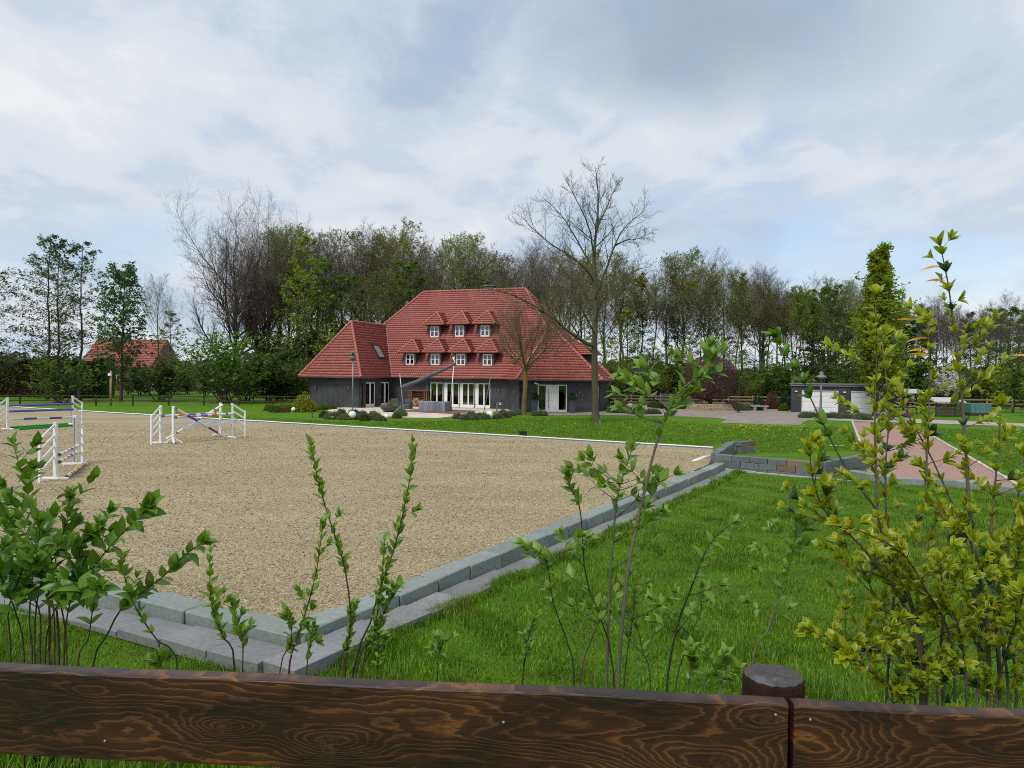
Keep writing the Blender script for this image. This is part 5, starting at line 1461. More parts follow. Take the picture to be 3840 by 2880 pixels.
# ---- big bare tree in front of the house
def bare_maple():
    base = P(2234, 1584, 0); Yd = base.y
    def q(px, py, dy=0.0): return A(px, py, Yd + dy)
    rg = np.random.default_rng(71)
    limbs = [
        # (points px,py,dy), r0, r1
        ([(2234, 1590, 0), (2232, 1500, 0), (2230, 1400, 0), (2230, 1300, 0), (2232, 1200, 0.0), (2231, 1110, 0), (2229, 1023, 0)], 0.27, 0.15),
        ([(2229, 1023, 0), (2226, 925, 0.2), (2236, 870, 0.3), (2242, 817, 0.3), (2245, 735, 0.2), (2240, 680, 0), (2234, 630, 0)], 0.13, 0.015),
        ([(2231, 1300, 0), (2175, 1275, -0.6), (2125, 1238, -1.2), (2060, 1175, -1.6), (1990, 1140, -1.8), (1930, 1110, -2.0), (1880, 1088, -2.2), (1830, 1085, -2.3)], 0.15, 0.02),
        ([(2230, 1330, 0), (2190, 1290, 0.6), (2140, 1210, 1.4), (2090, 1130, 2.0), (2050, 1080, 2.4), (1990, 1030, 2.6)], 0.10, 0.015),
        ([(2229, 1035, 0), (2215, 985, 0.3), (2175, 925, 0.8), (2130, 835, 1.2), (2090, 790, 1.4), (2040, 745, 1.6)], 0.10, 0.012),
        ([(2230, 1060, 0), (2195, 1000, -0.8), (2130, 955, -1.6), (2050, 905, -2.2), (1990, 850, -2.6), (1960, 815, -2.8)], 0.085, 0.012),
        ([(2230, 1130, 0), (2240, 1090, -0.5), (2280, 996, -1.0), (2304, 920, -1.4), (2330, 860, -1.6), (2380, 820, -1.8), (2424, 784, -2)], 0.11, 0.012),
        ([(2304, 920, -1.4), (2350, 900, -1.0), (2400, 895, -0.6), (2450, 870, -0.4)], 0.05, 0.01),
        ([(2228, 960, 0), (2215, 880, -0.8), (2190, 800, -1.2), (2150, 730, -1.4), (2130, 690, -1.5)], 0.07, 0.01),
        ([(2240, 850, 0.2), (2275, 780, 0.6), (2300, 720, 0.8), (2320, 680, 0.9)], 0.05, 0.008),
        ([(2231, 1180, 0), (2270, 1130, 1.0), (2320, 1060, 1.8), (2380, 1010, 2.2), (2440, 1000, 2.4)], 0.07, 0.01),
        ([(2231, 1230, 0), (2205, 1160, 1.2), (2160, 1060, 2.0), (2110, 1000, 2.6), (2060, 965, 3.0)], 0.08, 0.012),
        ([(2231, 1210, 0), (2250, 1140, -1.6), (2290, 1080, -2.6), (2350, 1040, -3.2)], 0.06, 0.01),
        ([(2232, 1250, 0), (2200, 1200, -1.8), (2170, 1130, -3.0), (2120, 1050, -3.6)], 0.07, 0.01),
    ]
    PL, RL_ = [], []
    npt = 12
    for pts, r0, r1 in limbs:
        w = np.array([q(*p) for p in pts]); t = np.linspace(0, 1, len(w)); tt = np.linspace(0, 1, npt)
        # smooth interpolation
        L = np.stack([np.interp(tt, t, w[:, k]) for k in range(3)], -1)
        for _ in range(1): L[1:-1] = 0.25 * L[:-2] + 0.5 * L[1:-1] + 0.25 * L[2:]
        L[1:-1] += rg.normal(0, 0.02, (npt - 2, 3))
        PL.append(L); RL_.append(r0 + (r1 - r0) * tt ** 0.8)
    Pt = np.array(PL); R = np.array(RL_)
    R[0, 0] *= 1.25
    P2, R2 = level(rg, Pt[1:], R[1:], 15, 0.12, 0.98, 0.75, 0.2, 0.34, 8, 0.5, 0.09, 0.5, 0.2, lambda t: 1.1 - 0.65 * t, minr=0.012)
    P3, R3 = level(rg, P2, R2, 7, 0.15, 0.98, 0.7, 0.25, 0.42, 5, 0.35, 0.12, 0.65, 0.35, minr=0.009)
    P4, R4 = level(rg, P3, R3, 4, 0.2, 1.0, 0.65, 0.3, 0.5, 4, 0.3, 0.14, 0.75, 0.5, minr=0.007)
    o = thing('bare_tree', 'tall bare tree on the lawn in front of the right end of the house', 'tree', base)
    off = np.array(base)
    part('trunk', mesh_np('trunk', [(*tubes(Pt[:1] - off, R[:1], 12), 0)], True), M['bark_tree'], o)
    for k in range(1, len(Pt)):
        part('limb', mesh_np('limb', [(*tubes(Pt[k:k + 1] - off, R[k:k + 1], 8), 0)], True), M['bark_tree'], o)
    cr = part('crown', mesh_np('crown', [(*tubes(P2 - off, R2, 5), 0), (*tubes(P3 - off, R3, 3), 0), (*tubes(P4 - off, R4, 3), 0)]), M['twig_green'], o)
bare_maple()
def small_bare():
    base = P(1963, 1556, 0); Yd = base.y
    rg = np.random.default_rng(73); off = np.array(base)
    w = np.array([A(*p, Yd) for p in ((1963, 1560), (1966, 1510), (1970, 1450), (1970, 1400), (1972, 1375))]); n = 10; t = np.linspace(0, 1, len(w)); tt = np.linspace(0, 1, n)
    Pt = np.stack([np.interp(tt, t, w[:, k]) for k in range(3)], -1)[None]; R = np.linspace(0.22, 0.15, n)[None]; R[0, 0] = 0.3; R[0, 5] *= 1.12
    P1, R1 = level(rg, Pt, R, 13, 0.78, 1.0, 0.80, 0.2, 1.35, 9, 0.75, 0.07, 0.42, 0.18)
    P2, R2 = level(rg, P1, R1, 10, 0.2, 0.98, 0.6, 0.2, 0.42, 7, 0.5, 0.09, 0.5, 0.25, lambda t: 1.1 - 0.5 * t, minr=0.012)
    P3, R3 = level(rg, P2, R2, 7, 0.1, 0.98, 0.55, 0.25, 0.5, 4, 0.4, 0.12, 0.65, 0.4, minr=0.008)
    P4, R4 = level(rg, P3, R3, 3, 0.2, 1.0, 0.6, 0.3, 0.5, 3, 0.3, 0.14, 0.75, 0.5, minr=0.006)
    o = thing('bare_tree', 'small bare tree with mossy trunk left of the entrance door', 'tree', base)
    part('trunk', mesh_np('trunk', [(*tubes(Pt - off, R, 10), 0), (*tubes(P1 - off, R1, 6), 0)], True), M['bark_moss'], o)
    part('crown', mesh_np('crown', [(*tubes(P2 - off, R2, 4), 0), (*tubes(P3 - off, R3, 3), 0), (*tubes(P4 - off, R4, 3), 0)]), M['twig_green'], o)
small_bare()
# ------------------------------------------------------------------ garage
M['door_white'] = rough_mat('garage_door_white', (0.66, 0.67, 0.68), (0.74, 0.75, 0.76), 3, 0.5, 0.03)
M['fascia'] = rough_mat('zinc_fascia', (0.14, 0.17, 0.20), (0.19, 0.22, 0.255), 6, 0.5, 0.05)
GA = P(2965, 1545, 0); GB = P(3364, 1557, 0); gd = (GB - GA).normalized(); grz = math.atan2(gd.y, gd.x)
gar = thing('garage', 'flat-roofed dark brick double garage with two white sectional doors', 'garage', GA, grz)
GLn = (GB - GA).length; GH = 2.45
def gx(px):
    d = ray(px, 1550); c = Vector((d.x, d.y)); r = Vector((GA.x, GA.y)); u = Vector((gd.x, gd.y))
    det = c.x * (-u.y) + u.x * c.y
    return (c.x * r.y - c.y * r.x) / det
doors = [(gx(3005), gx(3143)), (gx(3190), gx(3335))]
gm = MB(); x = 0
for a, b in doors: gm.box(x, a, 0, 0.35, -0.1, GH); gm.box(a, b, 0.05, 0.35, 2.06, GH); x = b
gm.box(x, GLn, 0, 0.35, -0.1, GH); gm.box(0, 0.3, 0.35, 7, -0.1, GH); gm.box(GLn - 0.3, GLn, 0.35, 7, -0.1, GH); gm.box(0.3, GLn - 0.3, 6.7, 7, -0.1, GH)
obj('wall', gm.mesh('wall'), M['brick'], gar)
rm_ = MB(); rm_.box(-0.10, GLn + 0.10, -0.12, 7.2, GH + 0.002, GH + 0.17); ro = obj('roof', rm_.mesh('roof'), M['fascia'], gar)
rm_ = MB(); rm_.box(-0.16, GLn + 0.16, -0.19, 7.3, GH + 0.172, GH + 0.22); obj('roof_edge', rm_.mesh('roof_edge'), M['grey_metal'], ro)
for a, b in doors:
    fm = MB(); fm.box(a, a + 0.07, 0.06, 0.16, 0, 2.06); fm.box(b - 0.07, b, 0.06, 0.16, 0, 2.06); fm.box(a + 0.07, b - 0.07, 0.06, 0.16, 1.99, 2.06)
    fr_ = obj('garage_door', fm.mesh('garage_door'), M['door_white'], gar)
    for k in range(4):
        pm = MB(); pm.box(a + 0.07, b - 0.07, 0.13, 0.17, 0.01 + k * 0.495, 0.49 + k * 0.495); obj('panel', pm.mesh('panel', bevel=0.008), M['door_white'], fr_)
for px in (2984, 3166):
    lm = MB(); xx = gx(px); lm.box(xx - 0.11, xx + 0.11, -0.1, 0.0, 1.9, 2.0); obj('wall_lamp', lm.mesh('wall_lamp'), M['white'], gar)
cm_ = MB(); cm_.tube([(0.1, 0.3, GH + 0.2), (0.1, 0.3, GH + 0.5)], 0.09, 8); cm_.tube([(0.1, 0.3, GH + 0.5), (0.1, 0.3, GH + 0.56)], 0.13, 8); obj('vent_pipe', cm_.mesh('vent_pipe'), M['grey_metal'], gar)

# ------------------------------------------------------------------ lamps and small garden things
def lamp_post():
    b = P(3077, 1572, 0); H = 3.75
    t = thing('street_lamp', 'slim grey garden lamp post with hood in front of the garage', 'lamp', b)
    mb = MB(); mb.lathe([(0.16, -0.05), (0.16, 0.5), (0.11, 0.6), (0.085, 1.6), (0.06, 3.1)], 12); part('pole', mb.mesh('pole', True), M['grey_metal'], t)
    mb = MB(); mb.lathe([(0.07, 3.1), (0.14, 3.18), (0.15, 3.25)], 12); part('collar', mb.mesh('collar', True), M['grey_metal'], t)
    mb = MB(); mb.lathe([(0.44, 3.27), (0.42, 3.30), (0.20, 3.46), (0.15, 3.5), (0.17, 3.6), (0.11, 3.71), (0.0, 3.75)], 16); part('hood', mb.mesh('hood', True), M['grey_metal'], t)
    mb = MB(); mb.lathe([(0.13, 3.18), (0.16, 3.26), (0.0, 3.265)], 12); part('lens', mb.mesh('lens', True), M['white'], t)
lamp_post()
def mast_lamp():
    b = P(1322, 1573, 0); t = thing('mast_lamp', 'tall thin metal mast with flat round disc, left of the terrace', 'lamp', b)
    k = b.y / F; H = lambda py: CAM.z - (py - HZ(1322)) * k
    mb = MB(); mb.tube([(0, 0, -0.05), (0, 0, H(1345))], 0.035, 8); part('mast', mb.mesh('mast', True), M['galv'], t)
    mb = MB(); mb.lathe([(0.05, H(1352)), (0.2, H(1347)), (0.24, H(1340)), (0.12, H(1332)), (0.05, H(1326))], 10); part('basket', mb.mesh('basket', True), M['grey_metal'], t)
    mb = MB(); mb.lathe([(0.05, H(1326)), (0.38, H(1322)), (0.38, H(1321)), (0.05, H(1319))], 20); part('disc', mb.mesh('disc', True), M['galv'], t)
mast_lamp()
def ball(px, py_base, r, label):
    b = P(px, py_base, 0); t = thing('ball_lamp', label, 'lamp', b, group='white ball lamps in the flower beds')
    mb = MB(); n = 12; mb.lathe([(max(0.001, r * math.sin(math.pi * i / n)), 0.06 + r - r * math.cos(math.pi * i / n)) for i in range(n + 1)], 20); part('globe', mb.mesh('globe', True), M['white'], t)
    mb = MB(); mb.lathe([(r * 0.4, -0.02), (r * 0.4, 0.08)], 12); part('base', mb.mesh('base'), M['grey_metal'], t)
ball(1321, 1574, 0.27, 'large white ball lamp behind the thin mast')
ball(1449, 1575, 0.18, 'small white ball lamp at the front edge of the terrace')
ball(1836, 1571, 0.26, 'large white ball lamp at the right end of the terrace')
ball(1100, 1546, 0.17, 'smaller white ball lamp beside the yellow bush')
ball(1111, 1536, 0.22, 'larger white ball lamp nearest the yellow bush')
def bollard(px, py, h, w, label, tilt=0.0, mat='grey_metal'):
    b = P(px, py, 0); t = thing('bollard_light', label, 'bollard', b)
    mb = MB(); mb.box(-w / 2, w / 2, -w / 2, w / 2, 0, h * 0.72, Matrix.Rotation(tilt, 4, 'Y')); part('post', mb.mesh('post', bevel=0.008), M[mat], t)
    mb = MB(); mb.box(-w / 2 * 0.9, w / 2 * 0.9, -w / 2 * 0.9, w / 2 * 0.9, h * 0.721, h, Matrix.Rotation(tilt, 4, 'Y')); part('head', mb.mesh('head', bevel=0.008), M['slate'], t)
bollard(2249, 1594, 0.46, 0.13, 'short dark bollard light at the foot of the big bare tree')
bollard(1168, 1568, 0.47, 0.14, 'dark leaning bollard light on the lawn left of the house', 0.12)
def lantern():
    b = P(1247, 1573, 0); t = thing('garden_lantern', 'black garden lantern with white glass in the bed left of the terrace', 'lantern', b)
    mb = MB(); mb.box(-0.13, 0.13, -0.13, 0.13, 0, 0.05); part('base', mb.mesh('base'), M['black'], t)
    mb = MB(); mb.box(-0.10, 0.10, -0.10, 0.10, 0.05, 0.26); part('glass', mb.mesh('glass'), M['white'], t)
    mb = MB(); mb.box(-0.13, 0.13, -0.13, 0.13, 0.26, 0.38); part('cap', mb.mesh('cap', bevel=0.02), M['black'], t)
lantern()
def path_light():
    b = P(1863, 1568, 0); t = thing('path_light', 'grey path light with small hood at the right end of the terrace', 'lamp', b)
    mb = MB(); mb.box(-0.05, 0.05, -0.05, 0.05, 0, 1.15); part('post', mb.mesh('post'), M['grey_metal'], t)
    mb = MB(); mb.tube([(0.0, 0, 1.12), (0.22, -0.02, 1.14)], 0.025, 6); part('arm', mb.mesh('arm'), M['grey_metal'], t)
    mb = MB(); mb.lathe([(0.15, 0.98), (0.14, 1.0), (0.05, 1.12), (0.0, 1.17)], 12, (0.25, -0.02, 0)); part('hood', mb.mesh('hood', True), M['galv'], t)
path_light()

# ------------------------------------------------------------------ terrace furniture
M['cover'] = rough_mat('grey_tarpaulin', (0.17, 0.18, 0.22), (0.22, 0.23, 0.275), 4, 0.6, 0.6, 0.03)
M['rattan'] = rough_mat('grey_rattan', (0.06, 0.062, 0.068), (0.10, 0.105, 0.115), 30, 0.8, 0.6)
M['sail'] = rough_mat('grey_sailcloth', (0.085, 0.09, 0.098), (0.125, 0.13, 0.14), 6, 0.7, 0.6, 0.03)
M['bowl'] = rough_mat('dark_bowl', (0.045, 0.05, 0.048), (0.075, 0.08, 0.078), 8, 0.5, 0.15)
def table_cover():
    a = P(1582, 1543, 0.02); b = P(1650, 1546, 0.02)
    c = P(1632, 1541, 0.02); o = thing('covered_table', 'terrace table wrapped in a grey weather cover', 'table', c, TH + rad(6))
    rg = random.Random(3); w, d, h = 1.18, 0.75, 0.80; nx, ny = 26, 16
    per = []
    for i in range(nx): per.append((-w + 2 * w * i / nx, -d))
    for i in range(ny): per.append((w, -d + 2 * d * i / ny))
    for i in range(nx): per.append((w - 2 * w * i / nx, d))
    for i in range(ny): per.append((-w, d - 2 * d * i / ny))
    n = len(per); vs = []; fs = []
    prof = [(1.03, 0.0, 0.055), (1.02, 0.25, 0.04), (1.005, 0.55, 0.02), (1.0, 0.74, 0.006), (0.985, 0.80, 0.0)]
    for s, z, amp in prof:
        for i, (x, y) in enumerate(per):
            f_ = 1 + amp * math.sin(i * 1.1 + 0.6 * math.sin(i * 0.37)); vs.append((x * s * f_, y * s * (1 + (f_ - 1) * 1.4), z + (0.02 * math.sin(i * 0.9) if z == 0 else 0)))
    for k in range(len(prof) - 1):
        for i in range(n): fs.append((k * n + i, k * n + (i + 1) % n, (k + 1) * n + (i + 1) % n, (k + 1) * n + i))
    fs.append(tuple((len(prof) - 1) * n + i for i in range(n)))
    mb = MB(); mb.add(vs, fs); part('cover', mb.mesh('cover', True), M['cover'], o)
    for sx in (-1, 1):
        for sy in (-1, 1):
            lg = MB(); lg.box(sx * 1.05 - 0.05, sx * 1.05 + 0.05, sy * 0.62 - 0.05, sy * 0.62 + 0.05, 0, 0.5); part('leg', lg.mesh('leg'), M['black'], o)
table_cover()
def armchair(px, py, rz, label):
    b = P(px, py, 0.02); t = thing('garden_chair', label, 'chair', b, rz, 'grey rattan garden chairs')
    for nm, args in (('seat', (-0.34, 0.34, -0.33, 0.30, 0.25, 0.42)), ('backrest', (-0.34, 0.34, 0.30, 0.42, 0.25, 0.86)), ('armrest', (-0.44, -0.34, -0.35, 0.40, 0.0, 0.62)), ('armrest', (0.34, 0.44, -0.35, 0.40, 0.0, 0.62)), ('apron', (-0.34, 0.34, -0.30, 0.30, 0.02, 0.25))):
        mb = MB(); mb.box(*args); part(nm, mb.mesh(nm, bevel=0.025), M['rattan'], t)
armchair(1524, 1533, TH + 0.1, 'grey rattan armchair beside the firewood rack')
armchair(1480, 1531, TH + 0.5, 'grey rattan armchair behind the round planter bowl')
def bowl():
    b = P(1459, 1544, 0.02); t = thing('planter_bowl', 'wide dark round planter bowl on the terrace', 'planter', b)
    mb = MB(); mb.lathe([(0.28, 0), (0.45, 0.06), (0.66, 0.24), (0.78, 0.5), (0.76, 0.52), (0.70, 0.46), (0.0, 0.42)], 28); part('bowl', mb.mesh('bowl', True), M['bowl'], t)
    pl = tree('lime', 'potted_flowers', 'small yellow-green flowering plant in the planter bowl', 'plant', b.x + 0.05, b.y, 0.38, z=0.42); pl.scale = (0.28, 0.28, 0.5)
bowl()
def rack():
    s0, s1 = px_s(1531, -0.6), px_s(1600, -0.6); W = s1 - s0; H = 1.5
    o = HW(s0, -0.55, 0.02); t = thing('firewood_rack', 'reddish brown wooden firewood rack against the brick wall', 'rack', o, TH)
    wood = rough_mat('rack_wood', (0.16, 0.065, 0.028), (0.25, 0.11, 0.05), 8, 0.7, 0.3)
    for x in (0.05, 0.3, W - 0.3, W - 0.05):
        for y in (0.03, 0.42):
            mb = MB(); mb.box(x - 0.04, x + 0.04, y - 0.03, y + 0.03, 0, H); part('post', mb.mesh('post'), wood, t)
    for k in range(7):
        z = 0.2 + k * 0.2; mb = MB(); mb.box(0.35, W - 0.35, 0.455, 0.485, z, z + 0.09); part('slat', mb.mesh('slat'), wood, t)
    mb = MB(); mb.box(-0.06, W + 0.06, -0.05, 0.5, H + 0.001, H + 0.05); part('top', mb.mesh('top'), wood, t)
    mb = MB(); mb.box(0.05, W - 0.05, 0.0, 0.45, 0.1, 0.15); part('shelf', mb.mesh('shelf'), wood, t)
    # split logs piled inside
    rg = random.Random(8); mb = MB(); z = 0.16
    mats = [rough_mat('log_end', (0.42, 0.27, 0.14), (0.55, 0.38, 0.22), 12, 0.8, 0.2), rough_mat('log_bark', (0.10, 0.06, 0.04), (0.2, 0.13, 0.08), 12, 0.9, 0.4)]
    while z < 0.85:
        x = 0.36; top_w = (W - 0.72) * (1 if z < 0.6 else 0.55)
        while x < 0.36 + top_w:
            r = rg.uniform(0.055, 0.085); mb.mi = 0 if rg.random() < 0.7 else 1
            a0 = rg.random() * 6.28; k = rg.choice((3, 4, 6)); y0 = rg.uniform(-0.03, 0.03)
            pts = [(x + r * math.cos(a0 + 6.283 * j / k), z + r * math.sin(a0 + 6.283 * j / k)) for j in range(k)]
            mb.add([(p[0], y0, p[1]) for p in pts] + [(p[0], y0 + 0.36, p[1]) for p in pts], [tuple(range(k))[::-1], tuple(range(k, 2 * k))] + [(j, (j + 1) % k, k + (j + 1) % k, k + j) for j in range(k)])
            x += r * 1.9
        z += 0.12
    lg = obj('firewood', mb.mesh('firewood'), mats, loc=o, rot=(0, 0, TH)); tag(lg, 'pile of split logs inside the brown firewood rack', 'firewood', kind='stuff')
rack()
def pole_thing(label, p0, p1, r, mat, extras=()):
    p0 = Vector(p0); p1 = Vector(p1); t = thing('sail_mast', label, 'mast', p0)
    mb = MB(); mb.tube([Vector((0, 0, 0)), p1 - p0], r, 8); part('pole', mb.mesh('pole', True), M[mat], t)
    for nm, a, b, rr in extras:
        mb = MB(); mb.tube([Vector(a) - p0, Vector(b) - p0], rr, 6); part(nm, mb.mesh(nm, True), M[mat], t)
m1 = P(1515, 1555, 0.0); m1t = A(1499, 1398, m1.y + 0.2)
pole_thing('leaning sun sail mast at the front left of the terrace', m1, m1t, 0.045, 'galv', [('outrigger', A(1505, 1412, m1.y + 0.2), A(1551, 1405, m1.y + 0.6), 0.02), ('cleat', A(1504, 1455, m1.y + 0.1), A(1508, 1448, m1.y), 0.06)])
m2 = P(1688, 1536, 0.0); m2t = A(1703, 1358, m2.y - 0.3)
pole_thing('leaning sun sail mast in front of the terrace doors', m2, m2t, 0.045, 'white', [('finial', A(1703, 1358, m2.y - 0.3), A(1703, 1334, m2.y - 0.3), 0.03), ('bracket', A(1698, 1340, m2.y - 0.3), A(1708, 1362, m2.y - 0.3), 0.06)])
m3 = P(1813, 1553, 0.0)
pole_thing('thin leaning pole at the right end of the terrace', m3, A(1840, 1412, m3.y), 0.03, 'grey_metal')
def boom():
    a = A(1506, 1453, m1.y + 0.1); b = A(1706, 1364, m2.y - 0.3); t = thing('rolled_sun_sail', 'grey sun sail rolled round its boom between the two masts', 'sun sail', a)
    n = 16; rg = random.Random(4); mb = MB()
    mb.tube([(b - a) * (i / (n - 1)) + Vector((0, 0, rg.uniform(-0.02, 0.02) - 0.08 * math.sin(math.pi * i / (n - 1)))) for i in range(n)], [0.17 - 0.05 * i / n + rg.uniform(-0.015, 0.015) for i in range(n)], 10)
    part('sailcloth', mb.mesh('sailcloth', True), M['sail'], t)
    mb = MB(); mb.tube([Vector((0, 0, 0)) - (b - a) * 0.01, (b - a) * 1.01], 0.03, 6); part('boom', mb.mesh('boom'), M['galv'], t)
boom()
def tall_planter(px, py, label, plabel):
    b = P(px, py, 0.012); t = thing('tall_planter', label, 'planter', b, 0.3, 'tall grey planters beside the entrance')
    mb = MB(); 
    for (w0, z0, w1, z1) in ((0.17, 0, 0.26, 1.12),):
        vs = [(sx * w0, sy * w0, z0) for sx, sy in ((-1, -1), (1, -1), (1, 1), (-1, 1))] + [(sx * w1, sy * w1, z1) for sx, sy in ((-1, -1), (1, -1), (1, 1), (-1, 1))]
        mb.add(vs, [(0, 3, 2, 1), (4, 5, 6, 7), (0, 1, 5, 4), (1, 2, 6, 5), (2, 3, 7, 6), (3, 0, 4, 7)])
    part('pot', mb.mesh('pot', bevel=0.015), M['slate'], t)
    mb = MB(); mb.box(-0.28, 0.28, -0.28, 0.28, 1.121, 1.16); part('rim', mb.mesh('rim', bevel=0.01), M['slate'], t)
    p = tree('laurel', 'potted_shrub', plabel, 'shrub', b.x, b.y, 0.7, z=1.14); p.scale = (0.38, 0.38, 0.75)
tall_planter(2004, 1548, 'tall grey planter left of the entrance door', 'clipped green shrub in the planter left of the entrance')
tall_planter(2146, 1549, 'tall grey planter right of the entrance door', 'clipped green shrub in the planter right of the entrance')

# ------------------------------------------------------------------ beds
def mound(key, name, label, px, py, rx, h, cat='shrub', ry=None, group=None):
    b = P(px, py, 0); o = tree(key, name, label, cat, b.x, b.y, h, group=group); o.scale = (rx, ry or rx, h); return o
bd = random.Random(21)
def bed(key, name, label, spots, r, h, group):
    for px, py in spots: mound(key, name, label, px + bd.uniform(-3, 3), py, r * bd.uniform(0.8, 1.2), h * bd.uniform(0.8, 1.25), 'shrub', r * 0.8, group)
mound('lime', 'yellow_bush', 'bright yellow-green rounded bush at the left corner of the house', 1142, 1544, 0.98, 1.45, 'bush')
bed('heather', 'heather_cushion', 'low heather cushion in the bed left of the terrace', [(1240, 1572), (1265, 1564), (1290, 1574), (1345, 1573), (1360, 1562), (1385, 1574), (1405, 1570), (1425, 1577)], 0.55, 0.42, 'heather left of the terrace')
bed('darkb', 'dark_cushion', 'dark low shrub in the bed left of the terrace', [(1215, 1566), (1280, 1556), (1330, 1556), (1400, 1562), (1370, 1578)], 0.45, 0.45, 'dark shrubs left of the terrace')
bed('lavender', 'lavender_bush', 'small grey-green lavender bush beside the front mast', [(1490, 1568), (1500, 1562)], 0.45, 0.6, 'lavender beside the mast')
bed('heather', 'heather_cushion', 'low heather cushion in the bed right of the terrace', [(1715, 1570), (1745, 1573), (1780, 1574), (1800, 1566), (1870, 1570), (1900, 1566)], 0.5, 0.4, 'heather right of the terrace')
bed('lavender', 'lavender_bush', 'grey-green lavender bush in the bed right of the terrace', [(1765, 1566), (1818, 1572), (1885, 1558), (1920, 1560), (1935, 1556), (2010, 1560), (2030, 1559)], 0.45, 0.5, 'lavender right of the terrace')
bed('greenb', 'low_shrub', 'low green shrub along the left wing wall', [(1010, 1540), (1030, 1546), (1060, 1540), (1085, 1535), (1180, 1538), (1215, 1536), (1240, 1534)], 0.6, 0.5, 'shrubs along the left wing')
bed('rusty', 'rusty_cushion', 'rusty low cushion plant near the white ball lamps', [(1040, 1536), (1070, 1546)], 0.5, 0.4, 'rusty cushions near the ball lamps')
bed('lavender', 'lavender_bush', 'grey-green lavender bush on the paving island right of the big tree', [(2262, 1538), (2300, 1547), (2318, 1548), (2336, 1548), (2375, 1552), (2395, 1553), (2450, 1552)], 0.75, 0.62, 'lavender on the paving island')
bed('darkb', 'dark_cushion', 'dark round shrub beside the garden gate', [(2318, 1521), (2325, 1520), (2450, 1528), (2470, 1530), (2560, 1533), (2600, 1532)], 0.7, 0.7, 'dark shrubs beside the gate')
bed('lavender', 'lavender_bush', 'lavender bush in the long bed right of the round clipped tree', [(2760, 1537), (2785, 1539), (2805, 1538), (2830, 1538)], 0.9, 0.7, 'lavender right of the clipped tree')
bed('lavender', 'lavender_bush', 'lavender bush in the bed in front of the garage', [(3025, 1567), (3050, 1568), (3100, 1568), (3125, 1569), (3150, 1570), (3175, 1570), (3225, 1574), (3250, 1575), (3320, 1576)], 0.6, 0.5, 'lavender in front of the garage')
bed('magenta', 'magenta_flowers', 'cushion of magenta flowers at the right end of the garage', [(3372, 1563), (3385, 1563), (3398, 1564)], 0.4, 0.28, 'magenta flower cushions')
mound('laurel', 'laurel_bush', 'glossy dark laurel bush left of the rusty bush', 2843, 1532, 0.72, 1.35, 'bush')
mound('rusty', 'rusty_bush', 'rusty orange rounded bush left of the garage', 2895, 1534, 0.72, 1.85, 'bush')
mound('laurel', 'laurel_bush', 'glossy dark laurel bush touching the garage wall', 2945, 1535, 0.8, 1.55, 'bush')
mound('greenb', 'green_bush', 'small fresh green bush at the garage corner', 2937, 1541, 0.5, 0.75, 'bush')
mound('rusty', 'rusty_bush', 'low brownish shrub at the foot of the round clipped tree', 2740, 1532, 0.8, 0.8, 'bush')
place('bare_shrub', 'bare_bush', 'bare twiggy bush beside the garden gate', 'bush', 2345, 64, 1480)
place('bare_shrub', 'bare_bush', 'bare reddish bush right of the clipped tree', 'bush', 2770, 64, 1490)
def rock(px, py, sx, sz, label):
    b = P(px, py, 0); bm = bmesh.new(); bmesh.ops.create_icosphere(bm, subdivisions=3, radius=1.0); r = random.Random(px)
    ph = [(r.uniform(1, 4), r.uniform(0, 6), Vector((r.gauss(0, 1), r.gauss(0, 1), r.gauss(0, 1))).normalized()) for _ in range(9)]
    for v in bm.verts:
        n = v.co.normalized(); d = 1 + sum(0.07 * math.sin(f * 2 * n.dot(ax) + o) for f, o, ax in ph); v.co = Vector((n.x * sx * d, n.y * sx * 0.8 * d, (n.z * d * 0.6 + 0.42) * sz))
    me = bpy.data.meshes.new('boulder'); bm.to_mesh(me); bm.free()
    tag(obj('boulder', me, M['boulder'], loc=b), label, 'boulder')
M['boulder'] = stone_material('field_boulder', (0.20, 0.17, 0.15), (0.32, 0.28, 0.25), 0.25)
rock(2362, 1548, 0.55, 0.75, 'brown boulder among the lavender on the paving island')
rock(2482, 1526, 0.6, 0.5, 'pale boulder left of the round tree bed')
rock(2594, 1530, 0.55, 0.5, 'pale boulder touching the round stone tree bed')
rock(3065, 1566, 0.42, 0.75, 'brown boulder beside the lamp post')
# round tree bed with its clipped tree
def tree_bed():
    c = P(2667, 1537, 0); c.y += 0.5; t = thing('tree_bed', 'round raised sett-stone ring around the clipped tree', 'planter', c)
    R1, R2, H = 1.95, 1.70, 0.62
    M['sett'] = stone_material('yellow_setts', (0.27, 0.21, 0.13), (0.40, 0.32, 0.22), 0.2)
    bkm = [block_mesh('sett', 0.235, 0.2, 0.115, 90 + i, 0.010, 0.014) for i in range(4)]
    for k in range(5):
        n = 50; rr = R1 + 0.26 - 0.075 * k
        for j in range(n):
            a = 2 * math.pi * (j + 0.5 * (k % 2)) / n
            if math.sin(a) > 0.45: continue
            part('sett', random.choice(bkm), M['sett'], t, loc=(rr * math.cos(a), rr * math.sin(a), k * 0.125 - 0.02), rot=(0, 0, a + math.pi / 2))
    mb = MB(); mb.lathe([(R1 - 0.05, 0.0), (R1 - 0.1, 0.55), (0.0, 0.6)], 32); part('soil', mb.mesh('soil'), M['joint'], t)
    tree('round', 'clipped_tree', 'brown clipped tree with broad rounded crown behind the paving', 'tree', c.x, c.y, 5.0 - 0.35, z=0.45)
tree_bed()
place('column', 'columnar_hornbeam', 'tall narrow yellow-green hornbeam in front of the garage', 'tree', 3283, 60.5, 935, wide=1.45)
place('column', 'columnar_hornbeam', 'yellow-green narrow tree cut by the right picture edge', 'tree', 3900, 62, 1250, wide=1.75)
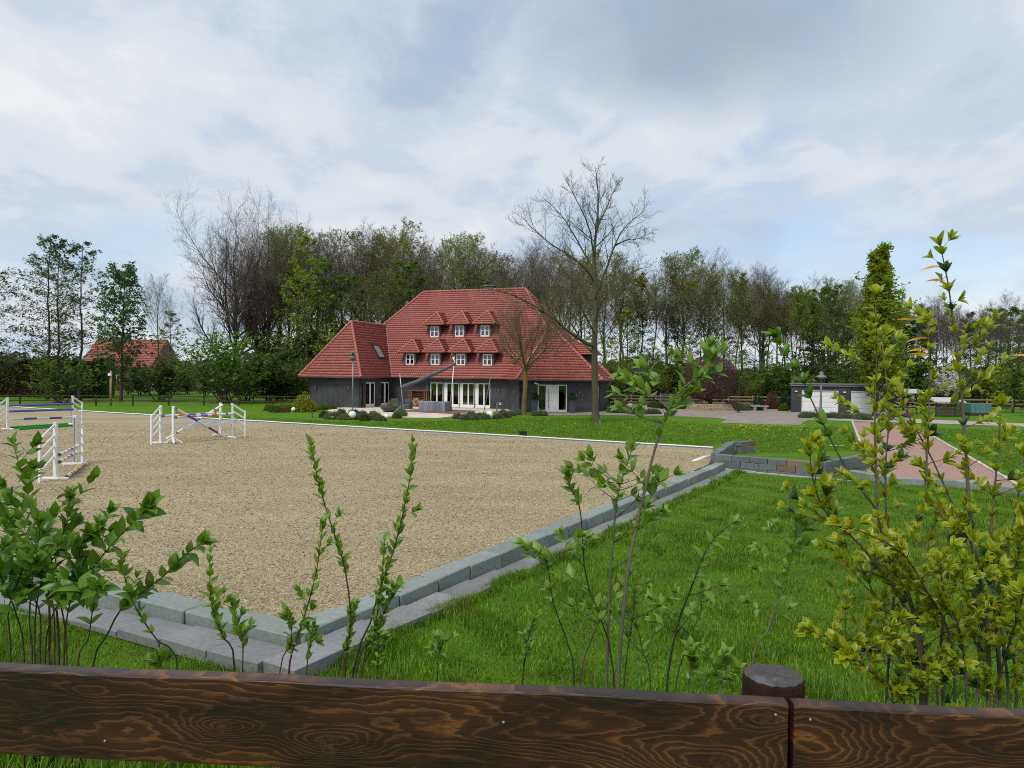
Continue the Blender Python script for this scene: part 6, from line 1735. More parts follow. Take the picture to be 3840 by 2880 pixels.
place('blossom', 'blossom_tree', 'small white blossoming tree behind the sheds', 'tree', 3552, 75, 1383, wide=1.25)
place('green_c', 'young_tree', 'small leafy tree near the right picture edge', 'tree', 3800, 70, 1385, wide=1.6)

# ------------------------------------------------------------------ fences
M['fence_dark'] = rough_mat('dark_fence_wood', (0.030, 0.022, 0.017), (0.065, 0.048, 0.036), 7, 0.8, 0.3)
M['fence_light'] = rough_mat('light_fence_wood', (0.22, 0.155, 0.085), (0.33, 0.24, 0.14), 7, 0.8, 0.3)
def rail_fence(label, a, b, h, rails, pitch, mat, pw=0.12, group=None, rh=0.09):
    a = Vector(a); b = Vector(b); d = b - a; L = d.length; d.normalize(); t = thing('rail_fence', label, 'fence', a, math.atan2(d.y, d.x), group)
    n = max(1, int(round(L / pitch))); pm = MB(); pm.box(-pw / 2, pw / 2, -pw / 2, pw / 2, -0.2, h + 0.05); pme = pm.mesh('post')
    rmm = MB(); rmm.box(0.01, L / n - 0.01, -pw / 2 - 0.05, -pw / 2 - 0.01, -rh / 2, rh / 2); rme = rmm.mesh('rail')
    for i in range(n + 1): part('post', pme, M[mat], t, loc=(L * i / n, 0, 0), rot=(0, random.uniform(-0.02, 0.02), 0))
    for z in rails:
        for i in range(n): part('rail', rme, M[mat], t, loc=(L * i / n, 0, z + random.uniform(-0.01, 0.01)))
rail_fence('dark brown two-rail wooden fence left of the house', (-54, 58.6, 0), (-19.3, 66.5, 0), 0.95, (0.88, 0.45), 3.0, 'fence_dark')
f0 = P(2265, 1519, 0); 
rail_fence('dark metal-railed fence with gate at the right of the house', (9.9, 74.5, 0), (20.5, 77.0, 0), 1.15, (1.1, 0.75, 0.4), 2.4, 'fence_dark', 0.08, rh=0.05)
rail_fence('light wooden rail fence behind the round clipped tree', (10.5, 78.5, 0), (35, 79.5, 0), 1.1, (1.0, 0.65, 0.3), 2.6, 'fence_light', 0.11, rh=0.12)
rail_fence('light wooden paddock fence behind the sheds at the right', (36, 73.5, 0), (62, 73, 0), 1.25, (1.15, 0.75, 0.35), 2.6, 'fence_light', 0.13, rh=0.13)
def gate():
    a = Vector((15.2, 72.6, 0)); b = Vector((19.6, 73.1, 0)); d = b - a; L = d.length; t = thing('metal_gate', 'dark metal bar gate at the right of the house', 'gate', a, math.atan2(d.y, d.x))
    for x in (0, L): mb = MB(); mb.box(x - 0.06, x + 0.06, -0.06, 0.06, -0.1, 1.45); part('gate_post', mb.mesh('gate_post'), M['grey_metal'], t)
    for z in (0.15, 1.3): mb = MB(); mb.box(0.1, L - 0.1, -0.025, 0.025, z, z + 0.05); part('gate_rail', mb.mesh('gate_rail'), M['grey_metal'], t)
    for i in range(28): x = 0.15 + (L - 0.3) * i / 27; mb = MB(); mb.box(x - 0.014, x + 0.014, -0.014, 0.014, 0.2, 1.3); part('gate_bar', mb.mesh('gate_bar'), M['grey_metal'], t)
gate()
def bench():
    b = P(2850, 1540, 0); t = thing('stone_bench', 'stone slab bench in front of the laurel bushes', 'bench', b)
    mb = MB(); mb.box(-0.85, 0.75, -0.25, 0.25, 0.38, 0.48); part('slab', mb.mesh('slab', bevel=0.02), M['concrete'], t)
    for x in (-0.55, 0.45): mb = MB(); mb.box(x - 0.16, x + 0.16, -0.2, 0.2, -0.03, 0.38); part('support', mb.mesh('support', bevel=0.03), M['boulder'], t)
bench()
# wooden post with lamp on the left meadow
def wood_post():
    b = P(415, 1522, 0); t = thing('wooden_post', 'light wooden post with small white floodlight left of the jump', 'post', b)
    b.y += 0; mb = MB(); mb.tube([(0, 0, -0.1), (0.02, 0, 3.1)], 0.10, 8); part('post', mb.mesh('post', True), M['fence_light'], t)
    mb = MB(); mb.box(-0.12, 0.12, -0.25, -0.1, 2.65, 2.9); part('floodlight', mb.mesh('floodlight'), M['white'], t)
wood_post()
# sheds on the right
M['shed_roof'] = rough_mat('shed_roof_felt', (0.36, 0.36, 0.37), (0.46, 0.46, 0.47), 6, 0.7, 0.1)
def shelter(px, py, W, D, H, label, roofc, solid):
    b = P(px, py, 0); t = thing('garden_shed', label, 'shed', b, rad(-8))
    for x in (0, W):
        for y in (0, D): mb = MB(); mb.box(x - 0.05, x + 0.05, y - 0.05, y + 0.05, 0, H); part('post', mb.mesh('post'), M['fence_dark'], t)
    mb = MB(); vs = [(-0.2, -0.25, H - 0.12), (W + 0.2, -0.25, H - 0.12), (W + 0.2, D + 0.2, H + 0.22), (-0.2, D + 0.2, H + 0.22)]
    mb.add(vs + [(x, y, z + 0.07) for x, y, z in vs], [(0, 3, 2, 1), (4, 5, 6, 7), (0, 1, 5, 4), (1, 2, 6, 5), (2, 3, 7, 6), (3, 0, 4, 7)]); part('roof', mb.mesh('roof'), M[roofc], t)
    if solid:
        for k in range(7): mb = MB(); mb.box(0.06, W - 0.06, -0.02, 0.02, 0.05 + k * 0.13, 0.165 + k * 0.13); part('board', mb.mesh('board'), M['fence_dark'], t)
        for i in range(4): x = W * (i + 0.5) / 4; mb = MB(); mb.box(x - 0.03, x + 0.03, -0.025, 0.025, 0.97, H - 0.15); part('slat', mb.mesh('slat'), M['fence_light'], t)
    else:
        for z in (0.5, 0.9): mb = MB(); mb.box(0.06, W - 0.06, D - 0.02, D + 0.02, z, z + 0.1); part('rail', mb.mesh('rail'), M['fence_dark'], t)
shelter(3402, 1552, 1.2, 1.0, 2.0, 'small open shelter with pale roof right of the garage', 'shed_roof', False)
shelter(3510, 1562, 2.15, 1.4, 1.35, 'low brown slatted shed with pale roof under the blossom tree', 'shed_roof', True)
def trough():
    b = P(3640, 1560, 0); t = thing('water_tank', 'open teal plastic tank standing by the paddock fence', 'tank', b, rad(-5))
    M['teal'] = rough_mat('teal_plastic', (0.055, 0.16, 0.15), (0.09, 0.22, 0.205), 5, 0.6, 0.2)
    mb = MB(); mb.box(-0.05, 1.75, 0, 1.1, 0.0, 0.28); part('base', mb.mesh('base'), M['fence_dark'], t)
    for args in ((0, 1.7, 0.02, 0.07, 0.281, 1.05), (0, 1.7, 1.0, 1.05, 0.281, 1.05), (0, 0.05, 0.07, 1.0, 0.281, 1.05), (1.65, 1.7, 0.07, 1.0, 0.281, 1.05), (0.05, 1.65, 0.07, 1.0, 0.281, 0.33)):
        mb = MB(); mb.box(*args); part('side', mb.mesh('side'), M['teal'], t)
    for x in (0.0, 0.42, 0.85, 1.28, 1.66): mb = MB(); mb.box(x, x + 0.06, -0.02, 0.018, 0.281, 1.1); part('rib', mb.mesh('rib'), M['teal'], t)
trough()
mc = P(3135, 1672, 0); mb = MB(); mb.box(-0.35, 0.35, -0.18, 0.18, 0, 0.012); tag(obj('manhole_cover', mb.mesh('manhole_cover', bevel=0.004), M['concrete'], loc=mc + Vector((0, 0, 0.012))), 'pale flat inspection cover in the lawn left of the red path', 'cover')

# ------------------------------------------------------------------ hedge and neighbour's house on the left
def hedge(label, x0, x1, Yd, top):
    a = A(x0, 1480, Yd); b = A(x1, 1480, Yd); L = b.x - a.x; H = CAM.z + (HZ(x0) - top) / F * Yd
    rg = np.random.default_rng(81); n = 26000
    # points in a shell of a box hedge with uneven top
    X = rg.uniform(0, L, n); D = 2.2; side = rg.random(n); Z = rg.random(n) * H; Yl = np.where(side < 0.6, rg.normal(0, 0.12, n), rg.uniform(0, D, n)); Z = np.where(side < 0.6, Z, H - np.abs(rg.normal(0, 0.15, n)))
    Z = Z * (0.93 + 0.05 * np.sin(X * 0.9) + 0.04 * np.sin(X * 2.3))
    c = np.stack([X, Yl + 0.15 * np.sin(X * 1.7 + Z), Z], -1)
    u = nrm(rg.normal(0, 1, (n, 3))); w = nrm(np.cross(u, rg.normal(0, 1, (n, 3)))); s = rg.uniform(0.08, 0.17, n)[:, None]
    v = np.stack([c - u * s, c + w * s * 0.6, c + u * s, c - w * s * 0.6], 1).reshape(-1, 3)
    t = thing('hedge', label, 'hedge', (a.x, Yd, 0))
    part('foliage', mesh_np('foliage', [(v, np.arange(len(v)).reshape(-1, 4), 0)]), leaf_mat('hedge_leaves', (0.045, 0.075, 0.020), (0.080, 0.105, 0.030), 0.3, c3=(0.09, 0.06, 0.028), sc=0.5), t)
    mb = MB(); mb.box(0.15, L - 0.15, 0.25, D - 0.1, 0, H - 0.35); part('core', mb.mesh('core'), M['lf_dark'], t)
hedge('tall clipped dark hedge at the left below the alders', -120, 395, 79, 1335)
def neighbour():
    Yd = 104; a = A(300, 1480, Yd); k = Yd / F
    Hh = lambda px, py: CAM.z + (HZ(px) - py) * k
    W = (640 - 300) * k; t = thing('neighbour_house', "neighbour's brick house with orange-red tiled roof behind the trees", 'house', (a.x, Yd, 0))
    e = Hh(450, 1372); r = Hh(450, 1268)
    M['brick_red'] = brick_material('red_brick', (0.16, 0.062, 0.042), (0.22, 0.09, 0.06), (0.12, 0.05, 0.04), (0.25, 0.22, 0.19))
    mb = MB(); mb.box(0.4, W, 0, 9, 0, e); mb.box(W * 0.78, W * 1.02, -1.5, 0, 0, e - 0.3); obj('wall', mb.mesh('wall'), M['brick_red'], t)
    tag(obj('roof_tiles', tiles_mesh('roof_tiles', [(0, -0.5, e - 0.2), (W * 0.8, -0.5, e - 0.2), (W * 0.8, 4.5, r), (0, 4.5, r)], 0.3, 0.4), M['tile'], t), kind='stuff')
    tag(obj('roof_tiles', tiles_mesh('roof_tiles', [(W * 0.8, 9.5, e - 0.2), (0, 9.5, e - 0.2), (0, 4.5, r), (W * 0.8, 4.5, r)], 0.3, 0.4), M['tile'], t), kind='stuff')
    g = MB(); g.add([(W * 0.8, 0, e), (W * 0.8, 9, e), (W * 0.8, 4.5, r), (W * 0.8 - 0.3, 0, e), (W * 0.8 - 0.3, 9, e), (W * 0.8 - 0.3, 4.5, r)], [(0, 1, 2), (5, 4, 3), (0, 2, 5, 3), (1, 4, 5, 2)]); obj('gable', g.mesh('gable'), M['brick_red'], t)
    c = MB(); c.box(W * 0.34, W * 0.38, 3.9, 4.6, r - 1, r + 1.0); obj('chimney', c.mesh('chimney'), M['slate'], t)
    for x in (0.14, 0.36, 0.56, 0.86, 0.94):
        y = -1.53 if x > 0.8 else -0.03
        f = MB(); x0 = W * x; f.box(x0, x0 + 0.1, y, y + 0.02, 1.0, 2.4); f.box(x0 + 1.0, x0 + 1.1, y, y + 0.02, 1.0, 2.4); f.box(x0 + 0.1, x0 + 1.0, y, y + 0.02, 2.3, 2.4); f.box(x0 + 0.1, x0 + 1.0, y, y + 0.02, 1.0, 1.1); f.box(x0 + 0.52, x0 + 0.58, y, y + 0.018, 1.1, 2.3)
        w_ = obj('window', f.mesh('window'), M['white'], t); g = MB(); g.box(x0 + 0.1, x0 + 1.0, y + 0.004, y + 0.012, 1.1, 2.3); obj('pane', g.mesh('pane'), M['dark_metal'], w_)
neighbour()
# ------------------------------------------------------------------ the wooden fence in front of the camera
def board_material(name, knots, seed, arcs=()):
    """dark stained softwood: grain lines are contours of a height field that bulges round the knots"""
    t = NT(name)
    s = t.node('ShaderNodeSeparateXYZ'); t.l.new(t.tc('Object'), s.inputs[0]); x, z = s.outputs[0], s.outputs[2]
    cb = t.node('ShaderNodeCombineXYZ'); t.l.new(x, cb.inputs[0]); t.l.new(z, cb.inputs[1]); cb.inputs[2].default_value = seed; t.l.new(t.math('ADD', s.outputs[1], seed), cb.inputs[2])
    v = cb.outputs[0]
    f = t.math('MULTIPLY', z, 46.0)
    f = t.math('ADD', f, t.math('MULTIPLY', t.math('SUBTRACT', t.noise(t.mapping(v, scale=(1.5, 6.0, 1)), 1.0, 3, 0.55), 0.5), 11.0))
    f = t.math('ADD', f, t.math('MULTIPLY', t.math('SUBTRACT', t.noise(t.mapping(v, scale=(9, 34, 1)), 1.0, 4, 0.6), 0.5), 2.6))
    kd = None
    for kx, kz, sx, sz, amp, core in knots:
        dx = t.math('DIVIDE', t.math('SUBTRACT', x, kx), sx); dz = t.math('DIVIDE', t.math('SUBTRACT', z, kz), sz)
        r2 = t.math('ADD', t.math('MULTIPLY', dx, dx), t.math('MULTIPLY', dz, dz))
        e = t.math('POWER', 2.718, t.math('MULTIPLY', r2, -1.0))
        f = t.math('ADD', f, t.math('MULTIPLY', e, amp))
        if core > 0:
            q = t.math('SUBTRACT', 1.0, t.math('DIVIDE', t.math('SQRT', t.math('ADD', t.math('POWER', t.math('SUBTRACT', x, kx), 2.0), t.math('POWER', t.math('SUBTRACT', z, kz), 2.0))), core), clamp=True)
            kd = q if kd is None else t.math('MAXIMUM', kd, q)
    w = t.math('FRACT', f)
    tri = t.math('SUBTRACT', 1.0, t.math('ABSOLUTE', t.math('SUBTRACT', t.math('MULTIPLY', w, 2.0), 1.0)))
    line = t.ramp(w, [(0.0, (0, 0, 0)), (0.55, (0.06, 0.06, 0.06)), (0.86, (0.9, 0.9, 0.9)), (0.95, (0.25, 0.25, 0.25)), (1.0, (0, 0, 0))])
    patch = t.ramp(t.noise(t.mapping(v, scale=(3.2, 9, 1)), 1.0, 4, 0.6), [(0.40, (0, 0, 0)), (0.66, (1, 1, 1))])
    fib = t.noise(t.mapping(v, scale=(14, 240, 14)), 1.0, 4, 0.65)
    base = t.ramp(fib, [(0.3, (0.0060, 0.0036, 0.0028)), (0.7, (0.024, 0.0115, 0.0062))])
    base = t.mix(t.math('MULTIPLY', patch, 0.55), base, (0.070, 0.024, 0.0066))
    c = t.mix(t.math('MULTIPLY', line, t.math('ADD', 0.12, t.math('MULTIPLY', patch, 0.75))), base, (0.20, 0.080, 0.018))
    if kd is not None: c = t.mix(t.ramp(kd, [(0.0, (0, 0, 0)), (0.25, (0.75, 0.75, 0.75)), (1.0, (0.9, 0.9, 0.9))]), c, t.ramp(t.noise(v, 90, 4, 0.7), [(0.35, (0.012, 0.007, 0.005)), (0.65, (0.075, 0.032, 0.014))]))
    h = t.math('ADD', t.math('MULTIPLY', line, 0.6), fib)
    rgh = t.math('ADD', 0.30, t.math('MULTIPLY', fib, 0.25))
    return t.done(t.principled(c, rgh, t.bump(h, 0.35, 0.002), 0.5))
fl_l = Vector((-1.141, 1.583, 0)); fl_r = Vector((1.029, 1.427, 0)); fdir = (fl_r - fl_l).normalized(); fnrm = Vector((-fdir.y, fdir.x, 0)); frz = math.atan2(fdir.y, fdir.x)
BT = 2.624; BH = 0.192
gapx = 1.731        # along the fence from fl_l
fence = thing('wooden_fence', 'dark stained wooden fence with wide boards right in front of the camera', 'fence', (fl_l.x, fl_l.y, 1.5), frz)
def fpx(px, py):
    """pixel on the board face -> (along, height) relative to the fence root"""
    d = ray(px, py); k = (fl_l - CAM).dot(fnrm) / d.dot(fnrm); p = CAM + d * k
    return (p - fl_l).dot(fdir), p.z - 1.5
def knot(px, py, sx, sz, amp, core, org):
    a, h = fpx(px, py); return (a - org, h - (BT - 1.5), sx, sz, amp, core)
kl = [knot(*q, -1.6) for q in ((840, 2725, 0.10, 0.026, 7.0, 0.020), (1235, 2790, 0.12, 0.035, 8.0, 0.026), (2885, 2700, 0.11, 0.035, 6.5, 0.022), (2700, 2868, 0.17, 0.055, 10.0, 0.028), (330, 2590, 0.05, 0.014, 2.5, 0.007), (2240, 2770, 0.30, 0.05, 3.5, 0), (500, 2690, 0.34, 0.045, -3.0, 0), (1800, 2760, 0.4, 0.03, 2.0, 0), (60, 2650, 0.16, 0.03, 2.5, 0))]
kr_ = [knot(*q, gapx + 0.006) for q in ((3010, 2760, 0.17, 0.075, 9.0, 0), (3090, 2870, 0.2, 0.05, 4.0, 0), (3900, 2800, 0.2, 0.04, 5.0, 0.02))]
M['board_l'] = board_material('stained_board', kl, 1.3); M['board_r'] = board_material('stained_board_b', kr_, 5.1)
def board(x0, x1, zt, mat, seed):
    rg = random.Random(seed); n = 60; L = x1 - x0; prof = [(0.0, -BH), (0.0, -0.006), (0.0025, -0.001), (0.009, 0.0), (0.030, 0.0), (0.037, -0.002), (0.04, -0.008), (0.04, -BH)]
    vs, fs = [], []
    for i in range(n + 1):
        x = L * i / n; w = 0.0012 * math.sin(x * 9 + seed) + rg.uniform(-0.0006, 0.0006)
        for y, z in prof: vs.append((x, y + w * 0.4, z + w))
    k = len(prof)
    for i in range(n):
        for j in range(k): fs.append((i * k + j, i * k + (j + 1) % k, (i + 1) * k + (j + 1) % k, (i + 1) * k + j))
    fs.append(tuple(range(k))); fs.append(tuple(n * k + j for j in range(k))[::-1])
    mb = MB(); mb.add(vs, fs); me = mb.mesh('board'); me.flip_normals()
    return part('board', me, mat, fence, loc=(x0, 0, zt))
bl = board(-1.6, gapx - 0.006, BT - 1.5, M['board_l'], 1); br_ = board(gapx + 0.006, 3.6, BT - 1.5 - 0.004, M['board_r'], 2)
board(-1.6, gapx - 0.006, BT - 1.5 - 0.55, M['board_l'], 3); board(gapx + 0.006, 3.6, BT - 1.5 - 0.553, M['board_r'], 4)
def screw(px, py):
    a, h = fpx(px, py); mb = MB(); mb.lathe([(0.0035, 0), (0.0035, 0.0012), (0.001, 0.002)], 8); o = part('screw', mb.mesh('screw', True), M['galv'], fence, loc=(a, -0.001, h), rot=(math.pi / 2, 0, 0))
for p in ((395, 2778), (1888, 2708), (3038, 2698), (2908, 2680)): screw(*p)
M['post_top'] = None
def post_mats():
    t = NT('weathered_end_grain'); v = t.tc('Object'); s = t.node('ShaderNodeSeparateXYZ'); t.l.new(v, s.inputs[0])
    r = t.math('SQRT', t.math('ADD', t.math('POWER', t.math('ADD', s.outputs[0], 0.012), 2.0), t.math('POWER', t.math('SUBTRACT', s.outputs[1], 0.01), 2.0)))
    rr = t.math('ADD', t.math('MULTIPLY', r, 210.0), t.math('MULTIPLY', t.noise(v, 25, 3), 3.0))
    ring = t.math('FRACT', rr); f = t.noise(v, 70, 5, 0.7)
    c = t.ramp(f, [(0.3, (0.016, 0.014, 0.014)), (0.7, (0.060, 0.052, 0.050))]); c = t.mix(t.math('MULTIPLY', ring, 0.4), c, (0.085, 0.068, 0.058))
    c = t.mix(t.ramp(t.noise(v, 14, 3), [(0.6, (0, 0, 0)), (0.72, (0.6, 0.6, 0.6))]), c, (0.15, 0.15, 0.155))
    top = t.done(t.principled(c, 0.5, t.bump(t.math('ADD', ring, f), 0.5, 0.004), 0.5))
    return top, bark_material('stained_post', (0.012, 0.007, 0.005), (0.045, 0.022, 0.012))
PT, PS = post_mats()
def fence_post(along, zt, r=0.066):
    rg = random.Random(int(along * 100)); k = 40; vs, fs = [], []
    c = Vector((along, 0.045 + r + 0.006, 0)); H = zt
    rad_j = [r * (1 + 0.018 * math.sin(3 * 6.283 * j / k + 1) + rg.uniform(-0.012, 0.012)) for j in range(k)]
    lv = [(1.0, -0.5), (1.0, H - 0.02), (0.985, H - 0.006), (0.95, H)]
    for s, z in lv:
        for j in range(k): a = 6.283 * j / k; vs.append((rad_j[j] * s * math.cos(a), rad_j[j] * s * math.sin(a), z + (rg.uniform(-0.002, 0.0015) if z > H - 0.01 else 0)))
    for s in (0.62, 0.3):
        for j in range(k): a = 6.283 * j / k; vs.append((rad_j[j] * s * math.cos(a), rad_j[j] * s * math.sin(a), H + 0.002 + rg.uniform(-0.001, 0.001)))
    vs.append((0, 0, H + 0.002)); mb = MB()
    mb.mi = 1
    q = [(i * k + j, i * k + (j + 1) % k, (i + 1) * k + (j + 1) % k, (i + 1) * k + j) for i in range(3) for j in range(k)]
    o0 = len(mb.v); mb.v += [tuple(p) for p in vs]; mb.f += q; mb.m += [1] * len(q)
    q = [(i * k + j, i * k + (j + 1) % k, (i + 1) * k + (j + 1) % k, (i + 1) * k + j) for i in range(3, 5) for j in range(k)] + [(5 * k + j, 5 * k + (j + 1) % k, 6 * k) for j in range(k)]
    mb.f += q; mb.m += [0] * len(q)
    part('post', mb.mesh('post', False), [PT, PS], fence, loc=c)
fence_post(gapx - 0.003, BT - 1.5 + 0.010); fence_post(-1.45, BT - 1.5 + 0.02); fence_post(3.5, BT - 1.5 + 0.02)

# ------------------------------------------------------------------ shrubs behind the fence
def leaf_blade_material(name, c1, c2, vein, trans=0.35, rough=0.42, edge=None):
    t = NT(name); oi = t.node('ShaderNodeObjectInfo'); r = t.math('FRACT', t.math('ADD', oi.outputs['Random'], t.geo('Random Per Island')))
    s = t.node('ShaderNodeSeparateXYZ'); t.l.new(t.tc('UV'), s.inputs[0])
    c = t.mix(r, c1, c2)
    if edge is not None:
        ex = t.math('ABSOLUTE', t.math('SUBTRACT', s.outputs[0], 0.5)); c = t.mix(t.ramp(ex, [(0.15, (0, 0, 0)), (0.38, (1, 1, 1))]), c, edge)
    mid = t.math('SUBTRACT', 1.0, t.math('MULTIPLY', t.math('ABSOLUTE', t.math('SUBTRACT', s.outputs[0], 0.5)), 14.0), clamp=True)
    sv = t.math('FRACT', t.math('ADD', t.math('MULTIPLY', s.outputs[1], 7.0), t.math('MULTIPLY', t.math('ABSOLUTE', t.math('SUBTRACT', s.outputs[0], 0.5)), -5.0)))
    svm = t.math('MULTIPLY', t.math('SUBTRACT', 1.0, t.math('MULTIPLY', sv, 7.0), clamp=True), 0.5)
    c = t.mix(t.math('MULTIPLY', t.math('MAXIMUM', mid, svm), 0.5), c, vein)
    p = t.principled(c, rough, None, 0.4); tr = t.node('ShaderNodeBsdfTranslucent'); t.set(tr.inputs[0], t.hsv(c, 0.49, 1.1, 1.4))
    m = t.node('ShaderNodeMixShader'); m.inputs[0].default_value = trans; t.l.new(p, m.inputs[1]); t.l.new(tr.outputs[0], m.inputs[2])
    return t.done(m.outputs[0])
M['leafA'] = leaf_blade_material('deutzia_leaf', (0.070, 0.170, 0.014), (0.125, 0.250, 0.022), (0.17, 0.30, 0.05))
M['leafB'] = leaf_blade_material('young_leaf', (0.115, 0.215, 0.022), (0.17, 0.29, 0.034), (0.22, 0.34, 0.07))
M['leafY'] = leaf_blade_material('privet_leaf', (0.15, 0.235, 0.010), (0.26, 0.33, 0.015), (0.28, 0.36, 0.03), 0.4, 0.38, edge=(0.40, 0.41, 0.018))
M['leafD'] = leaf_blade_material('privet_old_leaf', (0.028, 0.075, 0.016), (0.050, 0.105, 0.020), (0.09, 0.15, 0.04), 0.25, 0.35)
M['leafO'] = leaf_blade_material('orange_leaf', (0.55, 0.26, 0.012), (0.65, 0.36, 0.02), (0.6, 0.42, 0.06), 0.35)
M['stem_red'] = bark_material('red_stem', (0.050, 0.026, 0.022), (0.105, 0.060, 0.048))
M['stem_grey'] = bark_material('grey_stem', (0.085, 0.072, 0.055), (0.17, 0.145, 0.11))
M['stem_dark'] = bark_material('dark_stem', (0.025, 0.018, 0.016), (0.07, 0.05, 0.042))
def leaf_mesh(name, aspect, curl, fold, ns=6, seed=0, blunt=False):
    vs, uv, fs = [], [], []; r = random.Random(seed)
    for i in range(ns + 1):
        t = i / ns; w = aspect * 0.5 * (math.sin(math.pi * min(1, t ** 0.8 * 1.0)) ** 0.85) * (1.12 - 0.35 * t); w = aspect * 0.5 * math.sin(math.pi * (0.02 + 0.96 * t ** 1.15)) ** 0.75 if blunt else w; w = max(w, 0.004)
        y = t; z = -curl * t * t + 0.05 * math.sin(t * 3)
        for k in (-1, 0, 1): vs.append((k * w * math.cos(fold), y, z + abs(k) * w * math.sin(fold) + r.uniform(-0.008, 0.008))); uv.append((0.5 + k * 0.5 * (w / (aspect * 0.5 + 1e-6)), t))
    for i in range(ns):
        for k in (0, 1): a = i * 3 + k; fs.append((a, a + 1, a + 4, a + 3))
    me = bpy.data.meshes.new(name); me.from_pydata(vs, [], fs); ul = me.uv_layers.new(name='UVMap')
    for l in me.loops: ul.data[l.index].uv = uv[l.vertex_index]
    me.polygons.foreach_set('use_smooth', [True] * len(fs)); me.update(); return me
LM = {k: [leaf_mesh('leaf', a, c, f, 6 if k in 'YD' else 5, i, k in 'YD') for i, (a, c, f) in enumerate(((asp, 0.10, 0.12), (asp * 0.9, 0.22, 0.25), (asp * 1.05, 0.02, 0.3), (asp * 0.85, -0.08, 0.42)))] for k, asp in (('A', 0.60), ('B', 0.58), ('Y', 0.48), ('D', 0.46), ('O', 0.22))}
for k in LM:
    for me in LM[k]: me.materials.append(M['leaf' + k])
def leaf_matrix(p, d, nrm_, s):
    d = d.normalized(); n = (nrm_ - d * nrm_.dot(d))
    if n.length < 1e-3: n = d.orthogonal()
    n.normalize(); x = d.cross(n)
    return Matrix.Translation(p) @ Matrix((x, d, n)).transposed().to_4x4() @ Matrix.Diagonal((s, s, s, 1))
class Shrub:
    def __init__(self, name, label, base, stem_mat, seed):
        self.root = thing(name, label, 'shrub', base); self.base = Vector(base); self.rg = random.Random(seed); self.stem = stem_mat; self.lv = []; self.twigs = []
    def curve(self, pts, n=16):
        w = [Vector(p) for p in pts]; out = []
        m = len(w)
        for i in range(n + 1):
            t = i / n * (m - 1); k = min(int(t), m - 2); f = t - k
            p0, p1, p2, p3 = w[max(k - 1, 0)], w[k], w[k + 1], w[min(k + 2, m - 1)]
            out.append(0.5 * ((2 * p1) + (p2 - p0) * f + (2 * p0 - 5 * p1 + 4 * p2 - p3) * f * f + (3 * p1 - p0 - 3 * p2 + p3) * f ** 3))
        return out
    def add_stem(self, pts, r0, r1, mat=None, k=7, n=16):
        c = self.curve(pts, n); mb = MB(); rr = [(r0 + (r1 - r0) * i / n) * (1 + 0.10 * (i % 3 == 0)) for i in range(n + 1)]
        mb.tube([p - self.base for p in c], rr, k); part('stem', mb.mesh('stem', True), M[mat or self.stem], self.root); return c
    def add_twig(self, a, d, L, r=0.0016, bend=0.25):
        n = 5; d = d.normalized(); p = Vector(a); out = [p.copy()]
        for i in range(n): d = (d + Vector((self.rg.gauss(0, 0.08), self.rg.gauss(0, 0.08), bend / n))).normalized(); p = p + d * (L / n); out.append(p.copy())
        mb = MB(); mb.tube([q - self.base for q in out], [r * (1 - 0.6 * i / n) for i in range(n + 1)], 5); part('twig', mb.mesh('twig', True), M[self.stem], self.root); return out
    def pairs(self, c, t0, t1, gap, size, kind, ang=0.85, sd=0.25, tip=True, both=2, grow=0.0):
        """opposite leaf pairs along a curve"""
        L = sum((c[i + 1] - c[i]).length for i in range(len(c) - 1)); n = max(1, int(L * (t1 - t0) / gap)); m = len(c) - 1; rg = self.rg
        for j in range(n):
            t = t0 + (t1 - t0) * (j + rg.uniform(0.2, 0.8)) / n; i = min(int(t * m), m - 1); f = t * m - i; p = c[i].lerp(c[i + 1], f); T = (c[i + 1] - c[i]).normalized()
            N = T.orthogonal().normalized(); N.rotate(Matrix.Rotation(rg.uniform(0, 6.28), 3, T)) if False else None
            q = Matrix.Rotation(rg.uniform(-0.5, 0.5) + (1.57 if j % 2 else 0), 3, T); N = q @ N
            for sgn in ((1, -1) if both == 2 else (1,)):
                a = ang + rg.gauss(0, sd); d = T * math.cos(a) + N * (sgn * math.sin(a)); d.z += rg.uniform(-0.05, 0.12)
                s = size * rg.uniform(0.65, 1.25) * (1 + grow * (t - 0.5)); self.leaf(p, d, T + Vector((0, 0, 0.8)) + Vector((rg.gauss(0, .25), rg.gauss(0, .25), 0)), s, kind)
        if tip: self.tuft(c[-1], (c[-1] - c[-2]), size * 0.85, kind, 4, 0.5)
    def tuft(self, p, T, size, kind, n=5, ang=0.7):
        T = T.normalized(); N = T.orthogonal().normalized(); a0 = self.rg.random() * 6.28
        for j in range(n):
            q = Matrix.Rotation(a0 + 6.283 * j / n + self.rg.gauss(0, 0.2), 3, T) @ N; a = ang * self.rg.uniform(0.6, 1.3); d = T * math.cos(a) + q * math.sin(a)
            self.leaf(p + T * self.rg.uniform(-0.006, 0.004), d, T * 0.7 + Vector((0, 0, 0.5)), size * self.rg.uniform(0.7, 1.15), kind)
    def leaf(self, p, d, n, s, kind):
        s *= 1.3; n = Vector(n) + (CAM - Vector(p)).normalized() * 0.45
        self.lv.append((leaf_matrix(Vector(p) - self.base, Vector(d), Vector(n), s), s / max((Vector(p) - CAM).length, .5), kind, self.rg.randrange(4)))
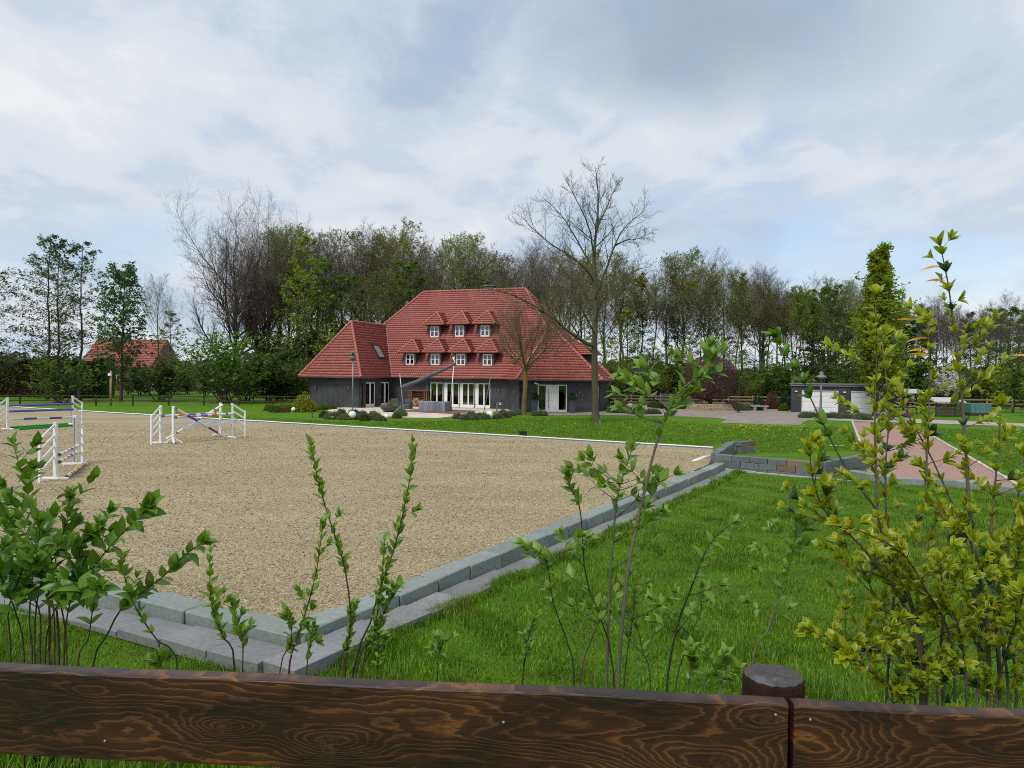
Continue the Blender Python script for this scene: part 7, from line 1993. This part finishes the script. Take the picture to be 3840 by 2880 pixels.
    def finish(self, cap=300):
        lv = sorted(self.lv, key=lambda x: -x[1])
        for mt, _, kind, v in lv[:cap]:
            o = bpy.data.objects.new('leaf', LM[kind][v]); o.matrix_basis = mt; put(o, self.root)
        rest = lv[cap:]
        if rest:
            kinds = sorted(set(x[2] for x in rest)); me = bpy.data.meshes.new('leaves'); vs, fs, uvs, mi = [], [], [], []
            for mt, _, kind, v in rest:
                src = LM[kind][v]; o = len(vs); vs += [tuple(mt @ x.co) for x in src.vertices]
                for pl in src.polygons: fs.append(tuple(o + i for i in pl.vertices)); mi.append(kinds.index(kind)); uvs += [tuple(src.uv_layers[0].data[li].uv) for li in pl.loop_indices]
            me.from_pydata(vs, [], fs); ul = me.uv_layers.new(name='UVMap'); ul.data.foreach_set('uv', [c for u in uvs for c in u]); me.polygons.foreach_set('material_index', mi); me.polygons.foreach_set('use_smooth', [True] * len(fs)); me.update()
            tag(part('leaves', me, [M['leaf' + k] for k in kinds], self.root), kind='stuff')
def ground_at(px, Yd):
    X = (px - 1920) / F * Yd; return Vector((X, Yd, float(hgt(np.array(X), np.array(Yd)))))
def S(pts, Yd, dy=0.0):
    n = len(pts); return [A(x, y, Yd + dy * i / max(1, n - 1)) for i, (x, y) in enumerate(pts)]
def rooted(pts, Yd, base, dy=0.0): return [base] + S(pts, Yd, dy)

# left bush
Yl = 3.25
b0 = ground_at(200, Yl); L1 = Shrub('garden_shrub', 'leafy green shrub at the left edge in front of the sand', b0, 'stem_red', 1)
g_ = lambda px, dY=0.0: ground_at(px, Yl + dY)
stems = [([(184, 2468), (187, 2332), (179, 2143), (168, 1980), (117, 1898), (98, 1817), (70, 1736), (49, 1665)], 190, 0.3, 0.006),
         ([(222, 2440), (215, 2246), (290, 2180), (336, 2143), (412, 2050), (499, 1958), (548, 1915)], 210, -0.2, 0.005),
         ([(120, 2450), (110, 2330), (112, 2200), (70, 2060), (20, 1960), (-30, 1880)], 130, 0.1, 0.0045),
         ([(250, 2450), (240, 2330), (215, 2200), (210, 2080), (240, 1990), (262, 1900), (270, 1850)], 250, 0.35, 0.0045),
         ([(40, 2440), (30, 2300), (60, 2200), (90, 2120), (140, 2050), (150, 1960)], 40, -0.2, 0.004),
         ([(150, 2460), (150, 2300), (95, 2180), (50, 2110), (-10, 2080)], 150, 0.2, 0.004),
         ([(205, 2440), (200, 2280), (170, 2100), (130, 2000), (60, 1900), (0, 1850)], 200, 0.4, 0.004),
         ([(240, 2460), (250, 2320), (290, 2150), (300, 2060), (330, 2000)], 235, -0.1, 0.004),
         ([(90, 2450), (60, 2300), (10, 2180), (-40, 2060), (-70, 1980)], 95, -0.25, 0.004),
         ([(170, 2450), (200, 2300), (260, 2220), (330, 2230), (370, 2200)], 175, -0.3, 0.0035),
         ([(130, 2450), (140, 2250), (190, 2080), (240, 2030), (285, 1960)], 140, 0.3, 0.004)]
for pts, gx_, dy, r in stems:
    c = L1.add_stem(rooted(pts, Yl, g_(gx_), dy), r, 0.0015); L1.pairs(c, 0.40, 0.99, 0.060, 0.062, 'A')
    for j in range(6):
        i = L1.rg.randint(7, 14); d = Vector((L1.rg.gauss(0, 1), L1.rg.gauss(0, 0.6), L1.rg.uniform(0.2, 1))); tw = L1.add_twig(c[i], d, L1.rg.uniform(0.08, 0.2)); L1.pairs(tw, 0.2, 1.0, 0.045, 0.058, 'A')
L1.finish()
# arching shoots to its right
b1 = ground_at(400, 3.2); L2 = Shrub('garden_shrub', 'arching green shoot leaning right beside the left shrub', b1, 'stem_red', 2)
c = L2.add_stem(rooted([(347, 2490), (400, 2385), (450, 2289), (521, 2229), (624, 2153), (684, 2088), (760, 2034)], 3.2, ground_at(300, 3.2)), 0.005, 0.0015); L2.pairs(c, 0.40, 1.0, 0.042, 0.060, 'A')
c = L2.add_stem(rooted([(290, 2490), (330, 2400), (345, 2300), (370, 2200), (330, 2200)], 3.1, ground_at(270, 3.1)), 0.004, 0.0012); L2.pairs(c, 0.5, 1.0, 0.06, 0.055, 'B')
L2.finish()
def shoot(label, lines, Yd, kind, seed, size=0.042, gap=0.05, stem='stem_dark', t0=0.35, r=0.0045, ang=0.7):
    px0 = lines[0][0][0]; s = Shrub('garden_shrub', label, ground_at(px0, Yd), stem, seed)
    for i, pts in enumerate(lines):
        c = s.add_stem(rooted(pts, Yd, ground_at(pts[0][0] - (20 if pts[0][0] < 1920 else 10), Yd)), r * (1 if i == 0 else 0.75), 0.001); s.pairs(c, t0, 0.96, gap, size, kind, ang, tip=False, both=2)
        for j in range(3):
            k = s.rg.randint(7, 12); tw = s.add_twig(c[k], Vector((s.rg.gauss(0, .6), s.rg.gauss(0, .4), 1)), s.rg.uniform(0.03, 0.08), 0.001); s.pairs(tw, 0.2, 1.0, 0.03, size * 0.9, kind, ang)
    s.finish()
shoot('thin dark shoot leaning left above the slabs', [[(667, 2495), (586, 2398), (515, 2289), (477, 2197), (456, 2121), (453, 2083)]], 3.1, 'B', 3, 0.046, 0.055)
shoot('thin upright shoot above the corner of the arena kerb', [[(879, 2490), (836, 2387), (803, 2300), (787, 2197), (789, 2034)], [(911, 2468), (895, 2360), (868, 2246)]], 3.05, 'B', 4, 0.038, 0.038)
shoot('tall thin shoot rising before the sand left of the kerb corner', [[(1083, 2516), (1112, 2402), (1152, 2276), (1186, 2144), (1206, 2001), (1212, 1949)], [(1050, 2516), (1090, 2420), (1090, 2330), (1075, 2290)], [(1150, 2516), (1165, 2400), (1180, 2330)]], 3.0, 'B', 5, 0.036, 0.042, 'stem_red')
shoot('tallest left-leaning shoot with sparse leaves before the sand', [[(1295, 2493), (1315, 2316), (1295, 2144), (1267, 2041), (1226, 1921), (1192, 1800), (1175, 1715), (1158, 1634)], [(1270, 2520), (1300, 2420), (1320, 2330), (1330, 2260)]], 3.05, 'B', 6, 0.036, 0.040, 'stem_red')
shoot('tall right-leaning shoot with sparse leaves before the sand', [[(1324, 2516), (1387, 2339), (1427, 2201), (1473, 2075), (1507, 1944), (1536, 1800), (1547, 1715), (1547, 1626)], [(1360, 2500), (1425, 2330), (1470, 2240), (1498, 2195)], [(1415, 2520), (1420, 2400), (1415, 2330)], [(1340, 2500), (1400, 2380), (1433, 2150), (1444, 2007)]], 2.95, 'B', 7, 0.036, 0.040, 'stem_dark')
# middle shrub
Ym = 2.9; bm_ = ground_at(2310, Ym); MS = Shrub('garden_shrub', 'young open shrub with two straight brown stems in the middle right', bm_, 'stem_dark', 8)
def mstem(pts, r, mat, gap, size, t0, dy=0.0, tw=5, gx_=None, kind='B'):
    c = MS.add_stem(rooted(pts, Ym, ground_at(gx_ or pts[0][0], Ym), dy), r, 0.0016, mat); MS.pairs(c, t0, 0.99, gap, size, kind)
    for j in range(tw):
        i = MS.rg.randint(5, 14); sg = 1 if j % 2 else -1; d = Vector((sg * MS.rg.uniform(0.5, 1), MS.rg.gauss(0, 0.35), MS.rg.uniform(0.1, 0.7))); w = MS.add_twig(c[i], d, MS.rg.uniform(0.10, 0.24), 0.0018); MS.pairs(w, 0.35, 1.0, 0.05, size, kind)
mstem([(2316, 2570), (2346, 2203), (2376, 2022), (2418, 1841), (2449, 1708), (2481, 1604), (2510, 1528), (2550, 1467), (2612, 1416), (2659, 1377), (2666, 1340)], 0.0085, 'stem_grey', 0.06, 0.052, 0.50, 0.0, 18)
mstem([(2274, 2564), (2286, 2203), (2310, 1901), (2334, 1793), (2370, 1684)], 0.0075, 'stem_grey', 0.07, 0.048, 0.50, 0.1, 14)
mstem([(2177, 2558), (2213, 2408), (2274, 2281), (2322, 2203), (2380, 2120)], 0.004, 'stem_red', 0.07, 0.042, 0.5, 0.2, 3)
mstem([(2153, 2558), (2129, 2414), (2075, 2263), (2057, 2142), (2030, 2076), (1960, 2040)], 0.0035, 'stem_dark', 0.06, 0.044, 0.4, 0.0, 4)
mstem([(2500, 2576), (2539, 2353), (2581, 2233), (2623, 2124), (2665, 2034), (2744, 1962)], 0.005, 'stem_dark', 0.06, 0.046, 0.55, 0.0, 4)
mstem([(2533, 2582), (2593, 2384), (2629, 2281), (2632, 2200)], 0.0035, 'stem_red', 0.06, 0.040, 0.5, 0.1, 2)
mstem([(2340, 2570), (2360, 2400), (2375, 2300), (2380, 2220)], 0.0035, 'stem_dark', 0.06, 0.040, 0.4, 0.1, 2)
mstem([(2300, 2500), (2200, 2180), (2177, 1919), (2140, 1830), (2123, 1775)], 0.0035, 'stem_dark', 0.055, 0.046, 0.6, 0.1, 3)
mstem([(2440, 2576), (2410, 2440), (2390, 2360), (2340, 2280)], 0.003, 'stem_red', 0.06, 0.038, 0.4, 0.1, 2)
MS.finish()
OS = Shrub('garden_shrub', 'single pale green shoot rising behind the fence post', ground_at(2815, 2.7), 'stem_grey', 9)
c = OS.add_stem(rooted([(2821, 2493), (2884, 2356), (2937, 2176), (2974, 2060), (2990, 1955)], 2.7, ground_at(2800, 2.7)), 0.005, 0.0015); OS.pairs(c, 0.5, 1.0, 0.055, 0.042, 'B')
for j in range(9): i = OS.rg.randint(6, 14); w = OS.add_twig(c[i], Vector(((1 if j % 2 else -1) * 0.8, 0, 0.5)), OS.rg.uniform(0.06, 0.14)); OS.pairs(w, 0.3, 1.0, 0.045, 0.042, 'B')
OS.finish()
shoot('low pale shoot at the foot of the fence post', [[(2640, 2600), (2680, 2520), (2720, 2440)], [(2700, 2600), (2740, 2540), (2770, 2500)], [(2580, 2590), (2600, 2500), (2590, 2460)]], 2.6, 'B', 10, 0.036, 0.04, 'stem_grey')
shoot('low leafy shoot in the grass left of the middle shrub', [[(1960, 2550), (1975, 2440), (1985, 2370), (2000, 2320)], [(1640, 2530), (1650, 2440), (1660, 2400)]], 3.0, 'B', 12, 0.036, 0.04, 'stem_dark')
# weeds at the foot of the fence on the left, seen under the board
shoot('low weed shoots at the foot of the fence on the left', [[(420, 2800), (440, 2700), (430, 2600)], [(300, 2800), (330, 2700)], [(180, 2820), (200, 2720)], [(520, 2800), (560, 2720)], [(620, 2560), (600, 2500), (560, 2470)]], 3.2, 'B', 13, 0.05, 0.05, 'stem_grey', 0.1)
# large yellow-green privet on the right
Yr = 2.75; br0 = ground_at(3480, Yr); RS = Shrub('privet_shrub', 'large yellow-green privet shrub filling the right edge', br0, 'stem_grey', 14)
def c8(pts): return [(2800 + x / 0.948, 900 + y / 0.948) for x, y in pts]
rst = [([(860, 1640), (850, 1330), (800, 1050), (785, 850), (780, 760), (760, 500), (735, 300), (715, 150), (688, 20)], 0.009, 0.0, 0.30),
       ([(700, 1640), (690, 1450), (720, 1100), (690, 960), (640, 920), (645, 700), (650, 500), (645, 290)], 0.007, 0.15, 0.32),
       ([(630, 1640), (600, 1350), (530, 1180), (470, 1000), (460, 800), (455, 640), (462, 400), (458, 200)], 0.008, -0.1, 0.32),
       ([(640, 1640), (615, 1400), (560, 1200), (500, 1000), (495, 800), (505, 600), (480, 350)], 0.006, 0.2, 0.4),
       ([(620, 1640), (600, 1400), (530, 1250), (400, 1080), (290, 980), (240, 870), (222, 740)], 0.007, -0.25, 0.35),
       ([(740, 1640), (720, 1400), (640, 1250), (560, 1120), (440, 1050), (330, 1010)], 0.006, -0.3, 0.4),
       ([(900, 1640), (880, 1300), (870, 1030), (890, 800), (905, 590)], 0.009, 0.1, 0.3),
       ([(930, 1640), (900, 1300), (960, 1150), (985, 980)], 0.006, 0.0, 0.3),
       ([(960, 1640), (930, 1400), (850, 1200), (760, 1000), (650, 760), (560, 600), (545, 540)], 0.006, 0.25, 0.4),
       ([(820, 1640), (830, 1450), (870, 1200), (950, 1000), (980, 760)], 0.006, 0.3, 0.4),
       ([(560, 1640), (520, 1500), (430, 1430), (330, 1420), (230, 1390)], 0.004, -0.1, 0.4),
       ([(600, 1650), (540, 1450), (470, 1300), (400, 1150), (340, 1080)], 0.004, 0.1, 0.35),
       ([(780, 1650), (760, 1400), (700, 1250), (690, 1150)], 0.005, -0.2, 0.3),
       ([(880, 1650), (960, 1350), (985, 1250)], 0.006, -0.3, 0.3),
       ([(520, 1650), (470, 1560), (400, 1500), (360, 1480)], 0.004, -0.2, 0.2),
       ([(680, 1650), (640, 1500), (600, 1300), (640, 1100), (680, 980)], 0.005, 0.2, 0.3)]
for pts, r, dy, t0 in rst:
    w = c8(pts); c = RS.add_stem(rooted(w, Yr, ground_at(w[0][0], Yr), dy), r, 0.0018, n=20)
    m = len(c) - 1
    # rosettes at the nodes
    L = sum((c[i + 1] - c[i]).length for i in range(m)); n = int(L * (1 - t0) / 0.060)
    for j in range(n):
        t = t0 + (1 - t0) * (j + 0.5) / n; i = min(int(t * m), m - 1); p = c[i].lerp(c[i + 1], t * m - i); T = c[i + 1] - c[i]
        sd = Vector((RS.rg.gauss(0, 1), RS.rg.gauss(0, 0.8), RS.rg.uniform(0.3, 1.0))).normalized()
        tw = RS.add_twig(p, sd, RS.rg.uniform(0.015, 0.05), 0.0011) if j % 2 == 0 else [p, p + T.normalized() * 0.01]
        RS.tuft(tw[-1], (tw[-1] - tw[-2]), RS.rg.uniform(0.028, 0.040), 'D' if RS.rg.random() < 0.06 else 'Y', RS.rg.choice((5, 6, 7)), 0.62)
    RS.tuft(c[-1], c[-1] - c[-2], 0.045, 'Y', 6, 0.6)
    for j in range(11):
        i = RS.rg.randint(int(m * 0.22), m - 3); d = Vector((RS.rg.gauss(0, 1), RS.rg.gauss(0, 0.7), RS.rg.uniform(0.2, 1))); tw = RS.add_twig(c[i], d, RS.rg.uniform(0.10, 0.26), 0.002)
        for q in (2, 3, 4, 5): RS.tuft(tw[q], tw[q] - tw[q - 1], RS.rg.uniform(0.026, 0.038), 'D' if RS.rg.random() < 0.08 else 'Y', RS.rg.choice((5, 6)), 0.62)
for px, py, dx in ((3530, 1000, -1), (3545, 1052, -1), (3480, 1268, -1), (3482, 1310, -1), (3488, 1330, -1), (3440, 1200, -1), (3800, 2100, -1), (3870, 1335, -1)):
    p = A(px, py, Yr + 0.1); RS.leaf(p, Vector((dx, 0.1, -0.05)), Vector((0, -0.5, 1)), 0.062, 'O')
RS.finish(300)
QS = Shrub('garden_shrub', 'long thin green shoot leaning left in front of the garage', ground_at(3330, 2.9), 'stem_grey', 15)
c = QS.add_stem(rooted([(3330, 2500), (3350, 2200), (3296, 1934), (3200, 1800), (3143, 1702), (3106, 1628), (3053, 1522), (3000, 1406), (2927, 1301), (2900, 1248)], 2.9, ground_at(3330, 2.9)), 0.006, 0.0015, n=22)
for t in (0.62, 0.68, 0.74, 0.79, 0.84, 0.88, 0.92, 0.96, 1.0):
    i = min(int(t * 22), 21); QS.tuft(c[i], c[i + 1] - c[i], 0.045, 'A', 6, 0.8)
QS.finish()
# ------------------------------------------------------------------ grass blades, arena chips, small flowers
def blade_material():
    t = NT('grass_blades'); r = t.geo('Random Per Island'); pos = t.geo('Position')
    c = t.ramp(r, [(0.0, (0.045, 0.125, 0.004)), (0.5, (0.095, 0.220, 0.008)), (0.85, (0.165, 0.300, 0.016)), (1.0, (0.28, 0.30, 0.05))])
    c = t.hsv(c, 0.5, 1.0, t.ramp(t.noise(pos, 1.6, 4, 0.6), [(0.32, (0.55,) * 3), (0.68, (1.30,) * 3)]))
    dry = t.ramp(t.noise(pos, 0.7, 4, 0.6), [(0.58, (0, 0, 0)), (0.74, (1, 1, 1))]); c = t.mix(t.math('MULTIPLY', dry, 0.6), c, (0.24, 0.22, 0.05))
    p = t.principled(c, 0.5, None, 0.3); tr = t.node('ShaderNodeBsdfTranslucent'); t.set(tr.inputs[0], t.hsv(c, 0.49, 1.05, 1.3))
    m = t.node('ShaderNodeMixShader'); m.inputs[0].default_value = 0.35; t.l.new(p, m.inputs[1]); t.l.new(tr.outputs[0], m.inputs[2])
    return t.done(m.outputs[0])
M['blades'] = blade_material()
def outside_arena(X, Y, m=0.72):
    """mask: right of the slab strip / below the near slab strip, outside"""
    dr = (X - ND.x) * (-AV.x) + (Y - ND.y) * (-AV.y)
    dn = (X - ND.x) * out_n.x + (Y - ND.y) * out_n.y
    return (dr > m) | (dn > m)
def in_view(X, Y, Z, margin=120):
    px = 1920 + X / np.maximum(Y, 0.1) * F; return (px > -margin) & (px < 3840 + margin) & (Y > 0.5)
def patch_noise(X, Y):
    return 0.5 + 0.25 * np.sin(X * 1.3 + 0.7 * np.sin(Y * 0.9)) * np.cos(Y * 1.1 + 0.5) + 0.25 * np.sin(X * 3.1 + Y * 2.3)
def grass(n, ylo, yhi, hmean, wid, seed, seg2, dens_pow=1.0, extra=None):
    rg = np.random.default_rng(seed)
    u = rg.random(n * 3); Yp = ylo * (yhi / ylo) ** u if dens_pow else rg.uniform(ylo, yhi, n * 3)
    px = rg.uniform(-60, 3900, n * 3); Xp = (px - 1920) / F * Yp
    ok = outside_arena(Xp, Yp)
    if extra is not None: ok &= extra(Xp, Yp)
    ok &= rg.random(len(Xp)) < np.clip(0.25 + 1.3 * patch_noise(Xp * 1.7 + 3, Yp * 1.5), 0.2, 1)
    Xp, Yp = Xp[ok][:n], Yp[ok][:n]; n = len(Xp); Zp = hgt(Xp, Yp) - 0.01
    pn = patch_noise(Xp, Yp); h = hmean * (0.38 + 1.15 * pn ** 1.4) * np.exp(rg.normal(0, 0.25, n))
    a = rg.random(n) * 6.283; d = np.stack([np.cos(a), np.sin(a), np.zeros(n)], -1); s = np.stack([-np.sin(a), np.cos(a), np.zeros(n)], -1)
    lean = np.abs(rg.normal(0.35, 0.25, n)) * h; w = wid * rg.uniform(0.7, 1.3, n)
    b = np.stack([Xp, Yp, Zp], -1); mid = b + d * (lean * 0.3)[:, None] + np.array([0, 0, 1.0]) * (h * 0.6)[:, None]; tip = b + d * lean[:, None] + np.array([0, 0, 1.0]) * (h * 0.97)[:, None]
    if seg2:
        v = np.stack([b - s * w[:, None], b + s * w[:, None], mid + s * (w * 0.8)[:, None], mid - s * (w * 0.8)[:, None], tip], 1).reshape(-1, 3); o = np.arange(n)[:, None] * 5
        q = o + np.array([[0, 1, 2, 3]]); t3 = o + np.array([[3, 2, 4]]); return [(v, q, 0), (v[:0], t3[:0], 0)], (v, q, t3)
    v = np.stack([b - s * w[:, None], b + s * w[:, None], tip], 1).reshape(-1, 3); return None, (v, None, np.arange(n * 3).reshape(-1, 3))
def grass_obj(name, label, specs):
    vs, loops, starts, tots = [], [], [], []; vo = lo = 0
    for sp in specs:
        _, (v, q, t3) = grass(**sp)
        for f in (q, t3):
            if f is None: continue
            loops.append((f + vo).ravel()); k = f.shape[1]; starts.append(lo + np.arange(len(f)) * k); tots.append(np.full(len(f), k)); lo += f.size
        vs.append(v); vo += len(v)
    V = np.concatenate(vs).astype(np.float32); L = np.concatenate(loops).astype(np.int32); S_ = np.concatenate(starts).astype(np.int32); T_ = np.concatenate(tots).astype(np.int32)
    me = bpy.data.meshes.new(name); me.vertices.add(len(V)); me.vertices.foreach_set('co', V.ravel()); me.loops.add(len(L)); me.loops.foreach_set('vertex_index', L)
    me.polygons.add(len(S_)); me.polygons.foreach_set('loop_start', S_); me.polygons.foreach_set('loop_total', T_); me.update(calc_edges=True)
    tag(obj(name, me, M['blades']), label, 'grass', kind='stuff')
grass_obj('long_grass', 'long fresh green grass between the fence and the arena kerb', [
    dict(n=150000, ylo=5.5, yhi=13.0, hmean=0.085, wid=0.0042, seed=1, seg2=True),
    dict(n=26000, ylo=2.6, yhi=6.0, hmean=0.10, wid=0.004, seed=2, seg2=True),
    dict(n=110000, ylo=12.5, yhi=26.0, hmean=0.075, wid=0.008, seed=3, seg2=False, extra=lambda X, Y: Y < 23.2 - 0.35 * (X - 9))])
# tufts creeping over the slabs edge
def edge_tufts():
    rg = np.random.default_rng(9); n = 26000; t = rg.random(n) ** 1.5 * 19; c = np.array(ND)[None] + np.array(AU)[None] * t[:, None] + np.array(out_r)[None] * (0.66 + np.abs(rg.normal(0, 0.10, n)) + 0.05 * np.sin(t * 3))[:, None]
    h = 0.10 * np.exp(rg.normal(0, 0.3, n)) * (0.6 + 0.5 * np.abs(np.sin(t * 2.1))); a = rg.random(n) * 6.283; d = np.stack([np.cos(a), np.sin(a), np.zeros(n)], -1) - np.array(out_r) * 0.5; s = np.stack([-np.sin(a), np.cos(a), np.zeros(n)], -1); w = (0.003 + 0.0002 * t)[:, None]
    b = c.copy(); b[:, 2] = 0.0; mid = b + d * (h * 0.2)[:, None] + np.array([0, 0, 1.0]) * (h * 0.6)[:, None]; tip = b + d * (h * 0.6)[:, None] + np.array([0, 0, 1.0]) * h[:, None]
    v = np.stack([b - s * w, b + s * w, mid + s * w * .8, mid - s * w * .8, tip], 1).reshape(-1, 3); o = np.arange(n)[:, None] * 5
    me = mesh_np('edge_grass', [(v, o + np.array([[0, 1, 2, 3]]), 0)]); 
    v2 = np.stack([mid - s * w * .8, mid + s * w * .8, tip], 1).reshape(-1, 3)
    me = mesh_np('edge_grass', [(v, o + np.array([[0, 1, 2, 3]]), 0), (v2, np.arange(n * 3).reshape(-1, 3), 0)])
    tag(obj('edge_grass', me, M['blades']), 'grass tufts hanging over the edge of the grey slabs', 'grass', kind='stuff')
edge_tufts()
# fibre and chip flakes on the sand
def chips():
    rg = np.random.default_rng(12); n = 150000; Yp = 8.0 * (40 / 8.0) ** rg.random(n); px = rg.uniform(-60, 2750, n); Xp = (px - 1920) / F * Yp
    dr = (Xp - ND.x) * (-AV.x) + (Yp - ND.y) * (-AV.y); dn = (Xp - ND.x) * out_n.x + (Yp - ND.y) * out_n.y
    nf = np.array([-FARD.y, FARD.x]); nf = nf if nf[1] > 0 else -nf; df = (Xp - FR.x) * nf[0] + (Yp - FR.y) * nf[1]
    ok = (dr < -0.2) & (dn < -0.2) & (df < -0.2) & (Xp < 7.0 + (Yp - 25) * 0.25); Xp, Yp = Xp[ok], Yp[ok]; n = len(Xp)
    c = np.stack([Xp, Yp, SANDZ + rg.uniform(0.0, 0.012, n)], -1); u = rg.normal(0, 1, (n, 3)); u[:, 2] *= 0.25; u = nrm(u); w = rg.normal(0, 1, (n, 3)); w[:, 2] *= 0.6; w = nrm(w - u * np.sum(u * w, -1, keepdims=True))
    s = (rg.uniform(0.008, 0.022, n) * (0.8 + Yp / 24))[:, None]
    v = np.stack([c - u * s, c + w * s * 0.35, c + u * s, c - w * s * 0.35], 1).reshape(-1, 3)
    t = NT('sand_chips'); r = t.geo('Random Per Island'); col_ = t.ramp(r, [(0.0, (0.16, 0.12, 0.075)), (0.35, (0.30, 0.245, 0.155)), (0.75, (0.44, 0.375, 0.26)), (1.0, (0.55, 0.50, 0.40))])
    tag(obj('sand_chips', mesh_np('sand_chips', [(v, np.arange(len(v)).reshape(-1, 4), 0)]), t.done(t.principled(col_, 0.9, None, 0.1))), 'loose pale chips scattered over the arena sand', 'sand', kind='stuff')
chips()
def dandelions():
    rg = np.random.default_rng(14); vs, fs = [], []
    pts = [(rg.normal(2830, 130), rg.normal(1600, 10)) for _ in range(110)] + [(rg.uniform(1900, 3150), rg.uniform(1580, 1650)) for _ in range(50)] + [(rg.uniform(1500, 2200), rg.uniform(1580, 1610)) for _ in range(12)]
    mb = MB()
    for px, py in pts:
        if py < 1592 and px > 2690: py = 1596
        p = P(px, py, 0.06); r = 0.03 * rg.uniform(0.8, 1.3); mb.lathe([(0.002, -0.05), (0.004, 0.0), (r, 0.012), (r * 0.7, 0.025), (0.001, 0.03)], 6, (p.x, p.y, 0.06), cap=False)
    tag(obj('dandelions', mb.mesh('dandelions'), rough_mat('dandelion_yellow', (0.65, 0.42, 0.01), (0.8, 0.55, 0.02), 10, 0.8, 0.0)), 'yellow dandelions dotted over the lawn before the driveway', 'flowers', kind='stuff')
dandelions()

# short mown blades on the farther lawns, sampled over the lawn areas seen in the photograph
def far_lawn():
    rg = np.random.default_rng(23)
    polys = [[(170, 1546), (700, 1560), (1000, 1568), (1240, 1580), (1640, 1580), (2000, 1566), (2400, 1570), (2690, 1594), (3000, 1602), (3185, 1602), (3232, 1690), (2860, 1700), (2770, 1650), (2660, 1672), (1900, 1626), (960, 1574), (300, 1540)], [(3440, 1606), (3840, 1616), (3840, 1800), (3660, 1705)]]
    def inside(x, y, pl):
        r = np.zeros(len(x), bool); n = len(pl)
        for i in range(n):
            (xa, ya), (xb, yb) = pl[i], pl[(i + 1) % n]
            c = ((ya > y) != (yb > y)) & (x < (xb - xa) * (y - ya) / ((yb - ya) if yb != ya else 1e-9) + xa); r ^= c
        return r
    x = rg.uniform(0, 3840, 420000); y = rg.uniform(1535, 1810, 420000); ok = np.zeros(len(x), bool)
    for pl in polys: ok |= inside(x, y, pl)
    x, y = x[ok][:90000], y[ok][:90000]; n = len(x)
    d = np.array(FW)[None] + np.array(RT)[None] * ((x - 1920) / F)[:, None] - np.array(UP)[None] * ((y - 1440) / F)[:, None]
    b = np.array(CAM)[None] + d * ((0 - CAM.z) / d[:, 2])[:, None]
    a = rg.random(n) * 6.283; s_ = np.stack([np.cos(a), np.sin(a), np.zeros(n)], -1) * (0.0006 * b[:, 1])[:, None] * rg.uniform(0.5, 1.1, n)[:, None]
    h = 0.055 * np.exp(rg.normal(0, 0.3, n)); tip = b + np.stack([rg.normal(0, 0.03, n), rg.normal(0, 0.03, n), h], -1)
    v = np.stack([b - s_, b + s_, tip], 1).reshape(-1, 3)
    tag(obj('short_grass', mesh_np('short_grass', [(v, np.arange(n * 3).reshape(-1, 3), 0)]), M['blades']), 'short mown grass of the lawn between arena and house', 'grass', kind='stuff')
far_lawn()

# ------------------------------------------------------------------ number look-alikes from left to right in their labels
ORD = ['first', 'second', 'third', 'fourth', 'fifth', 'sixth', 'seventh', 'eighth', 'ninth', 'tenth', 'eleventh', 'twelfth', 'thirteenth', 'fourteenth', 'fifteenth', 'sixteenth', 'seventeenth', 'eighteenth', 'nineteenth', 'twentieth']
same = {}
for o in col.objects:
    if o.parent is None and 'label' in o and 'category' in o: same.setdefault(o['label'], []).append(o)
for lab, os_ in same.items():
    if len(os_) < 2: continue
    os_.sort(key=lambda o: o.location.x / max(o.location.y, 0.1))
    for i, o in enumerate(os_):
        if i < len(ORD): o['label'] = lab + ', ' + ORD[i] + ' from the left'
